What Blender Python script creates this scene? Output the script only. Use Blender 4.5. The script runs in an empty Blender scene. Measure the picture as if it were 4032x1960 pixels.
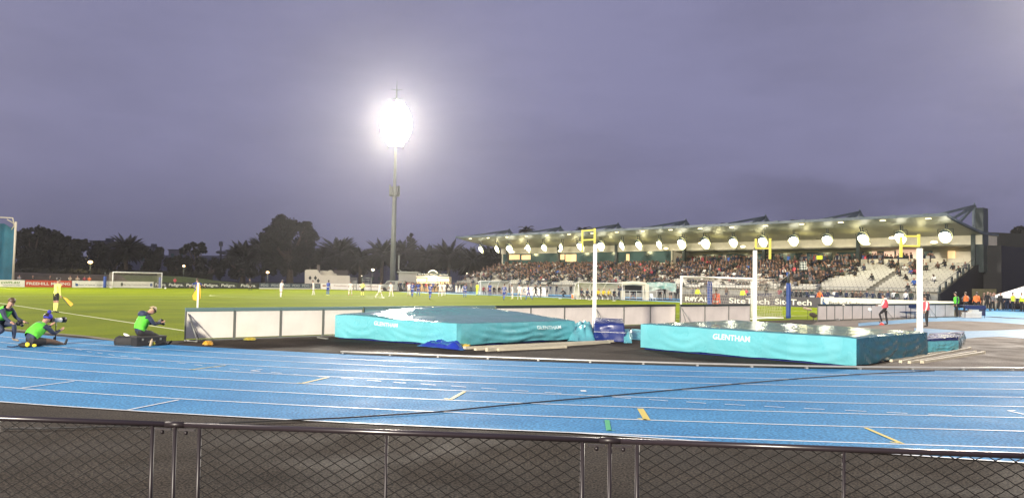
import bpy, bmesh, math, random
from mathutils import Vector, Matrix, noise
random.seed(7)
S = bpy.context.scene
COL = S.collection
PI = math.pi
rad = math.radians

# ------------------------------------------------------------------ camera
FPX, PITCH, ROLL, EYE = 3270.04, 0.039658, 0.0171344, 1.97222     # focal length in photo pixels (4032 wide)
cam = bpy.data.cameras.new("camera")
cam.sensor_width = 36.0
cam.lens = FPX / 4032 * 36.0
cam.clip_start = 0.05
cam.clip_end = 5000
camo = bpy.data.objects.new("camera", cam)
COL.objects.link(camo)
S.camera = camo
_fw = Vector((0, math.cos(PITCH), math.sin(PITCH)))
_up0 = Vector((0, -math.sin(PITCH), math.cos(PITCH)))
_rt0 = Vector((1, 0, 0))
_cr, _sr = math.cos(ROLL), math.sin(ROLL)
_rt = _rt0 * _cr + _up0 * _sr
_up = _up0 * _cr - _rt0 * _sr
camo.matrix_world = Matrix(((_rt.x, _up.x, -_fw.x, 0), (_rt.y, _up.y, -_fw.y, 0), (_rt.z, _up.z, -_fw.z, EYE), (0, 0, 0, 1)))

# ------------------------------------------------------------------ render settings
S.render.engine = 'CYCLES'
S.view_settings.view_transform = 'Standard'
S.view_settings.look = 'None'
S.view_settings.gamma = 1.0
S.view_settings.exposure = 0.0
cy_ = S.cycles
cy_.use_denoising = True
cy_.denoiser = 'OPENIMAGEDENOISE'
cy_.max_bounces = 5
cy_.diffuse_bounces = 2
cy_.glossy_bounces = 3
cy_.transmission_bounces = 3
cy_.transparent_max_bounces = 8
cy_.volume_bounces = 0
cy_.caustics_reflective = False
cy_.caustics_refractive = False
cy_.sample_clamp_indirect = 4.0
cy_.sample_clamp_direct = 0.0
cy_.use_light_tree = True

# ------------------------------------------------------------------ world: overcast dusk sky
W = bpy.data.worlds.new("World")
S.world = W
W.use_nodes = True
nt = W.node_tree
for n in list(nt.nodes):
    nt.nodes.remove(n)
out = nt.nodes.new('ShaderNodeOutputWorld')
bg = nt.nodes.new('ShaderNodeBackground')
tc = nt.nodes.new('ShaderNodeTexCoord')
sep = nt.nodes.new('ShaderNodeSeparateXYZ')
nt.links.new(tc.outputs['Generated'], sep.inputs[0])
ramp = nt.nodes.new('ShaderNodeValToRGB')
nt.links.new(sep.outputs['Z'], ramp.inputs[0])
cr = ramp.color_ramp
cr.elements[0].position = 0.0
cr.elements[0].color = (0.140, 0.140, 0.229, 1)
cr.elements[1].position = 0.36
cr.elements[1].color = (0.232, 0.231, 0.378, 1)
e = cr.elements.new(0.05); e.color = (0.164, 0.164, 0.268, 1)
e = cr.elements.new(0.12); e.color = (0.207, 0.205, 0.336, 1)
e = cr.elements.new(0.20); e.color = (0.224, 0.223, 0.367, 1)
# soft cloud layers, stretched sideways
mp = nt.nodes.new('ShaderNodeMapping')
mp.inputs['Scale'].default_value = (1.8, 1.8, 6.0)
nt.links.new(tc.outputs['Generated'], mp.inputs[0])
n1 = nt.nodes.new('ShaderNodeTexNoise')
n1.inputs['Scale'].default_value = 1.6
n1.inputs['Detail'].default_value = 5
n1.inputs['Roughness'].default_value = 0.55
nt.links.new(mp.outputs[0], n1.inputs['Vector'])
cl = nt.nodes.new('ShaderNodeMapRange')
cl.inputs['From Min'].default_value = 0.36
cl.inputs['From Max'].default_value = 0.68
cl.inputs['To Min'].default_value = 1.07
cl.inputs['To Max'].default_value = 0.87
nt.links.new(n1.outputs['Fac'], cl.inputs['Value'])
# heavier cloud bank low in the right of the sky
n2_ = nt.nodes.new('ShaderNodeTexNoise'); n2_.inputs['Scale'].default_value = 3.4; n2_.inputs['Detail'].default_value = 6
mp2 = nt.nodes.new('ShaderNodeMapping'); mp2.inputs['Scale'].default_value = (1.6, 1.6, 3.6); mp2.inputs['Location'].default_value = (4.2, 1.0, 0.3)
nt.links.new(tc.outputs['Generated'], mp2.inputs[0]); nt.links.new(mp2.outputs[0], n2_.inputs['Vector'])
def mrange(src, a, b, c, d):
    m = nt.nodes.new('ShaderNodeMapRange'); m.interpolation_type = 'SMOOTHSTEP'
    for k, v in zip(('From Min', 'From Max', 'To Min', 'To Max'), (a, b, c, d)): m.inputs[k].default_value = v
    nt.links.new(src, m.inputs['Value']); return m.outputs[0]
def mmul(a, b):
    m = nt.nodes.new('ShaderNodeMath'); m.operation = 'MULTIPLY'; nt.links.new(a, m.inputs[0]); nt.links.new(b, m.inputs[1]); return m.outputs[0]
dk = mmul(mmul(mrange(n2_.outputs['Fac'], 0.46, 0.66, 0, 1), mrange(sep.outputs['X'], 0.05, 0.50, 0.15, 1)), mrange(sep.outputs['Z'], 0.24, 0.12, 0, 1))
dk = mrange(dk, 0, 1, 1.0, 0.80)
mul = nt.nodes.new('ShaderNodeVectorMath'); mul.operation = 'SCALE'
nt.links.new(ramp.outputs['Color'], mul.inputs[0])
nt.links.new(mmul(cl.outputs[0], dk), mul.inputs['Scale'])
sky = nt.nodes.new('ShaderNodeTexSky')
sky.sky_type = 'NISHITA'
sky.sun_disc = False
sky.sun_elevation = rad(-3.5)
sky.sun_rotation = rad(200)
bg2 = nt.nodes.new('ShaderNodeBackground')
nt.links.new(sky.outputs[0], bg2.inputs['Color'])
bg2.inputs['Strength'].default_value = 0.05
nt.links.new(mul.outputs[0], bg.inputs['Color'])
bg.inputs['Strength'].default_value = 0.97
add = nt.nodes.new('ShaderNodeAddShader')
nt.links.new(bg.outputs[0], add.inputs[0])
nt.links.new(bg2.outputs[0], add.inputs[1])
nt.links.new(add.outputs[0], out.inputs['Surface'])

# ------------------------------------------------------------------ frames of reference
OX, OY = -11.0657, 29.3339            # near corner of the pitch
AX, AY = -0.664726, 0.747087          # direction of the near touchline (away from us)
WX, WY = 0.747087, 0.664726           # direction of the near goal line
PANG = math.atan2(AY, AX)
PW_, PL_ = 63.15, 106.86              # pitch width, length
CX, CY, RT, LW = 7.5653, 61.98, 51.443, 1.2187   # running track bend: centre, outer radius, lane width


def P(a, b, z=0.0):
    return Vector((OX + a * AX + b * WX, OY + a * AY + b * WY, z))


def ray(x, y):
    uu = (x - 2016) / FPX
    vv = (y - 980) / FPX
    u = _cr * uu + _sr * vv
    v = -_sr * uu + _cr * vv
    return Vector((u, math.cos(PITCH) + v * math.sin(PITCH), math.sin(PITCH) - v * math.cos(PITCH)))


def G(x, y, z=0.0):
    d = ray(x, y)
    t = (z - EYE) / d.z
    return Vector((d.x * t, d.y * t, z))


def atA(x, y, a):
    d = ray(x, y)
    n = Vector((AX, AY, 0))
    t = (n.dot(Vector((OX, OY, 0))) + a) / n.dot(d)
    return Vector((d.x * t, d.y * t, EYE + d.z * t))


def atB(x, y, b):
    d = ray(x, y)
    n = Vector((WX, WY, 0))
    t = (n.dot(Vector((OX, OY, 0))) + b) / n.dot(d)
    return Vector((d.x * t, d.y * t, EYE + d.z * t))


def atY(x, y, Y):
    d = ray(x, y)
    t = Y / d.y
    return Vector((d.x * t, Y, EYE + d.z * t))


def ab(p):
    dx, dy = p.x - OX, p.y - OY
    return dx * AX + dy * AY, dx * WX + dy * WY


# ------------------------------------------------------------------ materials
MATS = {}


def M(name, col, rough=0.6, metal=0.0, var=0.0, vscale=3.0, bump=0.0, bscale=40.0, spec=0.5, emit=None, estr=0.0, coat=0.0,
      rvar=0.0, rscale=2.0, alpha=1.0, col2=None):
    if name in MATS:
        return MATS[name]
    m = bpy.data.materials.new(name)
    MATS[name] = m
    m.use_nodes = True
    t = m.node_tree
    b = t.nodes['Principled BSDF']
    b.inputs['Base Color'].default_value = (*col, 1)
    b.inputs['Roughness'].default_value = rough
    b.inputs['Metallic'].default_value = metal
    b.inputs['Specular IOR Level'].default_value = spec
    if coat:
        b.inputs['Coat Weight'].default_value = coat
        b.inputs['Coat Roughness'].default_value = 0.08
    if alpha < 1:
        b.inputs['Alpha'].default_value = alpha
    if emit:
        b.inputs['Emission Color'].default_value = (*emit, 1)
        b.inputs['Emission Strength'].default_value = estr
    if var or bump or rvar:
        c = t.nodes.new('ShaderNodeTexCoord')
    if var:
        n = t.nodes.new('ShaderNodeTexNoise')
        n.inputs['Scale'].default_value = vscale
        n.inputs['Detail'].default_value = 6
        n.inputs['Roughness'].default_value = 0.6
        t.links.new(c.outputs['Object'], n.inputs['Vector'])
        mx = t.nodes.new('ShaderNodeMix'); mx.data_type = 'RGBA'
        if col2 is None:
            mx.inputs['A'].default_value = (*[x * (1 - var) for x in col], 1)
            mx.inputs['B'].default_value = (*[min(1, x * (1 + var)) for x in col], 1)
        else:
            mx.inputs['A'].default_value = (*col, 1)
            mx.inputs['B'].default_value = (*col2, 1)
        mr = t.nodes.new('ShaderNodeMapRange')
        mr.inputs['From Min'].default_value = 0.3
        mr.inputs['From Max'].default_value = 0.7
        t.links.new(n.outputs['Fac'], mr.inputs['Value'])
        t.links.new(mr.outputs[0], mx.inputs['Factor'])
        t.links.new(mx.outputs['Result'], b.inputs['Base Color'])
    if rvar:
        n = t.nodes.new('ShaderNodeTexNoise')
        n.inputs['Scale'].default_value = rscale
        n.inputs['Detail'].default_value = 4
        t.links.new(c.outputs['Object'], n.inputs['Vector'])
        mr = t.nodes.new('ShaderNodeMapRange')
        mr.inputs['From Min'].default_value = 0.35
        mr.inputs['From Max'].default_value = 0.65
        mr.inputs['To Min'].default_value = max(0.02, rough - rvar)
        mr.inputs['To Max'].default_value = min(1, rough + rvar)
        t.links.new(n.outputs['Fac'], mr.inputs['Value'])
        t.links.new(mr.outputs[0], b.inputs['Roughness'])
    if bump:
        n = t.nodes.new('ShaderNodeTexNoise')
        n.inputs['Scale'].default_value = bscale
        n.inputs['Detail'].default_value = 3
        t.links.new(c.outputs['Object'], n.inputs['Vector'])
        bp = t.nodes.new('ShaderNodeBump')
        bp.inputs['Strength'].default_value = 1.0
        bp.inputs['Distance'].default_value = bump
        t.links.new(n.outputs['Fac'], bp.inputs['Height'])
        t.links.new(bp.outputs[0], b.inputs['Normal'])
    return m


# ------------------------------------------------------------------ mesh builder
class MB:
    def __init__(s):
        s.v = []; s.f = []; s.m = []; s.sm = []

    def add(s, vs, fs, mi=0, smooth=False):
        o = len(s.v)
        s.v.extend([tuple(x) for x in vs])
        for f in fs:
            s.f.append([i + o for i in f]); s.m.append(mi); s.sm.append(smooth)

    def quad(s, a, b, c, d, mi=0):
        s.add([a, b, c, d], [(0, 1, 2, 3)], mi)

    def box(s, c, d, mi=0, rz=0.0, rot=None):
        hx, hy, hz = d[0] / 2, d[1] / 2, d[2] / 2
        R = rot if rot is not None else Matrix.Rotation(rz, 3, 'Z')
        c = Vector(c)
        vs = [c + R @ Vector((x * hx, y * hy, z * hz)) for z in (-1, 1) for y in (-1, 1) for x in (-1, 1)]
        s.add(vs, [(0, 2, 3, 1), (4, 5, 7, 6), (0, 1, 5, 4), (2, 6, 7, 3), (0, 4, 6, 2), (1, 3, 7, 5)], mi)

    def tube(s, pts, r, n=8, mi=0, cap=True, smooth=True):
        pts = [Vector(p) for p in pts]
        rs = r if isinstance(r, (list, tuple)) else [r] * len(pts)
        rings = []
        prev = None
        for i, p in enumerate(pts):
            d = (pts[min(i + 1, len(pts) - 1)] - pts[max(i - 1, 0)])
            if d.length < 1e-9:
                d = Vector((0, 0, 1))
            d.normalize()
            u = Vector((0, 0, 1)) if abs(d.z) < 0.95 else Vector((1, 0, 0))
            if prev is not None:
                u = prev
            x = d.cross(u)
            if x.length < 1e-6:
                x = d.orthogonal()
            x.normalize()
            y = x.cross(d).normalized()
            prev = y
            rings.append([p + (x * math.cos(2 * PI * k / n) + y * math.sin(2 * PI * k / n)) * rs[i] for k in range(n)])
        vs = [q for g in rings for q in g]
        fs = []
        for i in range(len(pts) - 1):
            for k in range(n):
                k2 = (k + 1) % n
                fs.append((i * n + k, i * n + k2, (i + 1) * n + k2, (i + 1) * n + k))
        s.add(vs, fs, mi, smooth)
        if cap:
            o = len(s.v) - len(vs)
            s.f.append([o + k for k in range(n)][::-1]); s.m.append(mi); s.sm.append(False)
            s.f.append([o + (len(pts) - 1) * n + k for k in range(n)]); s.m.append(mi); s.sm.append(False)

    def bar(s, p, q, w, h, mi=0):
        """rectangular bar from p to q, w wide (horizontal), h high"""
        p, q = Vector(p), Vector(q)
        d = (q - p).normalized()
        up = Vector((0, 0, 1)) if abs(d.z) < 0.98 else Vector((0, 1, 0))
        x = d.cross(up).normalized()
        y = x.cross(d).normalized()
        vs = []
        for c in (p, q):
            for sx, sy in ((-1, -1), (1, -1), (1, 1), (-1, 1)):
                vs.append(c + x * sx * w / 2 + y * sy * h / 2)
        s.add(vs, [(0, 1, 2, 3), (7, 6, 5, 4), (0, 4, 5, 1), (1, 5, 6, 2), (2, 6, 7, 3), (3, 7, 4, 0)], mi)

    def ball(s, c, r, mi=0, nu=10, nv=7, sq=(1, 1, 1), rot=None):
        vs = []
        for j in range(nv + 1):
            ph = PI * j / nv
            for i in range(nu):
                th = 2 * PI * i / nu
                q = Vector((math.sin(ph) * math.cos(th) * r * sq[0], math.sin(ph) * math.sin(th) * r * sq[1], math.cos(ph) * r * sq[2]))
                if rot is not None:
                    q = rot @ q
                vs.append(Vector(c) + q)
        fs = []
        for j in range(nv):
            for i in range(nu):
                i2 = (i + 1) % nu
                fs.append((j * nu + i, (j + 1) * nu + i, (j + 1) * nu + i2, j * nu + i2))
        s.add(vs, fs, mi, True)

    def disc(s, c, nrm, r, mi=0, n=14, ry=None):
        nrm = Vector(nrm).normalized()
        u = Vector((0, 0, 1)) if abs(nrm.z) < 0.95 else Vector((1, 0, 0))
        x = nrm.cross(u).normalized(); y = x.cross(nrm).normalized()
        ry = ry or r
        s.add([Vector(c) + x * math.cos(2 * PI * k / n) * r + y * math.sin(2 * PI * k / n) * ry for k in range(n)], [tuple(range(n))], mi)

    def build(s, name, mats, parent=None, loc=None, smooth=None):
        me = bpy.data.meshes.new(name)
        me.from_pydata(s.v, [], s.f)
        if not isinstance(mats, (list, tuple)):
            mats = [mats]
        for m in mats:
            me.materials.append(m)
        me.polygons.foreach_set('material_index', s.m)
        me.polygons.foreach_set('use_smooth', s.sm if smooth is None else [smooth] * len(s.f))
        me.update()
        o = bpy.data.objects.new(name, me)
        COL.objects.link(o)
        if parent is not None:
            o.parent = parent
        if loc is not None:
            o.location = loc
        return o


def tag(o, label=None, cat=None, group=None, kind=None):
    if label: o['label'] = label
    if cat: o['category'] = cat
    if group: o['group'] = group
    if kind: o['kind'] = kind
    return o


def empty(name, loc=(0, 0, 0), rz=0.0, label=None, cat=None, group=None):
    o = bpy.data.objects.new(name, None)
    o.empty_display_size = 0.3
    COL.objects.link(o)
    o.location = loc
    o.rotation_euler = (0, 0, rz)
    return tag(o, label, cat, group)


KIDS = {}


def copy_tree(o, parent=None):
    c = o.copy()
    COL.objects.link(c)
    if parent is not None:
        c.parent = parent
    for ch in [x for x in bpy.data.objects if x.parent is o]:
        copy_tree(ch, c)
    return c


def text_mesh(txt, size, thick=0.0, shear=0.0, bold=0.0):
    """returns (verts, faces, width) of lettering in the XY plane, baseline at y=0, starting x=0"""
    cu = bpy.data.curves.new("lettering", 'FONT')
    cu.body = txt
    cu.size = size
    cu.extrude = thick
    cu.shear = shear
    cu.offset = bold
    cu.resolution_u = 3
    o = bpy.data.objects.new("lettering", cu)
    COL.objects.link(o)
    dg = bpy.context.evaluated_depsgraph_get()
    me = bpy.data.meshes.new_from_object(o.evaluated_get(dg))
    vs = [v.co.copy() for v in me.vertices]
    fs = [tuple(p.vertices) for p in me.polygons]
    bpy.data.objects.remove(o)
    bpy.data.curves.remove(cu)
    bpy.data.meshes.remove(me)
    w = max([v.x for v in vs] + [0])
    return vs, fs, w


def lettering(txt, height, width, origin, xdir, ydir, mat, parent=None, lift=0.012, name='lettering', center=True, shear=0.0, bold=0.0, thick=0.0):
    """lettering scaled to width x height (cap height), origin = centre (or left-bottom), laid in plane xdir/ydir, lifted along normal"""
    vs, fs, w = text_mesh(txt, 1.0, thick, shear, bold)
    if not vs:
        return None
    x0 = min(v.x for v in vs); w = max(v.x for v in vs) - x0
    y0 = min(v.y for v in vs); h = max(v.y for v in vs) - y0
    xd, yd = Vector(xdir).normalized(), Vector(ydir).normalized()
    nn = xd.cross(yd)
    mb = MB()
    out = []
    for v in vs:
        x = (v.x - x0) / w * width - (width / 2 if center else 0)
        y = (v.y - y0) / h * height - (height / 2 if center else 0)
        out.append(Vector(origin) + xd * x + yd * y + nn * (lift + v.z))
    mb.add(out, fs)
    return mb.build(name, mat, parent)


def strip(pts, width, z=None):
    """flat ribbon along points"""
    mb = MB()
    L = []
    for i, p in enumerate(pts):
        d = pts[min(i + 1, len(pts) - 1)] - pts[max(i - 1, 0)]
        n = Vector((-d.y, d.x, 0)).normalized()
        zz = p.z if z is None else z
        L.append((Vector((p.x, p.y, zz)) + n * width / 2, Vector((p.x, p.y, zz)) - n * width / 2))
    for i in range(len(L) - 1):
        mb.quad(L[i][1], L[i + 1][1], L[i + 1][0], L[i][0])
    return mb


def rk(th, k):
    """radius of lane line k (0 = outer edge) at polar angle th (degrees) about the bend centre, as surveyed"""
    t = (max(-118.0, min(-85.0, th)) + 100) / 20
    kk = max(0, min(7, k)) / 7
    c = [-0.0293, -0.2076, 0.5018, 0.8662, -0.312, 0.2808, -0.7811, -1.5352, 0.4347, -0.0446, 0.2703, 0.6791]
    i = 0
    s_ = 0
    for j in (0, 1, 2):
        for q in (0, 1, 2, 3):
            s_ += c[i] * t ** q * kk ** j
            i += 1
    return RT - k * LW + s_


def TP(th, k, z=0.0):
    r = rk(th, k)
    return Vector((CX + r * math.cos(rad(th)), CY + r * math.sin(rad(th)), z))
# ================================================================== SETTING
def ground_mat(name, c1, c2, vs=0.6, rough=0.45, grain=120, gb=0.006, glint=0.0, fine=0.35, gr_rough=0.25, lrough=0.12, spec=0.15, crumb_glint=(0.2, 0.18, 0.15), cells=26):
    m = bpy.data.materials.new(name)
    m.use_nodes = True
    t = m.node_tree
    b = t.nodes['Principled BSDF']
    c = t.nodes.new('ShaderNodeTexCoord')
    n = t.nodes.new('ShaderNodeTexNoise'); n.inputs['Scale'].default_value = vs; n.inputs['Detail'].default_value = 8
    n.inputs['Roughness'].default_value = 0.65
    t.links.new(c.outputs['Object'], n.inputs['Vector'])
    g = t.nodes.new('ShaderNodeTexNoise'); g.inputs['Scale'].default_value = grain; g.inputs['Detail'].default_value = 2
    t.links.new(c.outputs['Object'], g.inputs['Vector'])
    mr = t.nodes.new('ShaderNodeMapRange'); mr.inputs['From Min'].default_value = 0.35; mr.inputs['From Max'].default_value = 0.65
    t.links.new(n.outputs['Fac'], mr.inputs['Value'])
    mx = t.nodes.new('ShaderNodeMix'); mx.data_type = 'RGBA'
    mx.inputs['A'].default_value = (*c1, 1); mx.inputs['B'].default_value = (*c2, 1)
    t.links.new(mr.outputs[0], mx.inputs['Factor'])
    gm = t.nodes.new('ShaderNodeMapRange'); gm.inputs['From Min'].default_value = 0.40; gm.inputs['From Max'].default_value = 0.60
    gm.inputs['To Min'].default_value = 1 - fine; gm.inputs['To Max'].default_value = 1 + fine
    t.links.new(g.outputs['Fac'], gm.inputs['Value'])
    sc = t.nodes.new('ShaderNodeVectorMath'); sc.operation = 'SCALE'
    t.links.new(mx.outputs['Result'], sc.inputs[0]); t.links.new(gm.outputs[0], sc.inputs['Scale'])
    t.links.new(sc.outputs[0], b.inputs['Base Color'])
    # wetness: roughness wanders
    w = t.nodes.new('ShaderNodeTexNoise'); w.inputs['Scale'].default_value = 0.8; w.inputs['Detail'].default_value = 5
    t.links.new(c.outputs['Object'], w.inputs['Vector'])
    wr = t.nodes.new('ShaderNodeMapRange'); wr.inputs['From Min'].default_value = 0.35; wr.inputs['From Max'].default_value = 0.65
    wr.inputs['To Min'].default_value = rough - lrough; wr.inputs['To Max'].default_value = rough + lrough
    t.links.new(w.outputs['Fac'], wr.inputs['Value'])
    t.links.new(wr.outputs[0], b.inputs['Roughness'])
    bp = t.nodes.new('ShaderNodeBump'); bp.inputs['Distance'].default_value = gb
    t.links.new(g.outputs['Fac'], bp.inputs['Height'])
    last = bp
    if glint:
        # raised glossy drops and crumbs; glints also painted on as paler colour
        v = t.nodes.new('ShaderNodeTexVoronoi'); v.inputs['Scale'].default_value = cells
        t.links.new(c.outputs['Object'], v.inputs['Vector'])
        vr = t.nodes.new('ShaderNodeMapRange'); vr.inputs['From Min'].default_value = 0.0; vr.inputs['From Max'].default_value = 0.16
        vr.inputs['To Min'].default_value = 1; vr.inputs['To Max'].default_value = 0
        t.links.new(v.outputs['Distance'], vr.inputs['Value'])
        pick = t.nodes.new('ShaderNodeSeparateColor')
        t.links.new(v.outputs['Color'], pick.inputs[0])
        th = t.nodes.new('ShaderNodeMath'); th.operation = 'GREATER_THAN'; th.inputs[1].default_value = 1 - glint
        t.links.new(pick.outputs[0], th.inputs[0])
        mm = t.nodes.new('ShaderNodeMath'); mm.operation = 'MULTIPLY'
        t.links.new(vr.outputs[0], mm.inputs[0]); t.links.new(th.outputs[0], mm.inputs[1])
        cm_ = t.nodes.new('ShaderNodeMix'); cm_.data_type = 'RGBA'
        t.links.new(mm.outputs[0], cm_.inputs['Factor']); t.links.new(sc.outputs[0], cm_.inputs['A']); cm_.inputs['B'].default_value = (*crumb_glint, 1)
        t.links.new(cm_.outputs['Result'], b.inputs['Base Color'])
        b2 = t.nodes.new('ShaderNodeBump'); b2.inputs['Distance'].default_value = 0.012
        t.links.new(mm.outputs[0], b2.inputs['Height'])
        t.links.new(bp.outputs[0], b2.inputs['Normal'])
        last = b2
        m2 = t.nodes.new('ShaderNodeMix'); m2.data_type = 'FLOAT'
        t.links.new(mm.outputs[0], m2.inputs['Factor'])
        t.links.new(wr.outputs[0], m2.inputs['A']); m2.inputs['B'].default_value = 0.12
        t.links.new(m2.outputs['Result'], b.inputs['Roughness'])
    t.links.new(last.outputs[0], b.inputs['Normal'])
    b.inputs['Specular IOR Level'].default_value = spec
    MATS[name] = m
    return m


m_asph = ground_mat('wet brown black rubber surfacing', (0.019, 0.0145, 0.011), (0.036, 0.028, 0.021), vs=0.5, rough=0.85, grain=38, gb=0.008, glint=0.30, fine=0.95, spec=0.08, crumb_glint=(0.14, 0.12, 0.095), cells=30)
m_track = ground_mat('wet blue running track', (0.036, 0.175, 0.37), (0.064, 0.245, 0.46), vs=0.35, rough=0.72, grain=24, gb=0.003, glint=0.30, fine=0.30, spec=0.07, lrough=0.06, crumb_glint=(0.16, 0.34, 0.50), cells=14)
m_line = M('white track paint', (0.72, 0.76, 0.78), 0.5, var=0.12, vscale=9)
m_yel = M('yellow track paint', (0.62, 0.50, 0.10), 0.5, var=0.15, vscale=9)
m_grn = M('green track paint', (0.05, 0.38, 0.16), 0.5)

# ground sheet to the horizon
mb = MB()
mb.quad((-1500, -300, 0), (1500, -300, 0), (1500, 2500, 0), (-1500, 2500, 0))
tag(mb.build('ground', m_asph), 'dark wet ground around the sports ground', 'ground', kind='structure')

# running track: outer straight chute + bend + straights
mb = MB()
# straight along the near touchline side (continues from bend at th=-138.4)
th0, th1 = -138.36, 41.64
def ring_pts(k, z):
    L = []
    q0 = TP(th0, k, z)
    d = Vector((AX, AY, 0))
    for s_ in (95, 60, 30, 10):
        L.append(q0 + d * s_)
    n = 90
    for i in range(n + 1):
        L.append(TP(th0 + (th1 - th0) * i / n, k, z))
    q1 = TP(th1, k, z)
    for s_ in (10, 30, 60, 95):
        L.append(q1 + d * s_)
    return L
Lo = ring_pts(0, 0.004); Li = ring_pts(8, 0.004)
for i in range(len(Lo) - 1):
    mb.quad(Lo[i], Lo[i + 1], Li[i + 1], Li[i])
tag(mb.build('running_track', m_track), 'wet blue running track bend with white lane lines', 'running track', kind='structure')
# chute that leaves the bend towards the right
e0 = TP(-97.6, 0, 0.008); e1 = G(4032, 1820.9, 0.008); dd = (e1 - e0)
e2 = e0 + dd * 5.0
mb = MB()
prev = None
for i in range(41):
    f = i / 40
    q = e0 + dd * 5.0 * f
    th = math.degrees(math.atan2(q.y - CY, q.x - CX))
    inner = TP(th, 0.04, 0.008)
    cur = (q, inner)
    if prev:
        mb.quad(prev[0], q, inner, prev[1])
    prev = cur
tag(mb.build('track_chute', m_track), 'blue run-out strip widening beside the outer lane', 'running track', kind='structure')
# lane lines
mb = MB()
for k in range(0, 8):
    L = ring_pts(k, 0.010)
    w = 0.05
    s2 = strip(L, w)
    mb.add(s2.v, s2.f)
s2 = strip([e0 + dd * 5 * i / 20 + Vector((0, 0, 0.004)) for i in range(21)], 0.05); mb.add(s2.v, s2.f)
ZM = 0.013
def stroke(pts, w):
    s2 = strip([G(x, y, ZM) for x, y in pts], w); return s2
z1 = lambda x, y: (x / 3.13, 1280 + y / 3.13)
z2 = lambda x, y: (800 + x / 3.13, 1280 + y / 3.13)
z3 = lambda x, y: (1600 + x / 3.13, 1280 + y / 3.13)
z4 = lambda x, y: (2400 + x / 3.13, 1280 + y / 3.13)
r4 = lambda x, y: (2688 + x / 1.9167, 1380 + y / 1.9167)
dashes = [(z1, 760, 266, 880, 282), (z1, 930, 290, 1010, 303), (z1, 1070, 320, 1130, 328), (z1, 1200, 338, 1265, 347), (z1, 1335, 356, 1410, 366), (z1, 1485, 377, 1575, 386), (z1, 1645, 396, 1725, 405),
          (z1, 1830, 420, 1900, 430), (z1, 2180, 458, 2290, 469), (z1, 2395, 484, 2495, 494), (z2, 115, 510, 210, 518), (z2, 330, 534, 450, 544), (z2, 838, 577, 970, 589),
          (z2, 1112, 602, 1260, 616), (z2, 1420, 630, 1560, 641), (z2, 1700, 648, 1855, 661), (z2, 2020, 672, 2190, 686), (z2, 2345, 697, 2500, 708), (z3, 180, 719, 365, 733),
          (z3, 550, 744, 735, 758), (z3, 925, 770, 1112, 784), (z3, 1305, 795, 1505, 809), (z3, 1705, 821, 1912, 836), (z3, 2120, 851, 2320, 866), (z4, 30, 880, 265, 898), (z4, 485, 910, 722, 928),
          (z4, 948, 940, 1190, 958), (z4, 1420, 968, 1673, 983), (z4, 1908, 994, 2155, 1008), (r4, 915, 433, 1072, 441), (r4, 1225, 447, 1387, 456), (r4, 1540, 463, 1697, 470), (r4, 1855, 478, 2030, 487)]
for f, x0, y0, x1, y1 in dashes:
    s2 = stroke([f(x0, y0), f(x1, y1)], 0.035); mb.add(s2.v, s2.f)
for pts in ([z2(725, 540), z2(585, 557)], [z2(585, 557), z2(705, 568)], [z1(215, 776), z1(915, 686)], [z1(1550, 1044), z1(2205, 914)], [z1(605, 312), z1(770, 303)],
            [r4(2455, 450), r4(2576, 478)], [r4(2455, 450), r4(2510, 449)]):
    s2 = stroke(pts, 0.045); mb.add(s2.v, s2.f)
q = G(2297, 1537, ZM)
mb.box((q.x, q.y, ZM), (0.10, 0.12, 0.004))
tag(mb.build('track_markings', m_line), 'white lane lines and dashes painted on the blue track', 'track marking', kind='structure')
mb = MB()
for pts, w in (([z1(2340, 545), z2(280, 491)], 0.05), ([z1(2330, 540), z1(2400, 545)], 0.04), ([z2(1210, 714), z2(1535, 641)], 0.06), ([z2(1165, 707), z2(1215, 714)], 0.05),
               ([z3(545, 910), z3(718, 812)], 0.07), ([z3(470, 898), z3(548, 911)], 0.06), ([z4(378, 1022), z4(462, 1162)], 0.10), ([z4(348, 1143), z4(455, 1160)], 0.07),
               ([r4(1380, 579), r4(1660, 700)], 0.06), ([r4(1565, 684), r4(1650, 697)], 0.05)):
    s2 = stroke(pts, w); mb.add(s2.v, s2.f)
tag(mb.build('yellow_track_marks', m_yel), 'yellow tick marks painted across the blue lanes', 'track marking', kind='structure')
mb = MB()
mg = lambda x, y: (1344 + x / 1.9167, 1380 + y / 1.9167)
s2 = stroke([mg(2005, 520), mg(2018, 600)], 0.07); mb.add(s2.v, s2.f)
s2 = stroke([mg(2018, 598), mg(2065, 598)], 0.03); mb.add(s2.v, s2.f)
tag(mb.build('green_track_mark', m_grn), 'small green L mark painted in the outer lane', 'track marking', kind='structure')

m_lit = ground_mat('brown infield surfacing with painted light', (0.085, 0.068, 0.054), (0.13, 0.105, 0.085), vs=0.5, rough=0.8, grain=30, gb=0.006, glint=0.2, fine=0.5, spec=0.2, crumb_glint=(0.25, 0.22, 0.18), cells=14)  # paler brown stands in for stand and mast light on the same rubber
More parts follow.
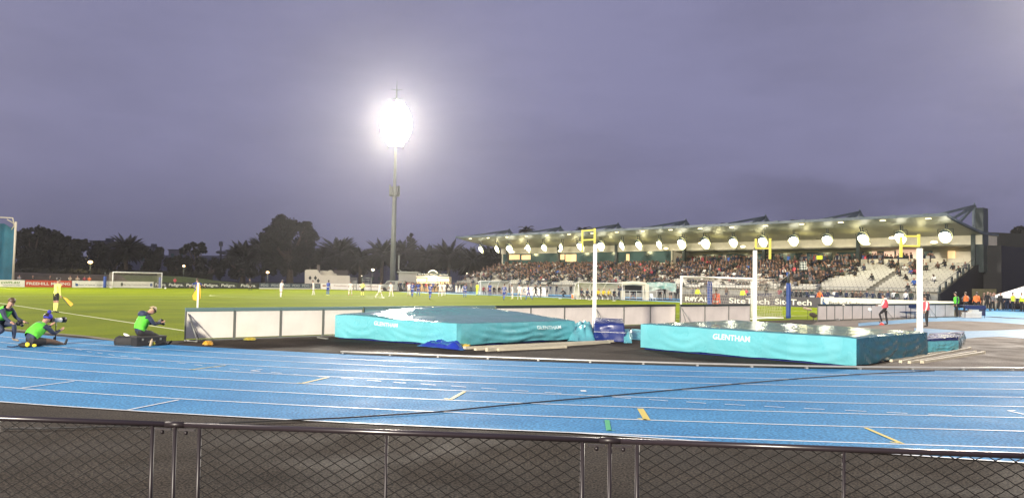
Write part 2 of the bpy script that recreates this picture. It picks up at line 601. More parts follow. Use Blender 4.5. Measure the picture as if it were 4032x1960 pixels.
# blue run-up areas inside the bend
def poly(name, pts, mat, z, label, cat='run-up area'):
    mb = MB()
    mb.add([Vector((p.x, p.y, z)) for p in pts], [tuple(range(len(pts)))])
    return tag(mb.build(name, mat), label, cat, kind='structure')
def gp(L): return [G(x, y) for x, y in L]
m_blue2 = ground_mat('blue run up surfacing', (0.09, 0.22, 0.36), (0.12, 0.27, 0.42), vs=0.4, rough=0.5, grain=60, gb=0.004, glint=0.1, fine=0.12)
inn = [TP(th, 8.05) for th in (-88.6, -86, -82, -78, -74, -70, -66)]
poly('infield_lit_sheet', inn + gp([(4900, 1400), (4700, 1262), (4032, 1254), (3860, 1248), (3757, 1249), (3500, 1256), (3300, 1262), (3216, 1268)]) + [G(3100, 1330)], m_lit, 0.0035, 'paler brown sheet of painted lamp light on the right of the infield', 'infield')
poly('run_up_strip', gp([(3858, 1225), (4032, 1226), (4300, 1229), (4300, 1262), (4032, 1253), (3903, 1246), (3858, 1246)]), m_blue2, 0.006, 'blue strip of synthetic surfacing at the far right')
poly('run_up_arc', gp([(3380, 1272), (3503, 1262), (3657, 1251), (3759, 1248), (3871, 1247), (3950, 1252), (4032, 1256), (4300, 1266), (4300, 1292), (4032, 1277), (3903, 1267), (3775, 1263), (3653, 1266), (3503, 1276), (3380, 1284)]), m_blue2, 0.005, 'blue curved band of synthetic surfacing behind the right hand mat')
poly('run_up_fan', gp([(3600, 1291), (3638, 1292), (3807, 1303), (3935, 1300), (4032, 1296), (4300, 1286), (4300, 1340), (4032, 1332), (3935, 1325), (3850, 1328), (3791, 1334), (3690, 1330), (3600, 1318)]), m_blue2, 0.0065, 'blue fan of synthetic surfacing beside the right hand mat')

# grass pitch (surface sheet with mown, wet turf colours)
m_grass = bpy.data.materials.new('wet floodlit turf')
m_grass.use_nodes = True
t = m_grass.node_tree; b = t.nodes['Principled BSDF']
c = t.nodes.new('ShaderNodeTexCoord')
n = t.nodes.new('ShaderNodeTexNoise'); n.inputs['Scale'].default_value = 0.25; n.inputs['Detail'].default_value = 10; n.inputs['Roughness'].default_value = 0.7
t.links.new(c.outputs['Object'], n.inputs['Vector'])
n2 = t.nodes.new('ShaderNodeTexNoise'); n2.inputs['Scale'].default_value = 14; n2.inputs['Detail'].default_value = 4
t.links.new(c.outputs['Object'], n2.inputs['Vector'])
mx = t.nodes.new('ShaderNodeMix'); mx.data_type = 'RGBA'
mx.inputs['A'].default_value = (0.108, 0.150, 0.000, 1); mx.inputs['B'].default_value = (0.155, 0.196, 0.000, 1)
mr = t.nodes.new('ShaderNodeMapRange'); mr.inputs['From Min'].default_value = 0.35; mr.inputs['From Max'].default_value = 0.65
t.links.new(n.outputs['Fac'], mr.inputs['Value']); t.links.new(mr.outputs[0], mx.inputs['Factor'])
m3 = t.nodes.new('ShaderNodeMapRange'); m3.inputs['From Min'].default_value = 0.3; m3.inputs['From Max'].default_value = 0.7
m3.inputs['To Min'].default_value = 0.78; m3.inputs['To Max'].default_value = 1.2
t.links.new(n2.outputs['Fac'], m3.inputs['Value'])
# mowing bands across the pitch
sp = t.nodes.new('ShaderNodeSeparateXYZ'); t.links.new(c.outputs['Object'], sp.inputs[0])
sn = t.nodes.new('ShaderNodeMath'); sn.operation = 'MULTIPLY'; sn.inputs[1].default_value = PI / 5.5
t.links.new(sp.outputs['X'], sn.inputs[0])
ss = t.nodes.new('ShaderNodeMath'); ss.operation = 'SINE'; t.links.new(sn.outputs[0], ss.inputs[0])
sr = t.nodes.new('ShaderNodeMapRange'); sr.inputs['From Min'].default_value = -0.4; sr.inputs['From Max'].default_value = 0.4
sr.inputs['To Min'].default_value = 0.95; sr.inputs['To Max'].default_value = 1.05
t.links.new(ss.outputs[0], sr.inputs['Value'])
mm = t.nodes.new('ShaderNodeMath'); mm.operation = 'MULTIPLY'; t.links.new(m3.outputs[0], mm.inputs[0]); t.links.new(sr.outputs[0], mm.inputs[1])
sc = t.nodes.new('ShaderNodeVectorMath'); sc.operation = 'SCALE'; t.links.new(mx.outputs['Result'], sc.inputs[0]); t.links.new(mm.outputs[0], sc.inputs['Scale'])
t.links.new(sc.outputs[0], b.inputs['Base Color'])
b.inputs['Roughness'].default_value = 0.9; b.inputs['Specular IOR Level'].default_value = 0.04
bp = t.nodes.new('ShaderNodeBump'); bp.inputs['Distance'].default_value = 0.03; t.links.new(n2.outputs['Fac'], bp.inputs['Height']); t.links.new(bp.outputs[0], b.inputs['Normal'])
MATS['grass'] = m_grass
lp = lambda a, b, z=0: (a, -b, z)     # local frame whose x runs along the touchline
gl = [(-3.4, -3.2), (-0.4, -3.5), (2.2, -4.2), (4.5, -4.8), (7, -5.3), (30, -5.9), (112, -5.9), (112, 66.2), (30, 66.2), (8, 66.2), (-2, 63), (-3.3, 52), (-4.2, 40), (-4.1, 36.5), (-3.3, 34.5), (-3.3, 20), (-3.5, 3)]
mb = MB(); mb.add([lp(a, b, 0.008) for a, b in gl], [tuple(range(len(gl)))])
o = mb.build('grass_pitch', m_grass); o.location = (OX, OY, 0); o.rotation_euler = (0, 0, PANG)
o.data.flip_normals() if o.data.polygons[0].normal.z < 0 else None
tag(o, 'bright floodlit green football pitch', 'pitch', kind='structure')
# pale worn edge between grass and track
m_edge = M('worn grass edging', (0.10, 0.085, 0.03), 0.8, var=0.35, vscale=3)
ed = [(112, -6.05), (30, -6.05), (7, -5.45), (4.5, -4.95), (2.2, -4.35), (-0.4, -3.65), (-3.4, -3.3)]
s2 = strip([P(a, b, 0.011) for a, b in ed], 0.32)
tag(s2.build('grass_edging', m_edge), 'brown worn strip between grass and blue track', 'edging', kind='structure')
m_pl = M('pitch line paint', (0.62, 0.66, 0.40), 0.7, var=0.15, vscale=5)
mb = MB()
def pline(a0, b0, a1, b1, w=0.12):
    s2 = strip([P(a0, b0, 0.012), P(a1, b1, 0.012)], w); mb.add(s2.v, s2.f)
def parc(a, b, r, t0, t1, w=0.12):
    s2 = strip([P(a + r * math.cos(rad(t0 + (t1 - t0) * i / 30)), b + r * math.sin(rad(t0 + (t1 - t0) * i / 30)), 0.0125) for i in range(31)], w); mb.add(s2.v, s2.f)
B0 = PW_ / 2
pline(0, 0, PL_, 0); pline(0, PW_, PL_, PW_); pline(0, 0.07, 0, PW_ - 0.07); pline(PL_, 0.07, PL_, PW_ - 0.07); pline(PL_ / 2, 0.07, PL_ / 2, PW_ - 0.07)
for s_, a0 in ((1, 0), (-1, PL_)):
    for d, hw in ((16.5, 20.16), (5.5, 9.16)):
        pline(a0 + s_ * 0.07, B0 - hw, a0 + s_ * d, B0 - hw); pline(a0 + s_ * 0.07, B0 + hw, a0 + s_ * d, B0 + hw); pline(a0 + s_ * d, B0 - hw + .07, a0 + s_ * d, B0 + hw - .07)
parc(PL_ / 2, B0, 9.15, 0, 360); parc(0, 0, 1, 5, 85)
tag(mb.build('pitch_lines', m_pl), 'white lines painted on the football pitch', 'pitch marking', kind='structure')
# pale blue strip beyond the far touchline
m_blue3 = ground_mat('far blue track', (0.12, 0.36, 0.60), (0.16, 0.42, 0.66), vs=0.3, rough=0.5, grain=30, gb=0.003, fine=0.1)
poly('far_track_strip', [P(26, 66.3), P(26, 69.5), P(86, 69.5), P(86, 66.3)], m_blue3, 0.007, 'pale blue strip beyond the far touchline', 'track')

# grass and earth bank behind the far goal, then the dark rise with the park trees
m_bank = M('rough bank earth and grass', (0.15, 0.115, 0.06), 0.9, var=0.25, vscale=0.8, bump=0.05, bscale=4)
m_bank2 = M('bank grass', (0.11, 0.15, 0.025), 0.9, var=0.3, vscale=1.0, bump=0.05, bscale=4)
def bank(name, prof, b0, b1, mat, label, n=40):
    mb = MB(); rows = []
    for i in range(n + 1):
        b = b0 + (b1 - b0) * i / n
        rows.append([P(a, b, z * (1 + 0.10 * noise.noise(Vector((b * 0.08, a * 0.05, 3))))) for a, z in prof(b)])
    m_ = len(rows[0])
    mb.add([q for r in rows for q in r], [(i * m_ + j, i * m_ + j + 1, (i + 1) * m_ + j + 1, (i + 1) * m_ + j) for i in range(n) for j in range(m_ - 1)], smooth=True)
    return tag(mb.build(name, mat), label, 'bank', kind='structure')
def sm(x): x = max(0, min(1, x)); return x * x * (3 - 2 * x)
bank('earth_bank', lambda b: [(121 + k * 2.2, (2.15 - 0.15 * sm((b - 15) / 25)) * sm(k / 5)) for k in range(6)] + [(150, 2.15 - .15 * sm((b - 15) / 25)), (230, 2.1)], -75, 36, m_bank, 'brown earth bank behind the far boards')
bank('grass_bank', lambda b: [(121 + k * 2.2, 2.0 * (1 - 0.55 * sm((b - 46) / 14)) * sm(k / 5)) for k in range(6)] + [(150, 2.0 * (1 - 0.55 * sm((b - 46) / 14))), (230, 0.9)], 36, 58, m_bank2, 'green grass bank left of the pale sculpted building')
# ================================================================== GRANDSTAND
m_cream = M('cream painted concrete', (0.62, 0.58, 0.45), 0.6, var=0.08, vscale=1.5)
m_conc = M('wet step concrete', (0.26, 0.25, 0.21), 0.6, var=0.2, vscale=2)
m_seat = M('white plastic seats', (0.44, 0.43, 0.36), 0.35, var=0.06, vscale=0.5)
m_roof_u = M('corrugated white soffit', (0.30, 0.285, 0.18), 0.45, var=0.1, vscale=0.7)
m_dark = M('dark green painted steel', (0.03, 0.045, 0.045), 0.45)
m_steelg = M('blue grey roof steel', (0.09, 0.12, 0.14), 0.5, var=0.15, vscale=2)
m_glass = M('greenish tinted glass', (0.05, 0.10, 0.09), 0.15, spec=0.8)
m_warm = M('lit room interior', (0.6, 0.45, 0.25), 0.8, emit=(1.0, 0.66, 0.30), estr=1.0, var=0.2, vscale=1.2)
m_pink = M('lit pink interior', (0.6, 0.45, 0.35), 0.8, emit=(0.95, 0.60, 0.42), estr=0.75)
m_lamp = M('floodlight glass', (1, 1, 1), 0.3, emit=(1.0, 0.96, 0.72), estr=20.0)
m_lampw = M('warm lamp glass', (1, 1, 1), 0.3, emit=(1.0, 0.86, 0.45), estr=3.0)
m_black = M('black', (0.012, 0.012, 0.013), 0.5)
m_navy = M('navy banner cloth', (0.02, 0.035, 0.12), 0.7)
m_white = M('white paint', (0.78, 0.78, 0.74), 0.45, var=0.04, vscale=2)

stand = empty('grandstand', P(8, 86), PANG, 'long grandstand with cantilever roof, hanging floodlights and white seats, full of spectators', 'grandstand')
def sl(a, b, z):                       # stand local coordinates from pitch coordinates
    return Vector((a - 8, -(b - 86), z))
SA0, SA1, SB0 = 8.5, 98.0, 86.0
NR, TREAD, RISE, Z0 = 13, 0.86, 0.27, 1.35
FB0 = SB0 + 0.4 + NR * TREAD
# terrace steps
mb = MB()
for r in range(NR):
    b0 = SB0 + 0.4 + r * TREAD
    z = Z0 + r * RISE
    mb.box(sl((SA0 + SA1) / 2, b0 + TREAD / 2, z / 2), (SA1 - SA0, TREAD, z))
zt = Z0 + NR * RISE
mb.box(sl((SA0 + SA1) / 2, SB0 + 0.4 + NR * TREAD + 3.2, zt / 2), (SA1 - SA0, 6.4, zt))
mb.build('terrace', m_conc, stand)
# front wall and right end wall
mb = MB()
mb.box(sl((SA0 + SA1) / 2, SB0 + 0.31, 0.68), (SA1 - SA0, 0.18, 1.36))
mb.build('front_wall', m_conc, stand)
mb = MB()
pr_ = [(SB0 + .2, 0), (SB0 + .2, 1.5)] + [(SB0 + .4 + NR * TREAD, Z0 + NR * RISE + .15), (SB0 + 18, Z0 + NR * RISE + .15), (SB0 + 18, 0)]
n_ = len(pr_)
vs = [sl(SA0 - .05, b, z) for b, z in pr_] + [sl(SA0 - .3, b, z) for b, z in pr_]
mb.add(vs, [tuple(range(n_)), tuple(range(2 * n_ - 1, n_ - 1, -1))] + [(i, n_ + i, n_ + (i + 1) % n_, (i + 1) % n_) for i in range(n_)])
mb.build('end_wall', m_black, stand)
mb = MB(); mb.box(sl(SA0 - 1.4, FB0 + 5.6, 3.7), (2.0, 8.6, 7.3)); mb.build('stair_tower', m_black, stand)
# front rail
mb = MB()
for a in [SA0 + 1.8 * i for i in range(50)]:
    mb.tube([sl(a, SB0 + 0.3, 1.3), sl(a, SB0 + 0.3, 2.05)], 0.02, 5)
mb.tube([sl(SA0, SB0 + 0.3, 2.05), sl(SA1, SB0 + 0.3, 2.05)], 0.025, 5)
mb.tube([sl(SA0, SB0 + 0.3, 1.7), sl(SA1, SB0 + 0.3, 1.7)], 0.015, 5)
mb.build('front_rail', m_steelg, stand)
# end handrail, stepping up on the right
mb = MB()
for r in range(0, NR, 2):
    p = sl(SA0, SB0 + 0.4 + r * TREAD + 0.4, Z0 + r * RISE)
    mb.box(p + Vector((0, 0, 0.5)), (0.16, 0.3, 1.0))
mb.tube([sl(SA0, SB0 + 0.6, Z0 + 1.05), sl(SA0, SB0 + 0.4 + NR * TREAD, zt + 1.05)], 0.03, 5)
mb.build('end_rail', m_dark, stand)

AISLES = [16.5, 28.5, 40.5, 52.5, 64.5, 76.5, 88.5]
def aisle(a): return any(abs(a - x) < 0.62 for x in AISLES)
# seats: one shell shape, folded seat
def seat_geo(p):
    x, y, z = p
    w = 0.22
    V = []
    for sx in (-w, w):
        V += [(x + sx, y - 0.34, z + 0.36), (x + sx, y - 0.02, z + 0.33), (x + sx, y + 0.03, z + 0.36), (x + sx, y + 0.10, z + 0.74)]
    V += [(x - w, y - 0.34, z + 0.31), (x + w, y - 0.34, z + 0.31)]
    return V, [(0, 1, 5, 4), (1, 2, 6, 5), (2, 3, 7, 6), (0, 4, 9, 8)]
seats = []
SP = 0.52
for r in range(NR):
    n = int((SA1 - SA0 - 0.6) / SP)
    a_end = SA1 - 0.3 - max(0, (r - 3)) * 0.0
    for i in range(n):
        a = SA0 + 0.4 + i * SP
        if a > a_end or aisle(a): continue
        seats.append((a, r))
def seat_pos(a, r): return sl(a, SB0 + 0.4 + r * TREAD + 0.60, Z0 + r * RISE)
# local y is minus b, so the seat faces +y
def seat_geo2(p):
    V, F = seat_geo((p[0], 0, p[2]))
    V = [(v[0], p[1] - v[1], v[2]) for v in V]
    return V, [tuple(reversed(f)) for f in F]
random.seed(3)
# who sits where
def density(a, r):
    f = r / (NR - 1)
    if a < 14: d = 0.05 + 0.25 * f
    elif a < 22: d = 0.02 if f < 0.3 else 0.12 + 0.45 * max(0, f - 0.5) * 2
    elif a < 31: d = 0.12 + 0.9 * f if f < 0.8 else 0.95
    elif a < 52: d = 0.28 + 1.1 * f
    elif a < 84: d = 0.35 + 1.25 * f
    else: d = 0.25 + 1.1 * f if a < 92 else 0.12 + 0.5 * f
    d *= 0.75 + 0.6 * noise.noise(Vector((a * 0.25, r * 0.5, 1.3)))
    if 24 < a < 31 and 2 <= r <= 8: d = 0.92
    return min(0.98, d)
occ = {}
for (a, r) in seats:
    occ[(a, r)] = random.random() < density(a, r)
free = [s_ for s_ in seats if not occ[s_]]
free.sort(key=lambda s_: s_[0] + s_[1] * 0.3)
proto_me = None
for i, s_ in enumerate(free[:100]):
    if proto_me is None:
        mb = MB(); V, F = seat_geo2(Vector((0, 0, 0))); mb.add(V, F)
        o = mb.build('seat', m_seat, stand); proto_me = o
    else:
        o = proto_me.copy(); COL.objects.link(o); o.parent = stand
    o.location = seat_pos(*s_)
mb = MB()
for s_ in free[100:]:
    V, F = seat_geo2(seat_pos(*s_)); mb.add(V, F)
tag(mb.build('seats', m_seat, stand), kind='stuff')

# rear walls, boxes
FB = SB0 + 0.4 + NR * TREAD          # back of the terrace, ~97.6
mb = MB()
mb.box(sl(75, FB + 0.25, (zt + 5.55) / 2), (42, 0.3, 5.55 - zt))             # parapet under the boxes
mb.build('box_parapet', m_cream, stand)
mb = MB()
mb.box(sl(75, FB + 0.3, 6.5), (42, 0.12, 1.95))
mb.build('box_glazing', m_glass, stand)
mb = MB()
mb.box(sl(53, FB + 4.9, 6.0), (89, 0.3, 3.0)); mb.box(sl(54.2, FB + 2.5, 6.0), (0.3, 4.6, 3.4)); mb.box(sl(96.1, FB + 2.6, 6.0), (0.3, 4.9, 3.4))
mb.build('rear_wall', m_cream, stand)
# fascia
mb = MB()
mb.box(sl(52, FB + 0.2, 8.05), (88.5, 0.5, 1.15)); mb.box(sl(7.9, FB + 2.6, 8.05), (0.4, 4.4, 1.15))
mb.box(sl(52, FB + 2.8, 7.42), (88, 4.6, 0.1))
mb.build('fascia', m_cream, stand)
# dark concourse windows right of the boxes
mb = MB()
for k in range(8):
    mb.box(sl(49.5 - k * 4.6, FB + 4.70, 6.05), (3.9, 0.12, 1.9))
mb.build('concourse_glazing', m_glass, stand)
# lit rooms
def room(x0, x1, y0, y1, b, mat, nm):
    p0 = atB(x0, (y0 + y1) / 2, b); p1 = atB(x1, (y0 + y1) / 2, b)
    a0, _ = ab(p0); a1, _ = ab(p1)
    zt_ = atB((x0 + x1) / 2, y0, b).z; zb_ = atB((x0 + x1) / 2, y1, b).z
    mb = MB(); mb.box(sl((a0 + a1) / 2, b, (zt_ + zb_) / 2), (abs(a0 - a1), 0.06, zt_ - zb_))
    return mb.build(nm, mat, stand)
for (x0, x1, y0, y1, mt) in ((1996, 2046, 1003, 1022, m_warm), (2054, 2089, 1004, 1022, m_warm), (2193, 2222, 1001, 1022, m_warm), (2227, 2269, 1001, 1030, m_warm), (2466, 2478, 1000, 1027, m_warm)):
    room(x0, x1, y0, y1, FB + 0.19, mt, 'lit_window')
for (x0, x1, y0, y1, mt) in ((3433, 3452, 989, 1020, m_pink), (3481, 3521, 989, 1015, m_pink), (3529, 3612, 983, 1018, m_pink), (3732, 3761, 988, 1024, m_warm)):
    room(x0, x1, y0, y1, FB + 4.4, mt, 'lit_window')
mb = MB()
for k in range(7):
    a = 10 + k * 2.0
    mb.box(sl(a + 1, FB + 0.6, zt + 0.5), (1.8, 0.06, 0.95))
mb.build('balustrade', m_cream, stand)
# columns
for a in (94.2, 79.9, 65.8, 51.5, 37.2, 23.0, 8.7):
    mb = MB(); mb.box(sl(a, FB - 0.1, (zt + 8.8) / 2), (0.45, 0.45, 8.8 - zt))
    mb.build('column', m_dark, stand)
    # mast above the roof with tie beams to the roof edge
    mb = MB()
    top = sl(a, FB + 0.3, 12.2)
    mb.box(sl(a, FB + 0.3, 10.2), (0.35, 0.6, 3.6))
    for f in (0.02, 0.33, 0.55):
        q = sl(a, 86.4 + (FB - 86.4) * f, 10.35 - 1.3 * f)
        mb.bar(top, q, 0.22, 0.30)
    mb.bar(top + Vector((0, 0, 0.3)), sl(a - 0.2, FB - 0.6, 9.7), 0.12, 0.4)
    mb.bar(top, sl(a, FB + 4.2, 9.0), 0.22, 0.3)
    mb.build('roof_truss', m_steelg, stand)
# big end pylon
mb = MB()
mb.box(sl(8.2, FB + 0.9, 8.0), (1.1, 1.6, 7.8))
mb.build('end_pylon', m_dark, stand)
# roof: profile front (b=86.4) to back, soffit with fine ribs
mb = MB()
NB = 10
prof = []
for i in range(NB + 1):
    f = i / NB
    b = 86.4 + (FB + 5 - 86.4) * f
    z = 10.15 - 1.55 * min(1, f / 0.68) ** 0.8
    prof.append((b, z))
A0, A1 = 7.7, 96.2
na = 88
vs = []
for j in range(na + 1):
    a = A0 + (A1 - A0) * j / na
    for (b, z) in prof:
        vs.append(sl(a, b, z + 0.02 * (j % 2)))
m_ = NB + 1
mb.add(vs, [(j * m_ + i, j * m_ + i + 1, (j + 1) * m_ + i + 1, (j + 1) * m_ + i) for j in range(na) for i in range(NB)])
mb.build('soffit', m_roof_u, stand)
mb = MB()
for i in range(NB):
    (b0, z0), (b1, z1_) = prof[i], prof[i + 1]
    mb.bar(sl((A0 + A1) / 2, b0, z0 + 0.22), sl((A0 + A1) / 2, b1, z1_ + 0.22), A1 - A0 + 0.3, 0.25)
mb.build('roof_deck', m_steelg, stand)
mb = MB()
mb.box(sl((A0 + A1) / 2, 86.25, 10.28), (A1 - A0 + 0.5, 0.25, 0.26))
for k in range(24):
    mb.box(sl(A0 + 2 + k * 3.75, 86.2, 10.45), (0.5, 0.3, 0.16))
mb.build('gutter', m_steelg, stand)
# floodlights hanging from the front of the roof
FL = [93.4, 88.7, 85.2, 80.1, 76.0, 71.8, 67.2, 62.6, 58.1, 54.6, 50.6, 46.4, 42.2, 37.5, 32.8, 28.2, 23.5, 18.8, 14.2, 9.1]
for i, a in enumerate(FL):
    if a < 16: r_, sx = 0.80, 1.1
    else: r_, sx = 0.84, 1
    if i == 0:
        hs = empty('floodlight', (0, 0, 0)); hs.parent = stand
        mb = MB()
        mb.tube([(0, -0.3, 0.2), (0, -0.6, 1.6)], 0.05, 6)
        mb.tube([(0, -0.30, 0.05), (0, 0.0, 0)], [0.35, 0.74], 16)
        mb.build('lamp_housing', m_dark, hs)
        mb = MB(); mb.ball((0, 0.04, 0), 0.52, nu=14, nv=8, sq=(1.15, 0.4, 0.8)); mb.ball((0.34, 0.04, 0.12), 0.30, nu=10, nv=6, sq=(1.1, 0.4, 0.8)); mb.build('lamp_glass', m_lamp, hs)
        mb = MB(); mb.tube([(0, -0.10, 0), (0, 0.0, 0)], [0.55, 0.74], 16, cap=False); mb.disc((0, -0.02, 0), (0, 1, 0), 0.78, n=18, ry=0.66); mb.build('reflector', M('self glowing reflector', (0.8, 0.8, 0.5), 0.4, emit=(0.95, 0.92, 0.42), estr=0.95), hs)  # reflector glows by itself, imitating the soft glare round the lamp
        mb = MB(); mb.tube([(-0.85, -0.05, 0), (-0.85, -0.1, 0.75), (0.85, -0.1, 0.75), (0.85, -0.05, 0)], 0.035, 6); mb.tube([(0, -0.1, 0.75), (0, -0.3, 1.7)], 0.06, 6); mb.build('bracket', m_dark, hs)
        fl0 = hs
    else:
        hs = copy_tree(fl0, stand)
    hs.location = sl(a, 90, 8.12)
    hs.rotation_euler = (rad(-14 + random.uniform(-9, 9)), rad(random.uniform(-12, 12)), rad(-18 + random.uniform(-15, 15)))
    hs.scale = (random.uniform(1.02, 1.25),) * 3
for i, a in enumerate(FL):
    ld = bpy.data.lights.new('stand_flood', 'SPOT'); ld.spot_size = rad(168); ld.spot_blend = 0.35
    ld.energy = 310
    ld.color = (1.0, 0.95, 0.74)
    ld.shadow_soft_size = 0.45
    lo = bpy.data.objects.new('stand_flood', ld); COL.objects.link(lo); lo.parent = stand
    lo.location = sl(a, 89.2, 7.9); lo.rotation_euler = (rad(12), 0, 0)
# small warm lamps under the roof
wl0 = None
for i, a in enumerate([90.4, 83.4, 77.6, 66.0, 53.6, 44.8, 39.5, 30.1, 20.9, 16.3, 12.5]):
    if wl0 is None:
        mb = MB(); mb.ball((0, 0, 0), 0.30, nu=10, nv=6, sq=(1.5, 0.7, 0.6)); wl0 = mb.build('downlight', m_lampw, stand); o = wl0
    else:
        o = wl0.copy(); COL.objects.link(o)
        o.parent = stand
    o.location = sl(a, 92.5 if i % 2 else 95.5, 8.25 if i % 2 else 7.75)
for a in (92, 85, 78, 71, 63, 56, 49, 42, 35, 28, 21, 13):
    ld = bpy.data.lights.new('soffit_light', 'POINT'); ld.energy = 160; ld.color = (1.0, 0.90, 0.46); ld.shadow_soft_size = 0.3
    lo = bpy.data.objects.new('soffit_light', ld); COL.objects.link(lo); lo.parent = stand; lo.location = sl(a, 92.5, 7.6)
# strip uplights near the roof edge
ul0 = None
for i in range(17):
    a = 93 - i * 5.2
    if ul0 is None:
        mb = MB(); mb.box((0, 0, 0), (0.6, 0.2, 0.08)); ul0 = mb.build('roof_lamp', m_lampw, stand); o = ul0
    else:
        o = ul0.copy(); COL.objects.link(o); o.parent = stand
    o.location = sl(a, 87.0, 9.98)

# hanging work lamp frame at the far left end
mb = MB()
mb.tube([sl(93.4, 90, 8.3), sl(97.5, 91, 8.4)], 0.06, 6); mb.tube([sl(97.5, 91, 8.4), sl(96.0, 91.5, 9.4)], 0.05, 6)
mb.build('lamp_bracket', m_dark, stand)
# ================================================================== FLOODLIGHT MASTS
m_pole = M('galvanised mast steel', (0.22, 0.235, 0.21), 0.5, metal=0.3, var=0.12, vscale=0.6)
m_towlamp = M('tower lamp glass', (1, 1, 1), 0.3, emit=(1.0, 0.95, 0.84), estr=22.0)
def mast(name, loc, label, aim, power, H=42.0, extras=True):
    t = empty(name, loc, 0, label, 'light mast')
    mb = MB()
    mb.tube([(0, 0, 0), (0, 0, 19.2), (0, 0, 19.3), (0, 0, 30)], [0.58, 0.42, 0.32, 0.22], 14)
    mb.build('pole', m_pole, t)
    ad = Vector((aim[0] - loc[0], aim[1] - loc[1], 0)).normalized()
    sd = Vector((-ad.y, ad.x, 0))
    hs = empty('lamp_head', (0, 0, 33)); hs.parent = t
    fr = MB(); ln = MB()
    for r in range(9):
        z = -3.9 + r * 0.975
        w = 3.1 * math.sqrt(max(0.12, 1 - (z / 4.5) ** 2))
        n = max(3, int(w * 2 / 1.0))
        fr.tube([tuple(sd * -w + Vector((0, 0, z))), tuple(sd * w + Vector((0, 0, z)))], 0.06, 6)
        for k in range(n):
            q = sd * (-w + (2 * w) * (k + 0.5) / n) + Vector((0, 0, z)) + ad * 0.35
            ln.disc(q, ad * 1 + Vector((0, 0, -0.35)), 0.56, n=12)
            fr.tube([tuple(q - ad * 0.35), tuple(q - ad * 0.04)], [0.2, 0.5], 10)
    for s_ in (-1.5, 1.5):
        fr.tube([tuple(sd * s_ + Vector((0, 0, -5))), tuple(sd * s_ + Vector((0, 0, 5)))], 0.08, 6)
    fr.tube([(0, 0, -3.2), (0, 0, 5.2)], 0.2, 8)
    fr.build('lamp_frame', m_pole, hs)
    ln.build('lamps', m_towlamp, hs)
    if extras:
        mb = MB()
        mb.tube([(0, 0, 18.6), (0, 0, 18.9)], 1.05, 14)
        for k in range(9):
            an = 2 * PI * k / 9
            mb.box((math.cos(an) * 0.95, math.sin(an) * 0.95, 19.6 + 0.25 * (k % 2)), (0.22, 0.32, 1.6 + 0.5 * (k % 3) * 0.4), rz=an)
        mb.build('antenna_ring', m_pole, t)
        mb = MB()
        mb.tube([(0, 0, 37), (0, 0, 40), (0, 0, 42.0)], [0.2, 0.12, 0.03], 8)
        for z, w in ((38.1, 1.2), (39.9, 1.2), (37.0, 0.9)):
            mb.tube([tuple(sd * -w + Vector((0, 0, z + .15))), (0, 0, z), tuple(sd * w + Vector((0, 0, z + .15)))], [0.04, 0.1, 0.04], 6)
        mb.build('aerial', m_steelg, t)
    if power:
        ld = bpy.data.lights.new('mast_light', 'AREA'); ld.shape = 'ELLIPSE'; ld.size = 5.5; ld.size_y = 8.5
        ld.energy = power; ld.spread = rad(125); ld.color = (1.0, 0.90, 0.76)
        lo = bpy.data.objects.new('mast_light', ld); COL.objects.link(lo); lo.parent = t
        lo.location = tuple(ad * 1.7 + Vector((0, 0, 33)))
        dv = (Vector(aim) - (Vector(loc) + Vector((0, 0, 33)))).normalized()
        lo.rotation_euler = dv.to_track_quat('-Z', 'Y').to_euler()
    return t
pc = P(53, 31, 0)
mast('light_mast', (-23.6, 165, 0), 'tall steel light mast with a blazing white lamp head behind the far boards', tuple(P(30, 25)), 54000)
mast('light_mast', (-46, -86, 0), 'steel light mast standing behind the near spectators', tuple(P(0, 10)), 165000, extras=False)
mast('light_mast', (-97, 99, 0), 'steel light mast at the left side of the pitch', tuple(P(50, 35)), 74000, extras=False)
mast('light_mast', (62, 82, 0), 'steel light mast to the right of the grandstand', tuple(P(20, 15)), 50000, extras=False)

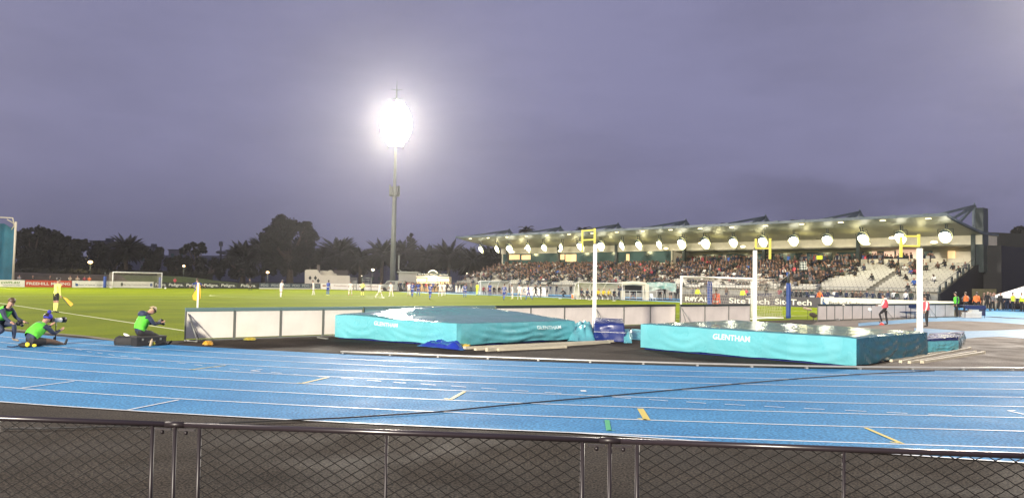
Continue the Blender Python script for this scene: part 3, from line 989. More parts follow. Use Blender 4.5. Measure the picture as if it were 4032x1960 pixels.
# ================================================================== TREES
m_leaf = M('dusk leaves', (0.018, 0.018, 0.008), 0.8, var=0.4, vscale=0.6)
m_palm = M('palm fronds', (0.022, 0.021, 0.009), 0.7, var=0.35, vscale=0.7)
m_bark = M('bark', (0.09, 0.07, 0.05), 0.9, var=0.3, vscale=2)
palm_cache = {}
def palm_mesh(seed, R, nf, hang=1.0):
    key = (seed, R, nf, hang)
    if key in palm_cache: return palm_cache[key]
    rng = random.Random(seed)
    mb = MB()
    for i in range(nf):
        az = rng.uniform(0, 2 * PI)
        el = math.asin(rng.uniform(-0.45, 1.0)) * 1.0
        L = R * rng.uniform(0.85, 1.08)
        d = Vector((math.cos(az), math.sin(az), 0))
        pts = []
        ang = el
        p = Vector((0, 0, 0)) + d * 0.3
        n = 9
        for k in range(n + 1):
            pts.append(p.copy())
            p = p + (d * math.cos(ang) + Vector((0, 0, 1)) * math.sin(ang)) * L / n
            ang -= 0.17 * hang * rng.uniform(0.7, 1.3) * (1 if ang > -1.3 else 0)
        sd = Vector((-d.y, d.x, 0))
        for k in range(n):
            a, b = pts[k], pts[k + 1]
            w = 0.07
            mb.quad(a - sd * w, b - sd * w, b + sd * w, a + sd * w)
            for q in range(6):
                f = (q + 0.5) / 5
                c = a.lerp(b, f)
                t_ = (k + f) / n
                ll = R * 0.19 * math.sin(PI * min(1, 0.15 + t_ * 0.9)) + 0.1
                fw = (b - a).normalized()
                for s_ in (-1, 1):
                    tip = c + (sd * s_ * 0.7 + fw * 1.0 + Vector((0, 0, -0.45 + rng.uniform(-.2, .2)))) * ll
                    mb.add([c - fw * 0.09, c + fw * 0.09, tip], [(0, 1, 2)])
    me = mb.build('crown', m_palm)
    palm_cache[key] = me.data
    bpy.data.objects.remove(me)
    return palm_cache[key]
def palm(loc, H, R, seed, label, nf=70, group='palms behind the far bank', hang=0.55, tr=0.45):
    t = empty('palm_tree', loc, random.uniform(0, 6), label, 'palm tree', group)
    o = bpy.data.objects.new('crown', palm_mesh(seed % 3, 4.0, nf, hang)); COL.objects.link(o); o.parent = t
    o.location = (0, 0, H - R * 0.62); o.scale = (R / 4.0,) * 3
    mb = MB()
    mb.tube([(0, 0, -0.5), (0, 0, H * 0.3), (0, 0, H - R * 0.75)], [tr * 1.25, tr, tr * 1.1], 8)
    mb.ball((0, 0, H - R * 0.72), tr * 1.9, sq=(1, 1, 1.3))
    mb.build('trunk', m_bark, t)
    return t
def tree_at(x, ytop, Y):
    p = atY(x, ytop, Y)
    return Vector((p.x, p.y, 0)), p.z
DT = 205
tp = [(500, 934, 205, 4.6, 'date palm standing behind the far goal'),
      (964, 960, 215, 5.0, 'date palm left of the big dark tree, by the thin tower'),
      (1040, 944, 222, 4.8, 'date palm half hidden at the left edge of the big dark tree'),
      (1262, 984, 210, 4.2, 'small date palm at the right foot of the big dark tree'),
      (1335, 944, 215, 5.8, 'tall date palm between the big tree and the light mast'),
      (1421, 985, 205, 4.0, 'short date palm over the white building right end'),
      (1506, 953, 205, 4.9, 'date palm just left of the light mast pole'),
      (1588, 950, 218, 4.6, 'date palm just right of the light mast pole'),
      (1686, 973, 214, 4.6, 'date palm above the food kiosk'),
      (1768, 960, 205, 5.0, 'leaning full date palm right of the food kiosk'),
      (1864, 980, 200, 4.8, 'date palm beside the left end of the grandstand seats'),
      (1944, 972, 208, 5.0, 'date palm behind the left tip of the grandstand roof')]
for i, (x, yt, Y, R, lb) in enumerate(tp):
    loc, z = tree_at(x, yt, Y)
    palm(loc, z, R * 1.08, i, lb, nf=170)
for i, (x, yt, Y, R) in enumerate([(2072, 882, 215, 2.6), (2300, 882, 200, 2.6), (2834, 864, 175, 2.4), (3147, 852, 150, 2.4)]):
    loc, z = tree_at(x, yt, Y)
    palm(loc, z, R, i + 1, ['slim fan palm rising over the left part of the stand roof', 'fan palm top behind the yellow frame of the left white post', 'palm top peeping over the middle of the stand roof', 'palm top peeping over the right half of the stand roof'][i], nf=40, group='palms behind the grandstand', hang=1.3, tr=0.22)

def leafy(name, loc, blobs, nleaf, size, label, mat=None, trunk=(0.5, 6), seed=1, group=None, flat=1.0):
    rng = random.Random(seed)
    t = empty(name, loc, 0, label, 'tree', group)
    tw = sum(b[3] ** 2 for b in blobs)
    mb = MB()
    for (bx, by, bz, br) in blobs:
        n = int(nleaf * br ** 2 / tw)
        # sub clumps
        cl = [Vector((rng.gauss(0, 1), rng.gauss(0, 1), rng.gauss(0, 1))).normalized() * br * rng.uniform(0.45, 0.95) for _ in range(26)]
        for k in range(n):
            c = rng.choice(cl)
            q = c + Vector((rng.gauss(0, 1), rng.gauss(0, 1), rng.gauss(0, .8))) * br * 0.20
            if q.length > br * 1.12: q *= 0.9
            q.z *= flat
            q += Vector((bx, by, bz))
            u = Vector((rng.gauss(0, 1), rng.gauss(0, 1), rng.gauss(0, 1))).normalized()
            v = u.orthogonal().normalized()
            s_ = size * rng.uniform(0.5, 1.2)
            mb.add([q - u * s_, q + v * s_ * 0.7, q + u * s_, q - v * s_ * 0.7], [(0, 1, 2, 3)])
    mb.build('crown', mat or m_leaf, t)
    mb = MB()
    r0, hh = trunk
    mb.tube([(0, 0, -0.3), (0.1, 0, hh * 0.5), (0, 0, hh)], [r0, r0 * 0.7, r0 * 0.55], 8)
    for (bx, by, bz, br) in blobs[:8]:
        mb.tube([(0, 0, hh * 0.75), (bx * 0.5, by * 0.5, hh * 0.4 + bz * 0.5), (bx, by, bz)], [r0 * 0.5, r0 * 0.35, r0 * 0.12], 6)
    mb.build('trunk', m_bark, t)
    return t
def blobs_from(px, Y0, spread=2.5, seed=1):
    """crown clumps placed where the photo shows the tree's mass: list of (x, y, radius in photo px)"""
    rng = random.Random(seed)
    pts = [(atY(x, y, Y0), r * Y0 / FPX) for x, y, r in px]
    cx_ = sum(p.x for p, r in pts) / len(pts)
    return Vector((cx_, Y0, 0)), [(p.x - cx_, rng.uniform(-spread, spread), p.z, r) for p, r in pts]
loc, bl = blobs_from([(1120, 885, 34), (1090, 905, 38), (1150, 900, 40), (1195, 895, 30), (1215, 930, 32), (1080, 940, 36), (1130, 945, 45), (1185, 955, 42), (1225, 965, 22), (1065, 975, 36), (1120, 995, 46), (1180, 1000, 40), (1225, 1010, 30), (1075, 1025, 40), (1140, 1045, 46), (1200, 1045, 36), (1050, 1055, 34)], 195, 5, 3)
leafy('dark_tree', loc, bl, 26000, 0.34, 'huge dark rounded tree rising above the palms and the bank', trunk=(1.0, 7), seed=5)
loc, bl = blobs_from([(772, 965, 12), (752, 975, 14), (795, 970, 16), (812, 985, 14), (735, 990, 14), (775, 992, 16)], 230, 3, 4)
leafy('dark_tree', loc, bl, 2600, 0.30, 'thin feathery gum tree beside the thin tower with a disc', trunk=(0.5, 6), seed=6)
loc, bl = blobs_from([(1619, 925, 7), (1610, 940, 10), (1624, 945, 9), (1612, 962, 11), (1625, 970, 12), (1618, 990, 14), (1618, 1010, 15)], 235, 1, 5)
leafy('pine_tree', loc, bl, 2600, 0.28, 'narrow ragged pine rising right of the light mast', trunk=(0.4, 9), seed=7)
# dark park trees on the left
lt = [([(90, 935, 30), (120, 925, 28), (150, 915, 26), (70, 965, 36), (120, 970, 40), (165, 960, 34), (90, 1010, 44), (150, 1015, 44), (100, 1055, 40), (160, 1060, 40)], 195, 'dark ragged tree with bare top twigs beside the teal cage'),
      ([(190, 930, 26), (220, 935, 28), (205, 965, 34), (240, 975, 30), (205, 1010, 40), (245, 1020, 36), (215, 1058, 40)], 200, 'dark rounded tree second from the left edge'),
      ([(268, 945, 16), (285, 960, 24), (310, 965, 24), (280, 990, 32), (320, 1000, 32), (290, 1035, 36), (330, 1050, 34)], 205, 'dark tree behind the leftmost glowing lamp'),
      ([(350, 965, 22), (380, 968, 24), (365, 1000, 32), (400, 1005, 30), (370, 1045, 36), (410, 1050, 34)], 212, 'low dark tree between the leftmost lamp and the palm'),
      ([(440, 975, 24), (460, 1000, 30), (430, 1020, 34), (470, 1050, 34)], 215, 'dark tree just left of the date palm behind the goal'),
      ([(560, 985, 24), (590, 975, 24), (615, 980, 22), (640, 1000, 24), (580, 1015, 34), (625, 1035, 34), (560, 1050, 34)], 210, 'dark tree just right of the date palm behind the goal'),
      ([(675, 1020, 24), (705, 1015, 26), (740, 1020, 26), (690, 1050, 30), (735, 1055, 30)], 208, 'low dark tree behind the second small lamp'),
      ([(790, 1020, 26), (825, 1025, 26), (860, 1028, 26), (800, 1055, 30), (850, 1058, 30)], 208, 'low dark tree below the thin tower'),
      ([(905, 1020, 26), (940, 1030, 30), (985, 1030, 30), (1000, 1060, 30), (930, 1062, 30)], 206, 'low dark tree at the left foot of the big tree'),
      ([(1290, 1035, 26), (1340, 1035, 28), (1390, 1045, 26), (1430, 1050, 22), (1290, 1065, 26)], 212, 'low dark tree behind the pale sculpted building'),
      ([(1530, 1020, 22), (1570, 1020, 26), (1620, 1035, 28), (1660, 1030, 28), (1590, 1055, 26), (1640, 1062, 26)], 216, 'low dark tree behind the light mast base'),
      ([(1720, 1010, 26), (1700, 1040, 26), (1750, 1035, 24)], 216, 'low dark tree behind the kiosk sign'),
      ([(1890, 1040, 22), (1930, 1030, 26), (1970, 1030, 30), (2000, 1010, 24), (1980, 1000, 24)], 212, 'low dark tree at the left end of the stand')]
for i, (px, Y, lb) in enumerate(lt):
    if i >= 4: px = [(x, y + 12, r * .84) for x, y, r in px]
    loc, bl = blobs_from(px, Y, 4, i + 10)
    leafy('dark_tree', loc, bl, 900 * len(px), 0.36, lb, trunk=(0.6, 4), seed=20 + i, group='dark park trees beyond the bank')
# dark clipped hedge on the bank top
mb = MB(); rng = random.Random(9)
for i in range(9000):
    b = rng.uniform(-75, 60); q = P(151 + rng.uniform(-0.8, 0.8), b, 1.2 + rng.uniform(0, 1.7))
    u = Vector((rng.gauss(0, 1), rng.gauss(0, 1), rng.gauss(0, 1))).normalized(); v = u.orthogonal().normalized(); s_ = 0.35
    mb.add([q - u * s_, q + v * s_, q + u * s_, q - v * s_], [(0, 1, 2, 3)])
for k in range(68):
    mb.box(P(151, -74 + k * 2, 1.9), (0.9, 2.0, 1.6), rz=PANG)
tag(mb.build('hedge', m_leaf), 'long dark hedge along the top of the far bank', 'hedge')

# ================================================================== FAR BUILDINGS
m_far = M('far dusk wall', (0.10, 0.10, 0.14), 0.9)
m_far2 = M('far dusk roof', (0.05, 0.055, 0.08), 0.9)
def fblock(x0, x1, yt, Y, label, h=None, roof=True):
    p0, p1 = atY(x0, yt, Y), atY(x1, yt, Y)
    t = empty('far_building', ((p0.x + p1.x) / 2, Y, 0), 0, label, 'building', 'distant buildings')
    w = p1.x - p0.x
    mb = MB(); mb.box((0, 5, p0.z / 2), (w, 10, p0.z)); mb.build('wall', m_far, t)
    mb = MB(); mb.box((0, 5, p0.z + 0.2), (w + 0.6, 10.6, 0.4)); mb.box((w * 0.2, 5, p0.z + 0.9), (w * 0.25, 3, 1.2)); mb.build('roof', m_far2, t)
    mb = MB()
    for k in range(max(2, int(w / 3))):
        for r in range(3):
            mb.box((-w / 2 + (k + 0.5) * w / max(2, int(w / 3)), -0.03, p0.z - 2.0 - r * 3.1), (1.3, 0.05, 1.4))
    mb.build('window', m_glass, t)
    return t
fblock(355, 430, 950, 330, 'blocky building on the hill behind the leftmost lamp')
fblock(552, 600, 972, 340, 'low flat building behind the tree right of the first palm')
fblock(664, 730, 985, 330, 'grey block left of the feathery gum tree')
fblock(1455, 1510, 1048, 350, 'low far building seen in the gap left of the mast')
fblock(1375, 1440, 1075, 320, 'far low building behind the short palm')
t = empty('thin_tower', atY(866, 1090, 300).to_2d().to_3d(), 0, 'thin distant tower with a dark disc near its top', 'tower')
mb = MB(); zt1 = atY(866, 948, 300).z; zd = atY(866, 993, 300).z
mb.tube([(0, 0, 0), (0, 0, zd), (0, 0, zt1)], [0.5, 0.4, 0.08], 8); mb.build('shaft', m_far2, t)
mb = MB(); mb.tube([(0, 0, zd - 0.5), (0, 0, zd), (0, 0, zd + 0.5)], [1.2, 1.85, 1.2], 16); mb.build('disc_platform', m_far2, t)
mb = MB(); mb.box((0, 0, zd + 3), (1.1, 1.1, 1.6)); mb.build('lantern', m_far2, t)
# dark hill ridge far behind
mb = MB()
for i in range(60):
    x = -420 + i * 14
    h = 9 + 5 * noise.noise(Vector((i * 0.15, 0, 0))) + 6 * math.exp(-((x + 150) / 90) ** 2)
    x2 = x + 14; h2 = 9 + 5 * noise.noise(Vector(((i + 1) * 0.15, 0, 0))) + 6 * math.exp(-((x2 + 150) / 90) ** 2)
    mb.quad((x, 420, -1), (x2, 420, -1), (x2, 470, h2), (x, 470, h)); mb.quad((x, 470, h), (x2, 470, h2), (x2, 560, -1), (x, 560, -1))
tag(mb.build('distant_hill', m_far2), 'low dark ridge on the horizon', 'hill', kind='structure')

# street lamps
def slamp(x, y, Y, r, col, label, e):
    p = atY(x, y, Y)
    t = empty('street_lamp', (p.x, Y, 0), 0, label, 'street lamp', 'lamps in the park')
    mb = MB(); mb.tube([(0, 0, 0), (0, 0, p.z - 0.1)], 0.07, 6); mb.build('post', m_dark, t)
    m = M('park lamp glow %s' % (col == 0), (1, 1, 1), 0.4, emit=(1.0, 0.58, 0.18) if col == 0 else (1, 0.85, 0.6), estr=e * .3)
    mb = MB(); mb.ball((0, 0, p.z), r * .62, sq=(1.3, 1, 0.8)); mb.build('lamp_head', m, t)
    ld = bpy.data.lights.new('park_lamp', 'POINT'); ld.energy = 900 * r; ld.color = (1, .8, .45); ld.shadow_soft_size = r
    lo = bpy.data.objects.new('park_lamp', ld); COL.objects.link(lo); lo.parent = t; lo.location = (0, -1.2, p.z)
slamp(356, 1032, 165, 0.62, 0, 'brightest warm lamp at the left, above the banner boards', 14)
slamp(724, 1047, 170, 0.36, 0, 'small warm lamp between the far goal and the thin tower', 12)
slamp(1054, 1072, 165, 0.42, 0, 'warm lamp below the big dark tree', 12)
slamp(1468, 1062, 190, 0.45, 1, 'white lamp in the sky gap left of the mast', 12)
slamp(1424, 1086, 190, 0.16, 1, 'tiny lamp beside the pale sculpted building', 8)
slamp(1838, 1076, 190, 0.18, 1, 'tiny lamp left of the grandstand seats', 5)

# ================================================================== SCULPTED PALE BUILDING
m_pale = M('pale rendered wall', (0.52, 0.48, 0.40), 0.7, var=0.08, vscale=0.4)
m_pale2 = M('pale rendered curved wall', (0.50, 0.47, 0.36), 0.7, var=0.08, vscale=0.4)
m_port = M('dark porthole glass', (0.02, 0.02, 0.022), 0.2)
YB = 158
def pb(x, y, Y=YB): return atY(x, y, Y)
c0 = pb(1290, 1120)
bld = empty('changing_pavilion', (c0.x, YB, 0), 0, 'pale sculpted pavilion with wavy parapet and diamond portholes', 'building')
def px2(x, y, Y=YB): p = pb(x, y, Y); return (p.x - c0.x, p.z)
outline = [px2(x, y) for x, y in ((1200, 1130), (1200, 1064), (1209, 1061), (1246, 1061), (1252, 1066), (1256, 1073), (1260, 1074), (1264, 1082), (1375, 1085), (1377, 1088), (1377, 1130))]
def extrude(name, out, y0, y1, mat, par):
    mb = MB(); n = len(out)
    vs = [(x, y0, z) for x, z in out] + [(x, y1, z) for x, z in out]
    fs = [tuple(range(n))[::-1], tuple(range(n, 2 * n))] + [(i, (i + 1) % n, n + (i + 1) % n, n + i) for i in range(n)]
    mb.add(vs, fs); return mb.build(name, mat, par)
extrude('wall', [(x, max(z, 0)) for x, z in outline], 0, 0.5, m_pale, bld)
o2 = [px2(x, y, YB + 4) for x, y in ((1252, 1090), (1252, 1064), (1262, 1066), (1272, 1065), (1290, 1067), (1297, 1063), (1304, 1063), (1311, 1068), (1314, 1075), (1322, 1077), (1328, 1086), (1328, 1090))]
extrude('rear_parapet', o2, 4.0, 4.4, m_pale2, bld)
w_ = [px2(1200, 1080)[0], px2(1377, 1080)[0]]
mb = MB(); zz = px2(1300, 1088)[1]
mb.box(((w_[0] + w_[1]) / 2, 4.5, (zz - 0.1) / 2), (w_[1] - w_[0] - 0.2, 8, zz - 0.1)); mb.build('body', m_pale, bld)
mb = MB(); q = px2(1340, 1063, YB + 9); q2 = px2(1315, 1080, YB + 9); q3 = px2(1371, 1080, YB + 9)
mb.box(((q2[0] + q3[0]) / 2, 9, q[1] / 2), (q3[0] - q2[0], 0.3, q[1])); mb.build('rear_screen', M('brown screen', (0.06, 0.05, 0.045), 0.8), bld)
for x, y in ((1221, 1094), (1242, 1094), (1253, 1105)):
    px_, pz = px2(x, y); mb = MB(); r_ = 0.30
    mb.add([(px_, -0.02, pz + 1.5 * r_), (px_ + r_, -0.02, pz), (px_, -0.02, pz - 1.5 * r_), (px_ - r_, -0.02, pz)], [(0, 1, 2, 3)])
    mb.tube([(px_, -0.01, pz), (px_, 0.02, pz)], r_ * 0.9, 10)
    mb.build('porthole', m_port, bld)
for x, y, w in ((1247, 1047, 0.5), (1213, 1056, 0.18)):
    px_, pz = px2(x, y); mb = MB(); mb.box((px_, 1.5, pz / 2 + 0.5), (w, w, pz - 0.5)); mb.build('vent_stack', M('brown vent', (0.12, 0.10, 0.08), 0.7), bld)

# kiosk with sign left of the stand
m_sign = M('dark green sign board', (0.012, 0.03, 0.028), 0.6)
m_cabin = M('kiosk cream wall', (0.55, 0.50, 0.38), 0.6)
kc = atY(1705, 1130, 150)
kio = empty('food_kiosk', (kc.x, 150, 0), 0, 'lit food kiosk with dark sign board and three glowing awnings', 'kiosk')
def kp(x, y): p = atY(x, y, 150); return p.x - kc.x, p.z
x0, zt_ = kp(1641, 1087); x1, zb_ = kp(1771, 1140)
mb = MB(); mb.box(((x0 + x1) / 2, 2.0, zt_ / 2), (x1 - x0, 3.6, zt_)); mb.build('cabin', M('kiosk inside', (0.45, 0.33, 0.18), 0.7), kio)
xs0, zs1 = kp(1643, 1075); xs1, zs0 = kp(1768, 1087)
extrude('sign_board', [(xs0, zs0), (xs0, zs1)] + [(xs0 + (xs1 - xs0) * (0.30 + 0.42 * i / 12), zs1 + 0.55 * math.sin(PI * i / 12)) for i in range(13)] + [(xs1, zs1), (xs1, zs0)], 0.0, 0.15, m_sign, kio)
mb = MB(); xa0, za = kp(1641, 1089); mb.box(((xs0 + xs1) / 2, -0.5, za), (xs1 - xs0 + .2, 1.2, 0.26)); mb.build('awning_beam', m_cream, kio)
for i, (xa, xb) in enumerate(((1643, 1678), (1686, 1718), (1725, 1768))):
    xl, za1 = kp(xa, 1096); xr, za0 = kp(xb, 1108)
    mb = MB(); mb.box(((xl + xr) / 2, -0.35, (za1 + za0) / 2), (xr - xl, 0.25, za1 - za0))
    mb.build('glowing_awning', M('lit awning', (0.8, 0.7, 0.5), 0.7, emit=(1.0, 0.88, 0.66), estr=2.2), kio)
mb = MB(); xl, za1 = kp(1643, 1110); xr, za0 = kp(1768, 1118)
mb.box(((xl + xr) / 2, -0.1, (za1 + za0) / 2), (xr - xl, 0.1, za1 - za0)); mb.build('serving_hatch', m_warm, kio)
lettering('Big & Better Burgers', (zs1 - zs0) * 0.62, (xs1 - xs0) * 0.60, (xs0 + (xs1 - xs0) * 0.33, -0.01, (zs0 + zs1) / 2), (1, 0, 0), (0, 0, 1), m_white, kio, shear=0.2)
lettering('Hot Food', (zs1 - zs0) * 0.62, (xs1 - xs0) * 0.26, (xs0 + (xs1 - xs0) * 0.83, -0.01, (zs0 + zs1) / 2), (1, 0, 0), (0, 0, 1), m_white, kio, shear=0.2)
mb = MB(); pts = []
for i in range(11):
    f = -1 + 2 * i / 10; pts.append((xs0 + (xs1 - xs0) * 0.49 + f * 0.85, -0.05, zs1 + 0.55 - 0.45 * f * f))
mb.tube(pts, 0.09, 6); mb.build('sign_arch', m_white, kio)
ld = bpy.data.lights.new('kiosk_light', 'POINT'); ld.energy = 900; ld.color = (1, .75, .42); ld.shadow_soft_size = 0.5
lo = bpy.data.objects.new('kiosk_light', ld); COL.objects.link(lo); lo.parent = kio; lo.location = (0, -1.6, 2.5)
# grey shed left of kiosk
sc_ = atY(1605, 1120, 152)
shed = empty('grey_shed', (sc_.x, 152, 0), 0, 'pale flat roofed shed between the mast and the food kiosk', 'shed')
w = (atY(1640, 1100, 152).x - atY(1568, 1100, 152).x)
h = atY(1605, 1074, 152).z
mb = MB(); mb.box((0, 2, h / 2), (w, 4, h)); mb.build('wall', M('grey shed wall', (0.30, 0.30, 0.27), 0.7), shed)
mb = MB(); mb.box((0, 1.9, h + 0.12), (w + 0.5, 4.6, 0.24)); mb.build('roof', m_pole, shed)
mb = MB(); mb.box((0.1, -0.03, h - 1.9), (w * 0.9, 0.06, 0.5)); mb.build('window', m_port, shed)
mb = MB(); mb.tube([(-w / 2, -0.1, h + 3.2), (-w / 2, -0.1, h + 0.6), (-w / 2 + 0.6, -0.1, h + 0.1), (w / 2, -0.1, h)], 0.12, 6); mb.build('pipe', m_pole, shed)

# dark buildings to the right of the stand
m_dk = M('dark night wall', (0.022, 0.024, 0.022), 0.9)
m_red = M('dark red curved wall', (0.075, 0.016, 0.014), 0.8)
Y = 118
pr = atY(3935, 1130, Y)
rb = empty('dark_hall', (pr.x, Y, 0), 0, 'dark hall with red curved wall right of the grandstand', 'building')
def dp(x, y, Y_=Y): p = atY(x, y, Y_); return p.x - pr.x, p.z
out = [dp(x, y) for x, y in ((3800, 1130), (3800, 905), (3850, 900), (3900, 912), (4032, 918), (4400, 930), (4400, 1130))]
extrude('wall', [(x, max(z, 0)) for x, z in out], 1.0, 12, m_dk, rb)
rr = [dp(3905, 1105)] + [dp(x, y) for x, y in ((3908, 1060), (3925, 1010), (3960, 985), (4010, 975), (4100, 985), (4200, 1000), (4200, 1105))]
extrude('red_wall', rr, 0.2, 0.95, m_red, rb)
xa, za = dp(3960, 1112); xb, zb = dp(4100, 1119)
mb = MB(); mb.box(((dp(3955, 1110)[0] + dp(4080, 1110)[0]) / 2, 0.0, dp(3990, 1114)[1]), (dp(4080, 1110)[0] - dp(3955, 1110)[0], 0.3, 0.5)); mb.build('white_band', M('pale band', (0.25, 0.22, 0.18), 0.7), rb)
mb = MB(); x_, z_ = dp(4040, 1100); mb.box((x_ + 0.4, 0.0, z_ - 0.8), (2.4, 0.5, 3.2)); mb.build('pale_pier', M('pale pier', (0.30, 0.25, 0.2), 0.7), rb)
mb = MB(); x_, z_ = dp(3898, 885); mb.box((x_, 3, z_), (0.9, 0.9, 0.5)); mb.tube([(x_, 3, z_ - 1.4), (x_, 3, z_)], 0.3, 8); mb.build('roof_vent', m_far, rb)
x_, z_ = dp(3882, 1085)
mb = MB(); mb.box((x_, -0.6, z_), (2.6, 0.5, 0.35)); mb.build('strip_lamp', M('awning strip lamp', (1, 1, 1), 0.4, emit=(1.0, 0.82, 0.5), estr=12), rb)
ld = bpy.data.lights.new('awning_light', 'POINT'); ld.energy = 300; ld.color = (1, .8, .5); ld.shadow_soft_size = 0.4
lo = bpy.data.objects.new('awning_light', ld); COL.objects.link(lo); lo.parent = rb; lo.location = (x_, -1.6, z_ - 0.3)
mb = MB(); x_, z_ = dp(3892, 1015); mb.ball((x_, -0.1, z_), 0.25); mb.build('wall_lamp', m_lampw, rb)
# dark screen structures below the stand's right end
mb = MB(); x0_, z0_ = dp(3700, 1150, 104); 
leafloc, bl = blobs_from([(3990, 915, 12), (4012, 908, 16), (4032, 905, 18), (4022, 925, 20)], 150, 2, 44)
leafy('dark_tree', leafloc, bl, 2500, 0.3, 'dark tree top above the hall roof at the right edge', trunk=(0.4, 5), seed=61)
x0_ = atY(3838, 1140, 99)
sgn = empty('display_board', (x0_.x, 99, 0), 0, 'olive display board standing behind the crowd at the right', 'board')
mb = MB(); w = atY(3923, 1140, 99).x - atY(3818, 1140, 99).x
mb.box((w * .3, 0, atY(3870, 1155, 99).z), (w, 0.12, 1.1)); mb.build('panel', M('olive panel', (0.16, 0.15, 0.08), 0.7, var=.2), sgn)
mb = MB(); mb.tube([(0, 0, 0), (0, 0, 1.6)], 0.05, 6); mb.tube([(w * .6, 0, 0), (w * .6, 0, 1.6)], 0.05, 6); mb.build('leg', m_dark, sgn)
# ================================================================== NEAR MESH FENCE
m_fence = M('brown black coated steel', (0.016, 0.012, 0.014), 0.42, spec=0.4)
m_wire = M('black coated wire', (0.006, 0.005, 0.005), 0.6, spec=0.2)
FH = 1.08
f0 = G(0, 1645, FH); f1 = G(4032, 1793, FH)
fd = (f1 - f0); fd.z = 0; fd.normalize()
fn = Vector((-fd.y, fd.x, 0))
def fx(x, y):           # distance along the fence of a photo point on it
    d = ray(x, y); n = Vector((fn.x, fn.y, 0))
    t = n.dot(f0) / n.dot(d)
    p = Vector((d.x * t, d.y * t, EYE + d.z * t))
    return (p - Vector((f0.x, f0.y, 0))).dot(fd)
fang = math.atan2(fd.y, fd.x)
F0 = Vector((f0.x, f0.y, 0))
posts = [fx(686, 1800), fx(2400, 1850)]
gap = 0.155
pitchp = posts[1] - posts[0]
allposts = [posts[0] - pitchp, posts[0], posts[1], posts[1] + pitchp]
def fence_panel(s0, s1, label, mid):
    t = empty('mesh_fence_panel', F0 + fd * s0, fang, label, 'fence', 'mesh fence panels along the track')
    L = s1 - s0
    mb = MB()
    r = 0.013
    mb.tube([(0, 0, 0.08), (0, 0, FH - .01), ], r, 8); mb.tube([(L, 0, 0.08), (L, 0, FH - .01)], r, 8)
    mb.tube([(0, 0, 0.08), (L, 0, 0.08)], r, 8)
    mb.build('frame', m_fence, t)
    mb = MB(); mb.tube([(mid, 0, 0.08), (mid, 0, FH)], 0.010, 8); mb.build('mid_bar', m_fence, t)
    # chain link: interlocking zigzag wires
    mb = MB()
    W_, H_ = 0.104, 0.062
    sl_ = H_ / W_
    wr = 0.0029
    def wire(x0, z0, dx, sgn):
        # diagonal wire clipped to the frame, gently kinked where it crosses its neighbours
        pts = []
        steps = int(dx / (W_ / 4)) + 1
        for i in range(steps + 1):
            x = x0 + dx * i / steps
            z = z0 + sgn * sl_ * (x - x0)
            k = math.sin(2 * PI * (x - x0) / (W_ / 2)) * 0.0018
            pts.append((x, 0.004 * sgn + k, z + k))
        mb.tube(pts, wr, 4, cap=False)
    zb, zt_ = 0.08, FH
    nA = int((L + (zt_ - zb) / sl_) / W_) + 2
    for sgn in (1, -1):
        for i in range(-int((zt_ - zb) / sl_ / W_) - 1, int(L / W_) + 1):
            # line starts at bottom x = i*W_ going up-right (sgn 1) or top going down-right
            xs = i * W_
            xe = xs + (zt_ - zb) / sl_
            a0, a1 = max(0, xs), min(L, xe)
            if a1 - a0 < 0.01: continue
            zst = (zb + sl_ * (a0 - xs)) if sgn == 1 else (zt_ - sl_ * (a0 - xs))
            wire(a0, zst, a1 - a0, sgn)
    mb.build('chain_link', m_wire, t)
    return t
mids = [None, fx(1522, 1750), fx(3322, 1800)]
fence_panel(allposts[0] + gap, posts[0] - gap * .92, 'chain link fence panel at the left end, in front of the track', pitchp * .5)
fence_panel(posts[0] + gap, posts[1] - gap, 'chain link fence panel in the middle with one thin centre bar', mids[1] - posts[0] - gap)
fence_panel(posts[1] + gap, allposts[3] - gap, 'chain link fence panel at the right end with one dark centre bar', mids[2] - posts[1] - gap)
for i, s_ in enumerate(posts):
    t = empty('fence_post', F0 + fd * s_, fang, ['round fence post between the left and middle mesh panels', 'round fence post between the middle and right mesh panels'][i], 'post')
    mb = MB(); mb.tube([(0, 0, 0), (0, 0, FH)], 0.0125, 10); mb.build('post', m_fence, t)
    mb = MB()
    for dx in (-0.075, 0.075):
        mb.box((dx, 0.0, FH - 0.03), (0.10, 0.012, 0.012)); mb.ball((dx, -0.012, FH - 0.045), 0.013)
    mb.build('bracket', m_fence, t)
r_ = empty('fence_rail', F0, fang, 'long dark top rail of the mesh fence with a bright lamp reflection', 'rail')
mb = MB(); mb.tube([(allposts[0], 0, FH), (posts[0] - .02, 0, FH)], 0.0165, 12); mb.tube([(posts[0] - .02, 0, FH), (posts[1] + .02, 0, FH)], 0.0165, 12); mb.tube([(posts[1] + .02, 0, FH), (allposts[3], 0, FH)], 0.0165, 12)
mb.build('rail', M('wet rail steel', (0.02, 0.015, 0.018), 0.28, spec=0.6), r_)
for s_ in posts:
    mb = MB(); mb.tube([(s_ - 0.06, 0, FH), (s_ + 0.06, 0, FH)], 0.0185, 12)
    mb.build('rail_joint', m_fence, r_)

# black cable lying across the track
cp = [(10, 1690), (200, 1687), (574, 1677), (887, 1667), (1100, 1658), (1344, 1647), (1727, 1622.6), (2022, 1593), (2360, 1563), (2688, 1533), (2900, 1512), (3131, 1492), (3366, 1475), (3520, 1467), (3679, 1460)]
mb = MB(); mb.tube([G(x, y, 0.012) + Vector((0, 0, 0.012)) for x, y in cp], 0.011, 6)
tag(mb.build('cable', m_black), 'thin black cable lying diagonally across the blue track', 'cable')

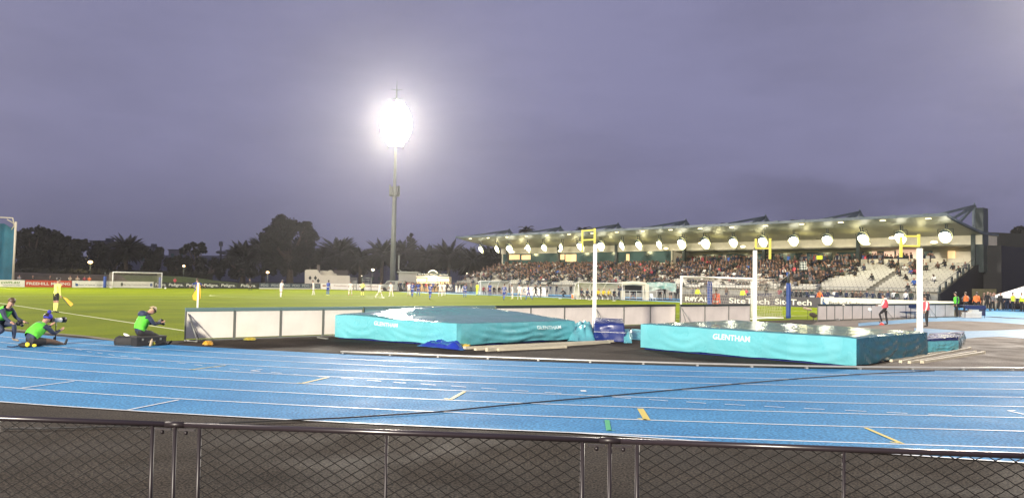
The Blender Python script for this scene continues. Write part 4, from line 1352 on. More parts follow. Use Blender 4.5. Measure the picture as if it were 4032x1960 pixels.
# aluminium kerb rail at the inside of the track
m_alu = M('wet aluminium kerb', (0.42, 0.42, 0.40), 0.3, metal=0.4, var=0.1, vscale=4)
kr = empty('kerb_rail', (0, 0, 0), 0, 'long white aluminium kerb rail along the inside edge of the blue track', 'kerb')
mb = MB(); ft = MB()
def KP(th, off, z):
    c = TP(th, 7); d = (c - Vector((CX, CY, 0))).normalized()
    r_ = RT - 8 * LW + off
    # measured offsets of the inner edge
    cor = {-107: 0.0, -104.4: -0.18, -100.6: -0.33, -97: -0.15, -93.6: -0.03, -90.3: 0.08, -86.8: -0.02, -82.8: -0.1, -60: 0}
    ks = sorted(cor)
    v = cor[ks[0]] if th < ks[0] else cor[ks[-1]]
    for i in range(len(ks) - 1):
        if ks[i] <= th <= ks[i + 1]:
            f = (th - ks[i]) / (ks[i + 1] - ks[i]); f = sm(f); v = cor[ks[i]] * (1 - f) + cor[ks[i + 1]] * f
    r_ += v * 0.6
    return Vector((CX + r_ * math.cos(rad(th)), CY + r_ * math.sin(rad(th)), z))
ths = [-106.8 + i * 0.6 for i in range(int(66 / 0.6) + 1)]
mb.tube([KP(th, 0, 0.055) for th in ths], 0.020, 8)
mb.tube([KP(th, -0.09, 0.062) for th in ths], 0.014, 8)
mb.build('rail', m_alu, kr)
for i in range(0, len(ths), 3):
    ft = MB(); ft.box(KP(ths[i] + 0.1, -0.04, 0.018), (0.05, 0.14, 0.034), rz=rad(ths[i]) + PI / 2)
    ft.build('foot', m_alu, kr)

# ================================================================== WHITE BARRIER PANELS
m_pan = M('white corflute panel', (0.80, 0.76, 0.68), 0.42, var=0.10, vscale=0.9, bump=0.004, bscale=1.2)
m_panr = M('pinkish white panel', (0.80, 0.74, 0.68), 0.45, var=0.12, vscale=0.9, bump=0.006, bscale=1.0)
m_fr = M('grey panel frame', (0.20, 0.21, 0.19), 0.45, metal=0.3)
m_tealcap = M('grey teal cloth cap', (0.12, 0.20, 0.20), 0.6)
def barrier(p0, p1, label, brace=True, mat=None, cap=True, H=0.98, group='white barrier panels along the pitch'):
    d = p1 - p0; L = d.length; ang = math.atan2(d.y, d.x)
    t = empty('barrier_panel', p0, ang, label, 'barrier', group)
    mb = MB(); mb.box((L / 2, 0, H * 0.52), (L - 0.07, 0.02, H - 0.12)); mb.build('panel', mat or m_pan, t)
    mb = MB()
    mb.box((0.0175, 0, H / 2), (0.035, 0.04, H)); mb.box((L - 0.0175, 0, H / 2), (0.035, 0.04, H))
    mb.box((L / 2, 0, 0.03), (L - .07, 0.04, 0.035)); mb.build('frame', m_fr, t)
    mb = MB(); mb.box((L / 2, 0, H + 0.012), (L, 0.075, 0.05)); mb.box((L / 2, -0.03, H - 0.035), (L - 0.01, 0.01, 0.07)); mb.build('top_cap', m_tealcap if cap else m_dark, t)
    if brace:
        mb = MB(); mb.tube([(0.08, -0.03, H - 0.14), (0.16, -0.62, 0.03)], 0.014, 6); mb.tube([(0.0, 0, 0.03), (0.16, -0.62, 0.03), ], 0.014, 6)
        mb.tube([(0.08, -0.03, H - .14), (0.42, -0.07, 0.06)], 0.010, 6)
        mb.build('brace', m_fr, t)
    return t
def bx(x, y, a):
    p = atA(x, y, a); return Vector((p.x, p.y, 0))
xs = [727, 922, 1104, 1271, 1427]
names = ['leftmost white barrier panel with a slanting brace, beside the seated photographer', 'second white barrier panel from the left end', 'third white barrier panel from the left end', 'fourth white barrier panel, partly behind the left mat']
for i in range(4):
    barrier(bx(xs[i], 1300, -3.78), bx(xs[i + 1], 1300, -3.78) - Vector((0.01, 0, 0)), names[i], brace=(i == 0))
xs = [1430, 1600, 1775, 1946]
for i in range(3):
    barrier(bx(xs[i], 1300, -3.72), bx(xs[i + 1], 1300, -3.72), ['teal covered barrier panel behind the left corner of the left mat', 'teal covered barrier panel behind the middle of the left mat', 'teal covered barrier panel behind the right part of the left mat'][i], False, M('teal cloth over panel', (0.16, 0.30, 0.33), 0.5))
xs = [1951, 2088, 2221, 2339, 2455, 2559, 2658]
nm = ['white barrier panel behind the sagging right end of the left mat', 'white barrier panel just left of the leftmost tall white post, second of its row', 'white barrier panel touching the leftmost tall white post on its left', 'white barrier panel touching the leftmost tall white post on its right, with a brace', 'white barrier panel two to the right of the leftmost tall white post', 'white barrier panel beside the gap left of the goal']
for i in range(6):
    barrier(bx(xs[i], 1300, -3.9), bx(xs[i + 1], 1300, -3.9), nm[i], brace=(i == 3), mat=m_panr, cap=False)
xs = [2677, 2774, 2868, 2953]
for i in range(3):
    barrier(bx(xs[i], 1300, -4.3), bx(xs[i + 1], 1300, -4.3), ['white barrier panel with braces in front of the near goal post', 'white barrier panel below the goalkeeper in orange', 'white barrier panel between the goalkeeper and the middle tall white post'][i], brace=(i == 0), mat=m_panr, cap=False)
xs = [3219, 3254, 3286, 3319, 3355, 3395, 3430, 3476, 3521, 3566, 3612, 3650, 3682, 3721, 3757]
for i in range(14):
    a_ = -4.9 - 0.9 * (xs[i] - 3219) / 540; a2 = -4.9 - 0.9 * (xs[i + 1] - 3219) / 540
    barrier(bx(xs[i], 1255, a_), bx(xs[i + 1], 1255, a2), 'white barrier panel of the right row, %s' % (
        'leftmost, beside the furry microphone', 'second from its left end', 'third from its left end', 'where a white pole leans', 'right of the leaning white pole', 'above the end of the pole on the ground', 'left of the person in the red bib',
        'behind the person in the red bib', 'behind the left half of the blue bench', 'behind the right half of the blue bench', 'behind the last tall white post', 'right of the last tall white post', 'second from its right end', 'rightmost, with a black bag in front')[i],
        brace=(i in (7, 11)), mat=m_panr, cap=False, H=0.95, group='white barrier panels in the right row')

# ================================================================== COVERED LANDING MATS
def tarp_mat(name, base, dark=1.0, wet=0.16):
    m = bpy.data.materials.new(name); m.use_nodes = True
    t = m.node_tree; b = t.nodes['Principled BSDF']
    c = t.nodes.new('ShaderNodeTexCoord')
    n = t.nodes.new('ShaderNodeTexNoise'); n.inputs['Scale'].default_value = 1.3; n.inputs['Detail'].default_value = 4
    t.links.new(c.outputs['Object'], n.inputs['Vector'])
    mx = t.nodes.new('ShaderNodeMix'); mx.data_type = 'RGBA'
    mx.inputs['A'].default_value = (*[x * 0.85 for x in base], 1); mx.inputs['B'].default_value = (*[x * 1.1 for x in base], 1)
    t.links.new(n.outputs['Fac'], mx.inputs['Factor']); t.links.new(mx.outputs['Result'], b.inputs['Base Color'])
    r = t.nodes.new('ShaderNodeMapRange'); r.inputs['From Min'].default_value = 0.4; r.inputs['From Max'].default_value = 0.62
    r.inputs['To Min'].default_value = wet * 0.5; r.inputs['To Max'].default_value = wet * 1.6
    n2 = t.nodes.new('ShaderNodeTexNoise'); n2.inputs['Scale'].default_value = 1.7; n2.inputs['Detail'].default_value = 3
    t.links.new(c.outputs['Object'], n2.inputs['Vector']); t.links.new(n2.outputs['Fac'], r.inputs['Value']); t.links.new(r.outputs[0], b.inputs['Roughness'])
    n3 = t.nodes.new('ShaderNodeTexNoise'); n3.inputs['Scale'].default_value = 6; n3.inputs['Detail'].default_value = 3
    t.links.new(c.outputs['Object'], n3.inputs['Vector'])
    bp = t.nodes.new('ShaderNodeBump'); bp.inputs['Distance'].default_value = 0.012; t.links.new(n3.outputs['Fac'], bp.inputs['Height']); t.links.new(bp.outputs[0], b.inputs['Normal'])
    MATS[name] = m; return m
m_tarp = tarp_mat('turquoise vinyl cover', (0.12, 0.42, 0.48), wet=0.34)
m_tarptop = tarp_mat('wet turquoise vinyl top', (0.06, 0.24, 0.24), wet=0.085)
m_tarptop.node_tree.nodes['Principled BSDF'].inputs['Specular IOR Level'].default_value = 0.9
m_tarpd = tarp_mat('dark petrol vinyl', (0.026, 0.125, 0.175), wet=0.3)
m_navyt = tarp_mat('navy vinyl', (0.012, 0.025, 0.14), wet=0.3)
m_print = M('pale print', (0.62, 0.80, 0.80), 0.5)

def landing_mat(label, c, top, seed, sag, words, side1=None, name='landing_mat', nside=56, lip=0.0, skirt=0.05):
    """c: four ground corners (near-left, near, right-back, back); top(u,v) height; v along near edge c0->c1, u depth"""
    rng = random.Random(seed)
    t = empty(name, (c[0] + c[1] + c[2] + c[3]) / 4, 0, label, 'landing mat', 'turquoise covered landing mats')
    O = t.location
    def bil(u, v):  # u along c0->c1, v depth
        return c[0] * (1 - u) * (1 - v) + c[1] * u * (1 - v) + c[2] * u * v + c[3] * (1 - u) * v
    N = 44
    mb = MB(); vs = []
    def topz(u, v):
        z = top(u, v)
        e = min(u, 1 - u, v, 1 - v)
        z -= 0.035 * (1 - sm(e / 0.03))
        q = bil(u, v)
        z += 0.018 * noise.noise(Vector((q.x * 1.3, q.y * 1.3, seed))) + 0.007 * noise.noise(Vector((q.x * 4, q.y * 4, seed + 5)))
        return z
    for j in range(N + 1):
        for i in range(N + 1):
            u, v = i / N, j / N
            u = sm(u) * .35 + u * .65; v = sm(v) * .35 + v * .65
            q = bil(u, v); vs.append(Vector((q.x, q.y, topz(u, v))) - O)
    mb.add(vs, [(j * (N + 1) + i, j * (N + 1) + i + 1, (j + 1) * (N + 1) + i + 1, (j + 1) * (N + 1) + i) for j in range(N) for i in range(N)], 0, True)
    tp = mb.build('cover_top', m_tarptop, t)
    # side curtains with folds
    def side(i0, n_out, fold, uv, nm, zb=skirt, mat=None):
        def sp(s, h):
            u, v = uv(s)
            q = bil(u, v); zt_ = topz(u, v) + 0.002
            f = fold(s, h)
            bot = zb + 0.012 * math.sin(s * 17 + seed) + 0.012 * noise.noise(Vector((s * 14, seed, 0)))
            z = bot + (zt_ - bot) * h
            bulge = 0.05 * math.sin(PI * min(1, h * 1.0)) 
            e = min(s, 1 - s)
            off = (bulge * 0.6 + f * (1 - h ** 3)) * sm(e / 0.03 if e < 0.03 else 1)
            return Vector((q.x, q.y, z)) + n_out * off
        mbs = MB(); ns, nh = nside * 2, 16
        vs = [sp(i / ns, j / nh) - O for j in range(nh + 1) for i in range(ns + 1)]
        mbs.add(vs, [(j * (ns + 1) + i, j * (ns + 1) + i + 1, (j + 1) * (ns + 1) + i + 1, (j + 1) * (ns + 1) + i) for j in range(nh) for i in range(ns)], 0, True)
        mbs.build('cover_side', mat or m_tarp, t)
        return sp
    def outn(p, q, cen):
        d = (q - p).normalized(); n = Vector((d.y, -d.x, 0))
        return n if n.dot(p - cen) > 0 else -n
    cen = (c[0] + c[1] + c[2] + c[3]) / 4
    def folds(k):
        rg = random.Random(seed * 10 + k)
        ph = [rg.uniform(0, 6) for _ in range(6)]
        def f(s, h):
            w = 0.012 * math.sin(s * 13 + ph[0] + (1 - h) * 2.5) * (1 - h) + 0.005 * math.sin(s * 41 + ph[1] - h * 3)
            w += 0.022 * max(0, noise.noise(Vector((s * 7, h * 2.2 + ph[2], seed)))) + 0.010 * noise.noise(Vector((s * 22 + h * 6, h * 4, seed + k)))
            # swags: drooping creases
            for (s0, s1, dep) in sag.get(k, []):
                if s0 < s < s1:
                    x = (s - s0) / (s1 - s0)
                    g = (1 - h) - dep * 4 * x * (1 - x)
                    w += 0.014 * math.sin(g * 17) * math.sin(PI * x)
            return w
        return f
    sps = {}
    sps[0] = side(0, outn(c[0], c[1], cen), folds(0), lambda s: (s, 0), 'a')
    sps[1] = side(1, outn(c[1], c[2], cen), folds(1), lambda s: (1, s), 'b', mat=side1)
    sps[2] = side(2, outn(c[2], c[3], cen), folds(2), lambda s: (1 - s, 1), 'c')
    sps[3] = side(3, outn(c[3], c[0], cen), folds(3), lambda s: (0, 1 - s), 'd')
    for (k, s0, s1, h0, h1) in words:
        vs, fs, w = text_mesh('GLENTHAM', 1.0, bold=0.02)
        x0 = min(v.x for v in vs); x1 = max(v.x for v in vs); y1 = max(v.y for v in vs)
        nn = {0: outn(c[0], c[1], cen), 1: outn(c[1], c[2], cen)}[k]
        bm_ = bmesh.new()
        bv = [bm_.verts.new((v.x, v.y, 0)) for v in vs]
        for f in fs:
            try: bm_.faces.new([bv[i] for i in f])
            except ValueError: pass
        bmesh.ops.triangulate(bm_, faces=bm_.faces[:])
        for _ in range(2):
            bmesh.ops.subdivide_edges(bm_, edges=[e for e in bm_.edges if e.calc_length() > 0.12], cuts=1)
        bmesh.ops.triangulate(bm_, faces=bm_.faces[:])
        mbt = MB()
        out = [sps[k](s0 + (s1 - s0) * (v.co.x - x0) / (x1 - x0), h0 + (h1 - h0) * v.co.y / y1) + nn * 0.012 - O for v in bm_.verts]
        bm_.verts.index_update()
        mbt.add(out, [[v.index for v in f.verts] for f in bm_.faces]); bm_.free()
        mbt.build('lettering', m_print, t)
    # dark foam core under the cover
    mb = MB()
    k_ = 0.97
    vs = []
    for q in c:
        r_ = cen + (q - cen) * k_
        vs.append(Vector((r_.x, r_.y, 0.0)) - O)
    for q in c:
        r_ = cen + (q - cen) * k_
        vs.append(Vector((r_.x, r_.y, 0.45)) - O)
    mb.add(vs, [(0, 1, 5, 4), (1, 2, 6, 5), (2, 3, 7, 6), (3, 0, 4, 7), (4, 5, 6, 7)]); mb.build('foam_base', m_navyt, t)
    return t, sps, cen
cL = [G(1318, 1331), G(1797, 1365), G(2262, 1338), None]
cL[3] = cL[0] + (cL[2] - cL[1]) * 1.0 + Vector((0.3, 0.1, 0))
def topL(u, v):
    z = (0.78 * (1 - u) + 0.72 * u) * (1 - v) + (0.93 * (1 - u) + 0.68 * u) * v
    z += 0.20 * math.exp(-((u - 0.20) / 0.22) ** 2 - ((v - 0.55) / 0.5) ** 2) + 0.10 * math.exp(-((u - 0.55) / 0.3) ** 2 - ((v - 0.95) / 0.3) ** 2)
    return z
landing_mat('left turquoise covered landing mat with a peaked wet top', cL, topL, 3, {0: [(0.45, 1.0, 0.55), (0.05, 0.4, 0.4)], 1: [(0.0, 0.95, 0.75), (0.1, 0.7, 0.45), (0.5, 1.0, 0.3)]}, [(0, 0.35, 0.545, 0.66, 0.84), (1, 0.64, 0.86, 0.60, 0.80)])
cR = [G(2522, 1374), G(3372, 1446), G(3652, 1400), None]
cR[3] = cR[0] + (cR[2] - cR[1]) + Vector((0.1, 0.0, 0))
landing_mat('right turquoise covered landing mat with lamp glare pools on its top', cR, lambda u, v: 0.79 * (1 - u) * (1 - v) + 0.75 * u * (1 - v) + 0.72 * u * v + 0.78 * (1 - u) * v - 0.02 * math.sin(PI * u) * math.sin(PI * v), 8,
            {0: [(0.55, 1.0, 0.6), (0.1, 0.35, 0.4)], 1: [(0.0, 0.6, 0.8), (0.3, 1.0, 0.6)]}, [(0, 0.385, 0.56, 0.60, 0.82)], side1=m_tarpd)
# small covered front section at the right end of the right mat
q0 = G(3650, 1398); q1 = G(3700, 1388); q2 = G(3788, 1378); q3 = G(3792, 1352); 
cS = [G(3640, 1395), G(3775, 1382), G(3800, 1350), G(3660, 1362)]
landing_mat('low crumpled dark turquoise section at the right end of the right mat', cS, lambda u, v: 0.42 - 0.06 * u, 12, {0: [(0, 1, 0.6)]}, [], side1=m_tarpd, nside=24)
# navy block and crumpled sheet between the mats
cN = [G(2338, 1342), G(2459, 1348), G(2452, 1322), G(2336, 1318)]
def simple_mat(name, label, c, z, mat, seed):
    cen = sum((q for q in c), Vector((0, 0, 0))) / 4
    t = empty(name, cen, 0, label, 'mat')
    mb = MB(); n = 14; vs = []; 
    ring = []
    for k in range(4):
        for i in range(n):
            ring.append(c[k].lerp(c[(k + 1) % 4], i / n))
    m_ = len(ring)
    for j in range(9):
        h = j / 8
        for i, q in enumerate(ring):
            d = (q - cen); d.z = 0
            o_ = 1 + 0.05 * noise.noise(Vector((q.x * 2.5, q.y * 2.5, h * 3 + seed))) - (0.06 if j == 8 else 0)
            vs.append(Vector((d.x * o_, d.y * o_, 0.02 + (z[0] * (1 - (i / m_)) + z[1] * (i / m_)) * h)))
    fs = [(j * m_ + i, j * m_ + (i + 1) % m_, (j + 1) * m_ + (i + 1) % m_, (j + 1) * m_ + i) for j in range(8) for i in range(m_)] + [tuple(8 * m_ + i for i in range(m_))]
    mb.add(vs, fs, 0, True); mb.build('cover', mat, t)
    mb = MB(); mb.tube([vs[4 * m_ + i] * 1.01 for i in range(n + 1)], 0.006, 5); mb.build('seam', m_white, t)
    return t
simple_mat('foam_block', 'navy blue vinyl foam block between the two turquoise mats', cN, (0.60, 0.66), m_navyt, 1)
def crumple(name, label, c, h, mat, seed, n=26, amp=0.25):
    cen = sum((q for q in c), Vector((0, 0, 0))) / 4
    mb = MB(); vs = []
    for j in range(n + 1):
        for i in range(n + 1):
            u, v = i / n, j / n
            q = c[0] * (1 - u) * (1 - v) + c[1] * u * (1 - v) + c[2] * u * v + c[3] * (1 - u) * v
            e = sm(min(u, 1 - u, v, 1 - v) / 0.22)
            w = abs(noise.noise(Vector((q.x * 2.2, q.y * 2.2, seed)))) + 0.5 * abs(noise.noise(Vector((q.x * 5.5, q.y * 5.5, seed + 3))))
            vs.append(Vector((q.x + 0.12 * noise.noise(Vector((u * 5, v * 5, seed))), q.y + 0.12 * noise.noise(Vector((u * 5, v * 5, seed + 9))), 0.02 + h * e * (0.6 + amp * 1.2 * w * 2))) - cen)
    mb.add(vs, [(j * (n + 1) + i, j * (n + 1) + i + 1, (j + 1) * (n + 1) + i + 1, (j + 1) * (n + 1) + i) for j in range(n) for i in range(n)], 0, True)
    o = mb.build(name, mat); o.location = cen
    return tag(o, label, 'cover')
crumple('crumpled_cover', 'crumpled turquoise cover heaped against the right end of the left mat', [G(2232, 1344), G(2345, 1345), G(2342, 1316), G(2245, 1312)], 0.50, m_tarp, 4)
crumple('crumpled_cover', 'turquoise cover flap hanging between the navy block and the right mat', [G(2455, 1352), G(2485, 1352), G(2482, 1328), G(2452, 1326)], 0.46, m_tarp, 5, amp=0.15)
crumple('folded_cover', 'low turquoise cover lying flat behind the gap between the mats', [G(2470, 1336), G(2560, 1344), G(2560, 1312), G(2470, 1310)], 0.30, m_tarp, 6, amp=0.08)
crumple('blue_sheet', 'royal blue sheet bunched under the near corner of the left mat', [G(1640, 1363), G(1826, 1382), G(1840, 1368), G(1700, 1352)], 0.13, M('royal blue sheet', (0.01, 0.03, 0.30), 0.25), 7, amp=0.5)
crumple('yellow_cloth', 'small yellow cloth lying on the near corner of the left mat', [q + Vector((0, 0, 0.75)) for q in (G(1800, 1268, 0.75), G(1850, 1272, 0.75), G(1850, 1262, 0.75), G(1808, 1258, 0.75))], 0.05, M('yellow cloth', (0.75, 0.50, 0.04), 0.6), 9, n=8)
for o in bpy.data.objects:
    if o.name.startswith('yellow_cloth'): o.location.z += 0.02
crumple('yellow_bag', 'small orange yellow sandbag on the ground at the left end of the barrier', [G(806, 1360), G(838, 1361), G(838, 1352), G(807, 1351)], 0.09, M('orange sandbag', (0.5, 0.26, 0.015), 0.7), 11, n=10)
crumple('yellow_bag', 'green and yellow sandbag at the foot of the third barrier panel', [G(960, 1341), G(1005, 1341), G(1006, 1334), G(960, 1334)], 0.07, M('green yellow sandbag', (0.10, 0.16, 0.05), 0.7, var=1, vscale=3.2, col2=(0.6, 0.42, 0.02)), 12, n=10)

# poles and bars lying on the ground
m_bar = M('weathered cream bar', (0.55, 0.50, 0.38), 0.5, var=0.15, vscale=2)
def gbar(x0, y0, x1, y1, w, h, z, label, name='loose_bar', mat=None):
    p, q = G(x0, y0), G(x1, y1)
    c = (p + q) / 2; d = q - p
    mb = MB(); L = d.length
    for f in (-0.5, -0.1):
        pass
    mb.bar((-L / 2, 0, z + h / 2), (L / 2, 0, z + h / 2), w, h)
    mb.box((-L / 2 + 0.04, 0, z + h / 2 + 0.004), (0.06, w + 0.012, h + 0.010)); mb.box((L / 2 - 0.04, 0, z + h / 2 + 0.004), (0.06, w + 0.012, h + 0.010))
    o = mb.build(name, mat or m_bar); o.location = (c.x, c.y, 0.0); o.rotation_euler = (0, 0, math.atan2(d.y, d.x))
    tag(o, label, 'bar', 'loose bars lying by the mats')
gbar(1827, 1374, 2452, 1344, 0.10, 0.07, 0.002, 'cream bar lying nearest the front edge of the left mat')
gbar(1870, 1379, 2330, 1354, 0.10, 0.05, 0.002, 'cream bar lying in front of the left mat, second from its edge')
gbar(1915, 1383, 2400, 1350, 0.09, 0.09, 0.002, 'longest pale bar lying in front of the left mat')
gbar(1960, 1381, 2230, 1369, 0.08, 0.06, 0.002, 'short pale bar end lying in front of the left mat')
gbar(3508, 1424, 3777, 1376, 0.07, 0.06, 0.002, 'cream bar lying closest to the right mat end')
gbar(3545, 1428, 3820, 1374, 0.07, 0.06, 0.002, 'cream bar crossing the second gap of the pile beside the right mat')
gbar(3580, 1431, 3842, 1388, 0.07, 0.06, 0.002, 'cream bar third from the right mat in the pile')
gbar(3630, 1430, 3874, 1392, 0.09, 0.07, 0.002, 'outermost thick cream bar of the pile beside the right mat')
gbar(3266, 1259, 3400, 1256, 0.10, 0.08, 0.0, 'white pole lying on the ground before the right barrier row')
gbar(1250, 1330, 1290, 1335, 0.05, 0.04, 0.0, 'short grey strut lying by the fourth barrier panel', mat=m_fr)

# tall white uprights with yellow frames
m_wp = M('white padded upright', (0.78, 0.78, 0.70), 0.45, var=0.04)
m_yf = M('yellow steel frame', (0.62, 0.55, 0.10), 0.4)
def upright(x, ybase, Y, wpx, ytop, frame, label):
    p = atY(x, ybase, Y); zt_ = atY(x, ytop, Y).z; w = wpx * Y / FPX
    t = empty('jump_upright', (p.x, Y, 0), rad(-20), label, 'upright', 'tall white jump uprights')
    mb = MB(); mb.box((0, 0, zt_ / 2), (w, w * 0.8, zt_)); mb.build('post', m_wp, t)
    mb = MB(); mb.box((0, 0, 0.03), (0.5, 0.8, 0.06)); mb.build('base', m_wp, t)
    u = Y / FPX
    mb = MB(); mb2 = MB()
    for (x0, y0, x1, y1, ww) in frame:
        a = Vector(((x0 - x) * u, 0, zt_ + (ytop - y0) * u)); b = Vector(((x1 - x) * u, 0, zt_ + (ytop - y1) * u))
        mb.bar(a, b, ww * u, ww * u * 0.95)
    mb.build('yellow_frame', m_yf, t)
    mb2.box((0, 0, zt_ + 0.05), (w * .5, w * .4, 0.12)); mb2.build('neck', m_dark, t)
    t.rotation_euler = (0, 0, 0)
    return t
upright(2339, 1300, 31.5, 14, 961, [(2336.5, 957, 2336.5, 899, 8), (2288, 993, 2288, 906, 7), (2292, 910, 2333, 905, 6), (2291, 946, 2333, 943, 6)], 'leftmost tall white upright with a yellow frame hanging left')
upright(2971, 1300, 33.5, 14, 986, [(2974, 980, 2974, 939, 7), (3030, 1019, 3030, 937, 8), (2977, 977, 3026, 977, 6)], 'middle tall white upright with a yellow frame reaching right')
upright(3621.5, 1300, 27.5, 18, 978, [(3618, 972, 3618, 922, 9), (3548, 1014, 3548, 934, 9.5), (3552, 931, 3614, 930, 7), (3552, 969, 3614, 969, 7)], 'rightmost tall white upright with a yellow frame reaching left')

# ================================================================== GOALS
m_gp = M('white goal paint', (0.80, 0.80, 0.77), 0.4)
m_net = M('goal net cord', (0.50, 0.46, 0.38), 0.8)
m_pad = M('royal blue padding', (0.02, 0.06, 0.26), 0.55, var=0.2, vscale=6)
def goal(a0, sgn, label):
    t = empty('goal', P(a0, PW_ / 2), PANG, label, 'goal', 'football goals')
    hw, h, d = 3.66, 2.44, 2.2 * sgn
    # local x = along touchline, y = -b
    mb = MB(); r = 0.06
    mb.tube([(0, -hw, 0), (0, -hw, h)], r, 10); mb.tube([(0, hw, 0), (0, hw, h)], r, 10); mb.build('post', m_gp, t)
    mb = MB(); mb.tube([(0, -hw - r, h), (0, hw + r, h)], r, 10); mb.build('crossbar', m_gp, t)
    mb = MB(); mb.tube([(0, -hw, 0.05), (d, -hw, 0.05), (d, hw, 0.05), (0, hw, 0.05)], 0.035, 8); mb.build('base_bar', m_gp, t)
    mb = MB(); n = 16; c = 0.006
    def nb(y, z):   # back plane position sagging
        f = z / h
        return d * (0.85 + 0.15 * math.cos(f * 1.2)) * (1 - 0.12 * f)
    ny, nz = 44, 15
    for i in range(ny + 1):
        y = -hw + 2 * hw * i / ny
        pts = [(nb(y, h * k / nz) + 0.03 * math.sin(k + i), y, h * k / nz - 0.12 * math.sin(PI * i / ny) * (k / nz)) for k in range(nz + 1)]
        pts.append((0.0, y, h - 0.02)) if True else None
        mb.tube(pts, c, 3, cap=False)
    for k in range(nz + 1):
        z = h * k / nz
        mb.tube([(0.0, -hw, z)] + [(nb(0, z) + 0.03 * math.sin(k + i), -hw + 2 * hw * i / ny, z - 0.12 * math.sin(PI * i / ny) * (k / nz)) for i in range(ny + 1)] + [(0.0, hw, z)], c, 3, cap=False)
    for s_ in (-1, 1):
        for k in range(1, 12):
            x = d * k / 12
            mb.tube([(x, s_ * hw, 0.05), (x * 0.98, s_ * hw * 0.995, h * 0.95)], c, 3, cap=False)
    for k in range(1, 6):
        x = nb(0, h) * k / 6
        mb.tube([(x, -hw + 2 * hw * i / 12, h - 0.10 - 0.10 * math.sin(PI * i / 12)) for i in range(13)], c, 3, cap=False)
    mb.build('net', m_net, t)
    return t
goal(0, -1, 'near right football goal with its net held back by blue padded poles')
goal(PL_, 1, 'far left football goal in front of the sponsor boards')
def pad_pole(p, hpad, hpole, w, label):
    t = empty('padded_pole', p, 0, label, 'pole', 'blue padded net poles')
    mb = MB(); mb.tube([(0, 0, 0.04 * k * 0 + hpad * k / 12) for k in range(13)], [w * (1 + 0.04 * math.sin(k * 2.1)) for k in range(13)], 12); mb.build('padding', m_pad, t)
    mb = MB(); mb.tube([(0, 0, hpad), (0, 0, hpole)], w * 0.28, 8); mb.build('pole', m_dark, t)
    return t
gp1 = G(3104, 1253)
pad_pole(gp1, 2.2, 2.85, 0.145, 'blue padded pole behind the near goal, nearest the camera')
gp2 = atA(2794, 1190, -2.7); gp2.z = 0
p_ = P(-2.9, PW_ / 2 + 3.2)
pp = atA(2794, 1150, -1.2)
pad_pole(atY(2794, 1200, 50).to_2d().to_3d(), 2.2, 3.2, 0.155, 'blue padded pole seen through the near goal net')
mb = MB(); q = P(0, PW_ / 2 - 3.66 + 7.32); g2 = Vector((gp1.x, gp1.y, 2.75))
pa = P(-1.9, PW_ / 2 + 3.66 - 0.6, 2.2)
mb.tube([P(-2.0, PW_ / 2 + 1, 2.12), P(-2.0, PW_ / 2 + 3.4, 2.2), g2], 0.012, 5)
tag(mb.build('net_rope', m_net), 'rope pulling the near goal net up to the right padded pole', 'rope')
lp_ = P(PL_ + 2.6, PW_ / 2 - 6.2); 
pad_pole(atA(412, 1135, PL_ + 2.0).to_2d().to_3d(), 1.75, 2.4, 0.22, 'blue padded pole left of the far goal')
pad_pole(atA(629, 1135, PL_ + 2.6).to_2d().to_3d(), 1.75, 2.4, 0.2, 'blue padded pole inside the right side of the far goal')
# corner flag
cf = empty('corner_flag', atA(775, 1300, 0.0).to_2d().to_3d(), 0, 'white corner flag post with an orange yellow flag above the barrier', 'corner flag')
mb = MB(); mb.tube([(0, 0, 0), (0, 0, 1.75)], 0.03, 10); mb.build('pole', m_white, cf)
mb = MB()
fl = [(-0.03, 0, 1.78), (0.05, 0, 1.72), (0.08, 0.04, 1.45), (0.06, 0.06, 1.2), (-0.02, 0.05, 1.12), (-0.16, -0.02, 1.16), (-0.18, -0.03, 1.3), (-0.08, 0, 1.5)]
mb.add(fl + [(x, y + 0.02, z) for x, y, z in fl], [tuple(range(8)), tuple(range(15, 7, -1))] + [(i, (i + 1) % 8, 8 + (i + 1) % 8, 8 + i) for i in range(8)])
mb.build('flag', M('orange yellow flag', (0.75, 0.42, 0.03), 0.6), cf)

# ================================================================== SPONSOR BOARDS
def board(p0, p1, h, mat, label, texts=(), strip_=None, group=None, name='sponsor_board', cat='sponsor board'):
    """p0 left end, p1 right end as seen from the camera"""
    d = p1 - p0; L = d.length; ang = math.atan2(d.y, d.x)
    t = empty(name, p0, ang, label, cat, group or 'sponsor boards round the pitch')
    mb = MB(); mb.box((L / 2, 0.03, h / 2), (L - 0.03, 0.06, h)); mb.build('board', mat, t)
    mb = MB(); mb.tube([(0.2, 0.06, h * 0.9), (0.2, 0.7, 0.02)], 0.02, 5); mb.tube([(L - 0.2, 0.06, h * 0.9), (L - 0.2, 0.7, 0.02)], 0.02, 5); mb.build('prop', m_fr, t)
    if strip_:
        mb = MB(); mb.box((L / 2, 0.0, 0.09), (L, 0.10, 0.18)); mb.build('foot_strip', strip_, t)
    for (txt, x, z, w, hh, m, sh) in texts:
        lettering(txt, hh * h, w * L, (x * L, 0, z * h), (1, 0, 0), (0, 0, 1), m, t, lift=0.014, shear=sh, bold=0.015)
    return t
m_bw = M('white banner', (0.80, 0.78, 0.70), 0.5, var=0.05)
m_br = M('red banner', (0.50, 0.055, 0.02), 0.5)
m_bk = M('black banner', (0.022, 0.026, 0.02), 0.5)
m_bb = M('slate blue banner', (0.06, 0.085, 0.11), 0.5)
m_bg = M('slate grey banner', (0.07, 0.065, 0.08), 0.5)
m_tg = M('green lettering', (0.16, 0.30, 0.06), 0.6)
m_tk = M('grey lettering', (0.12, 0.13, 0.13), 0.6)
m_tw = M('white lettering', (0.80, 0.80, 0.72), 0.5)
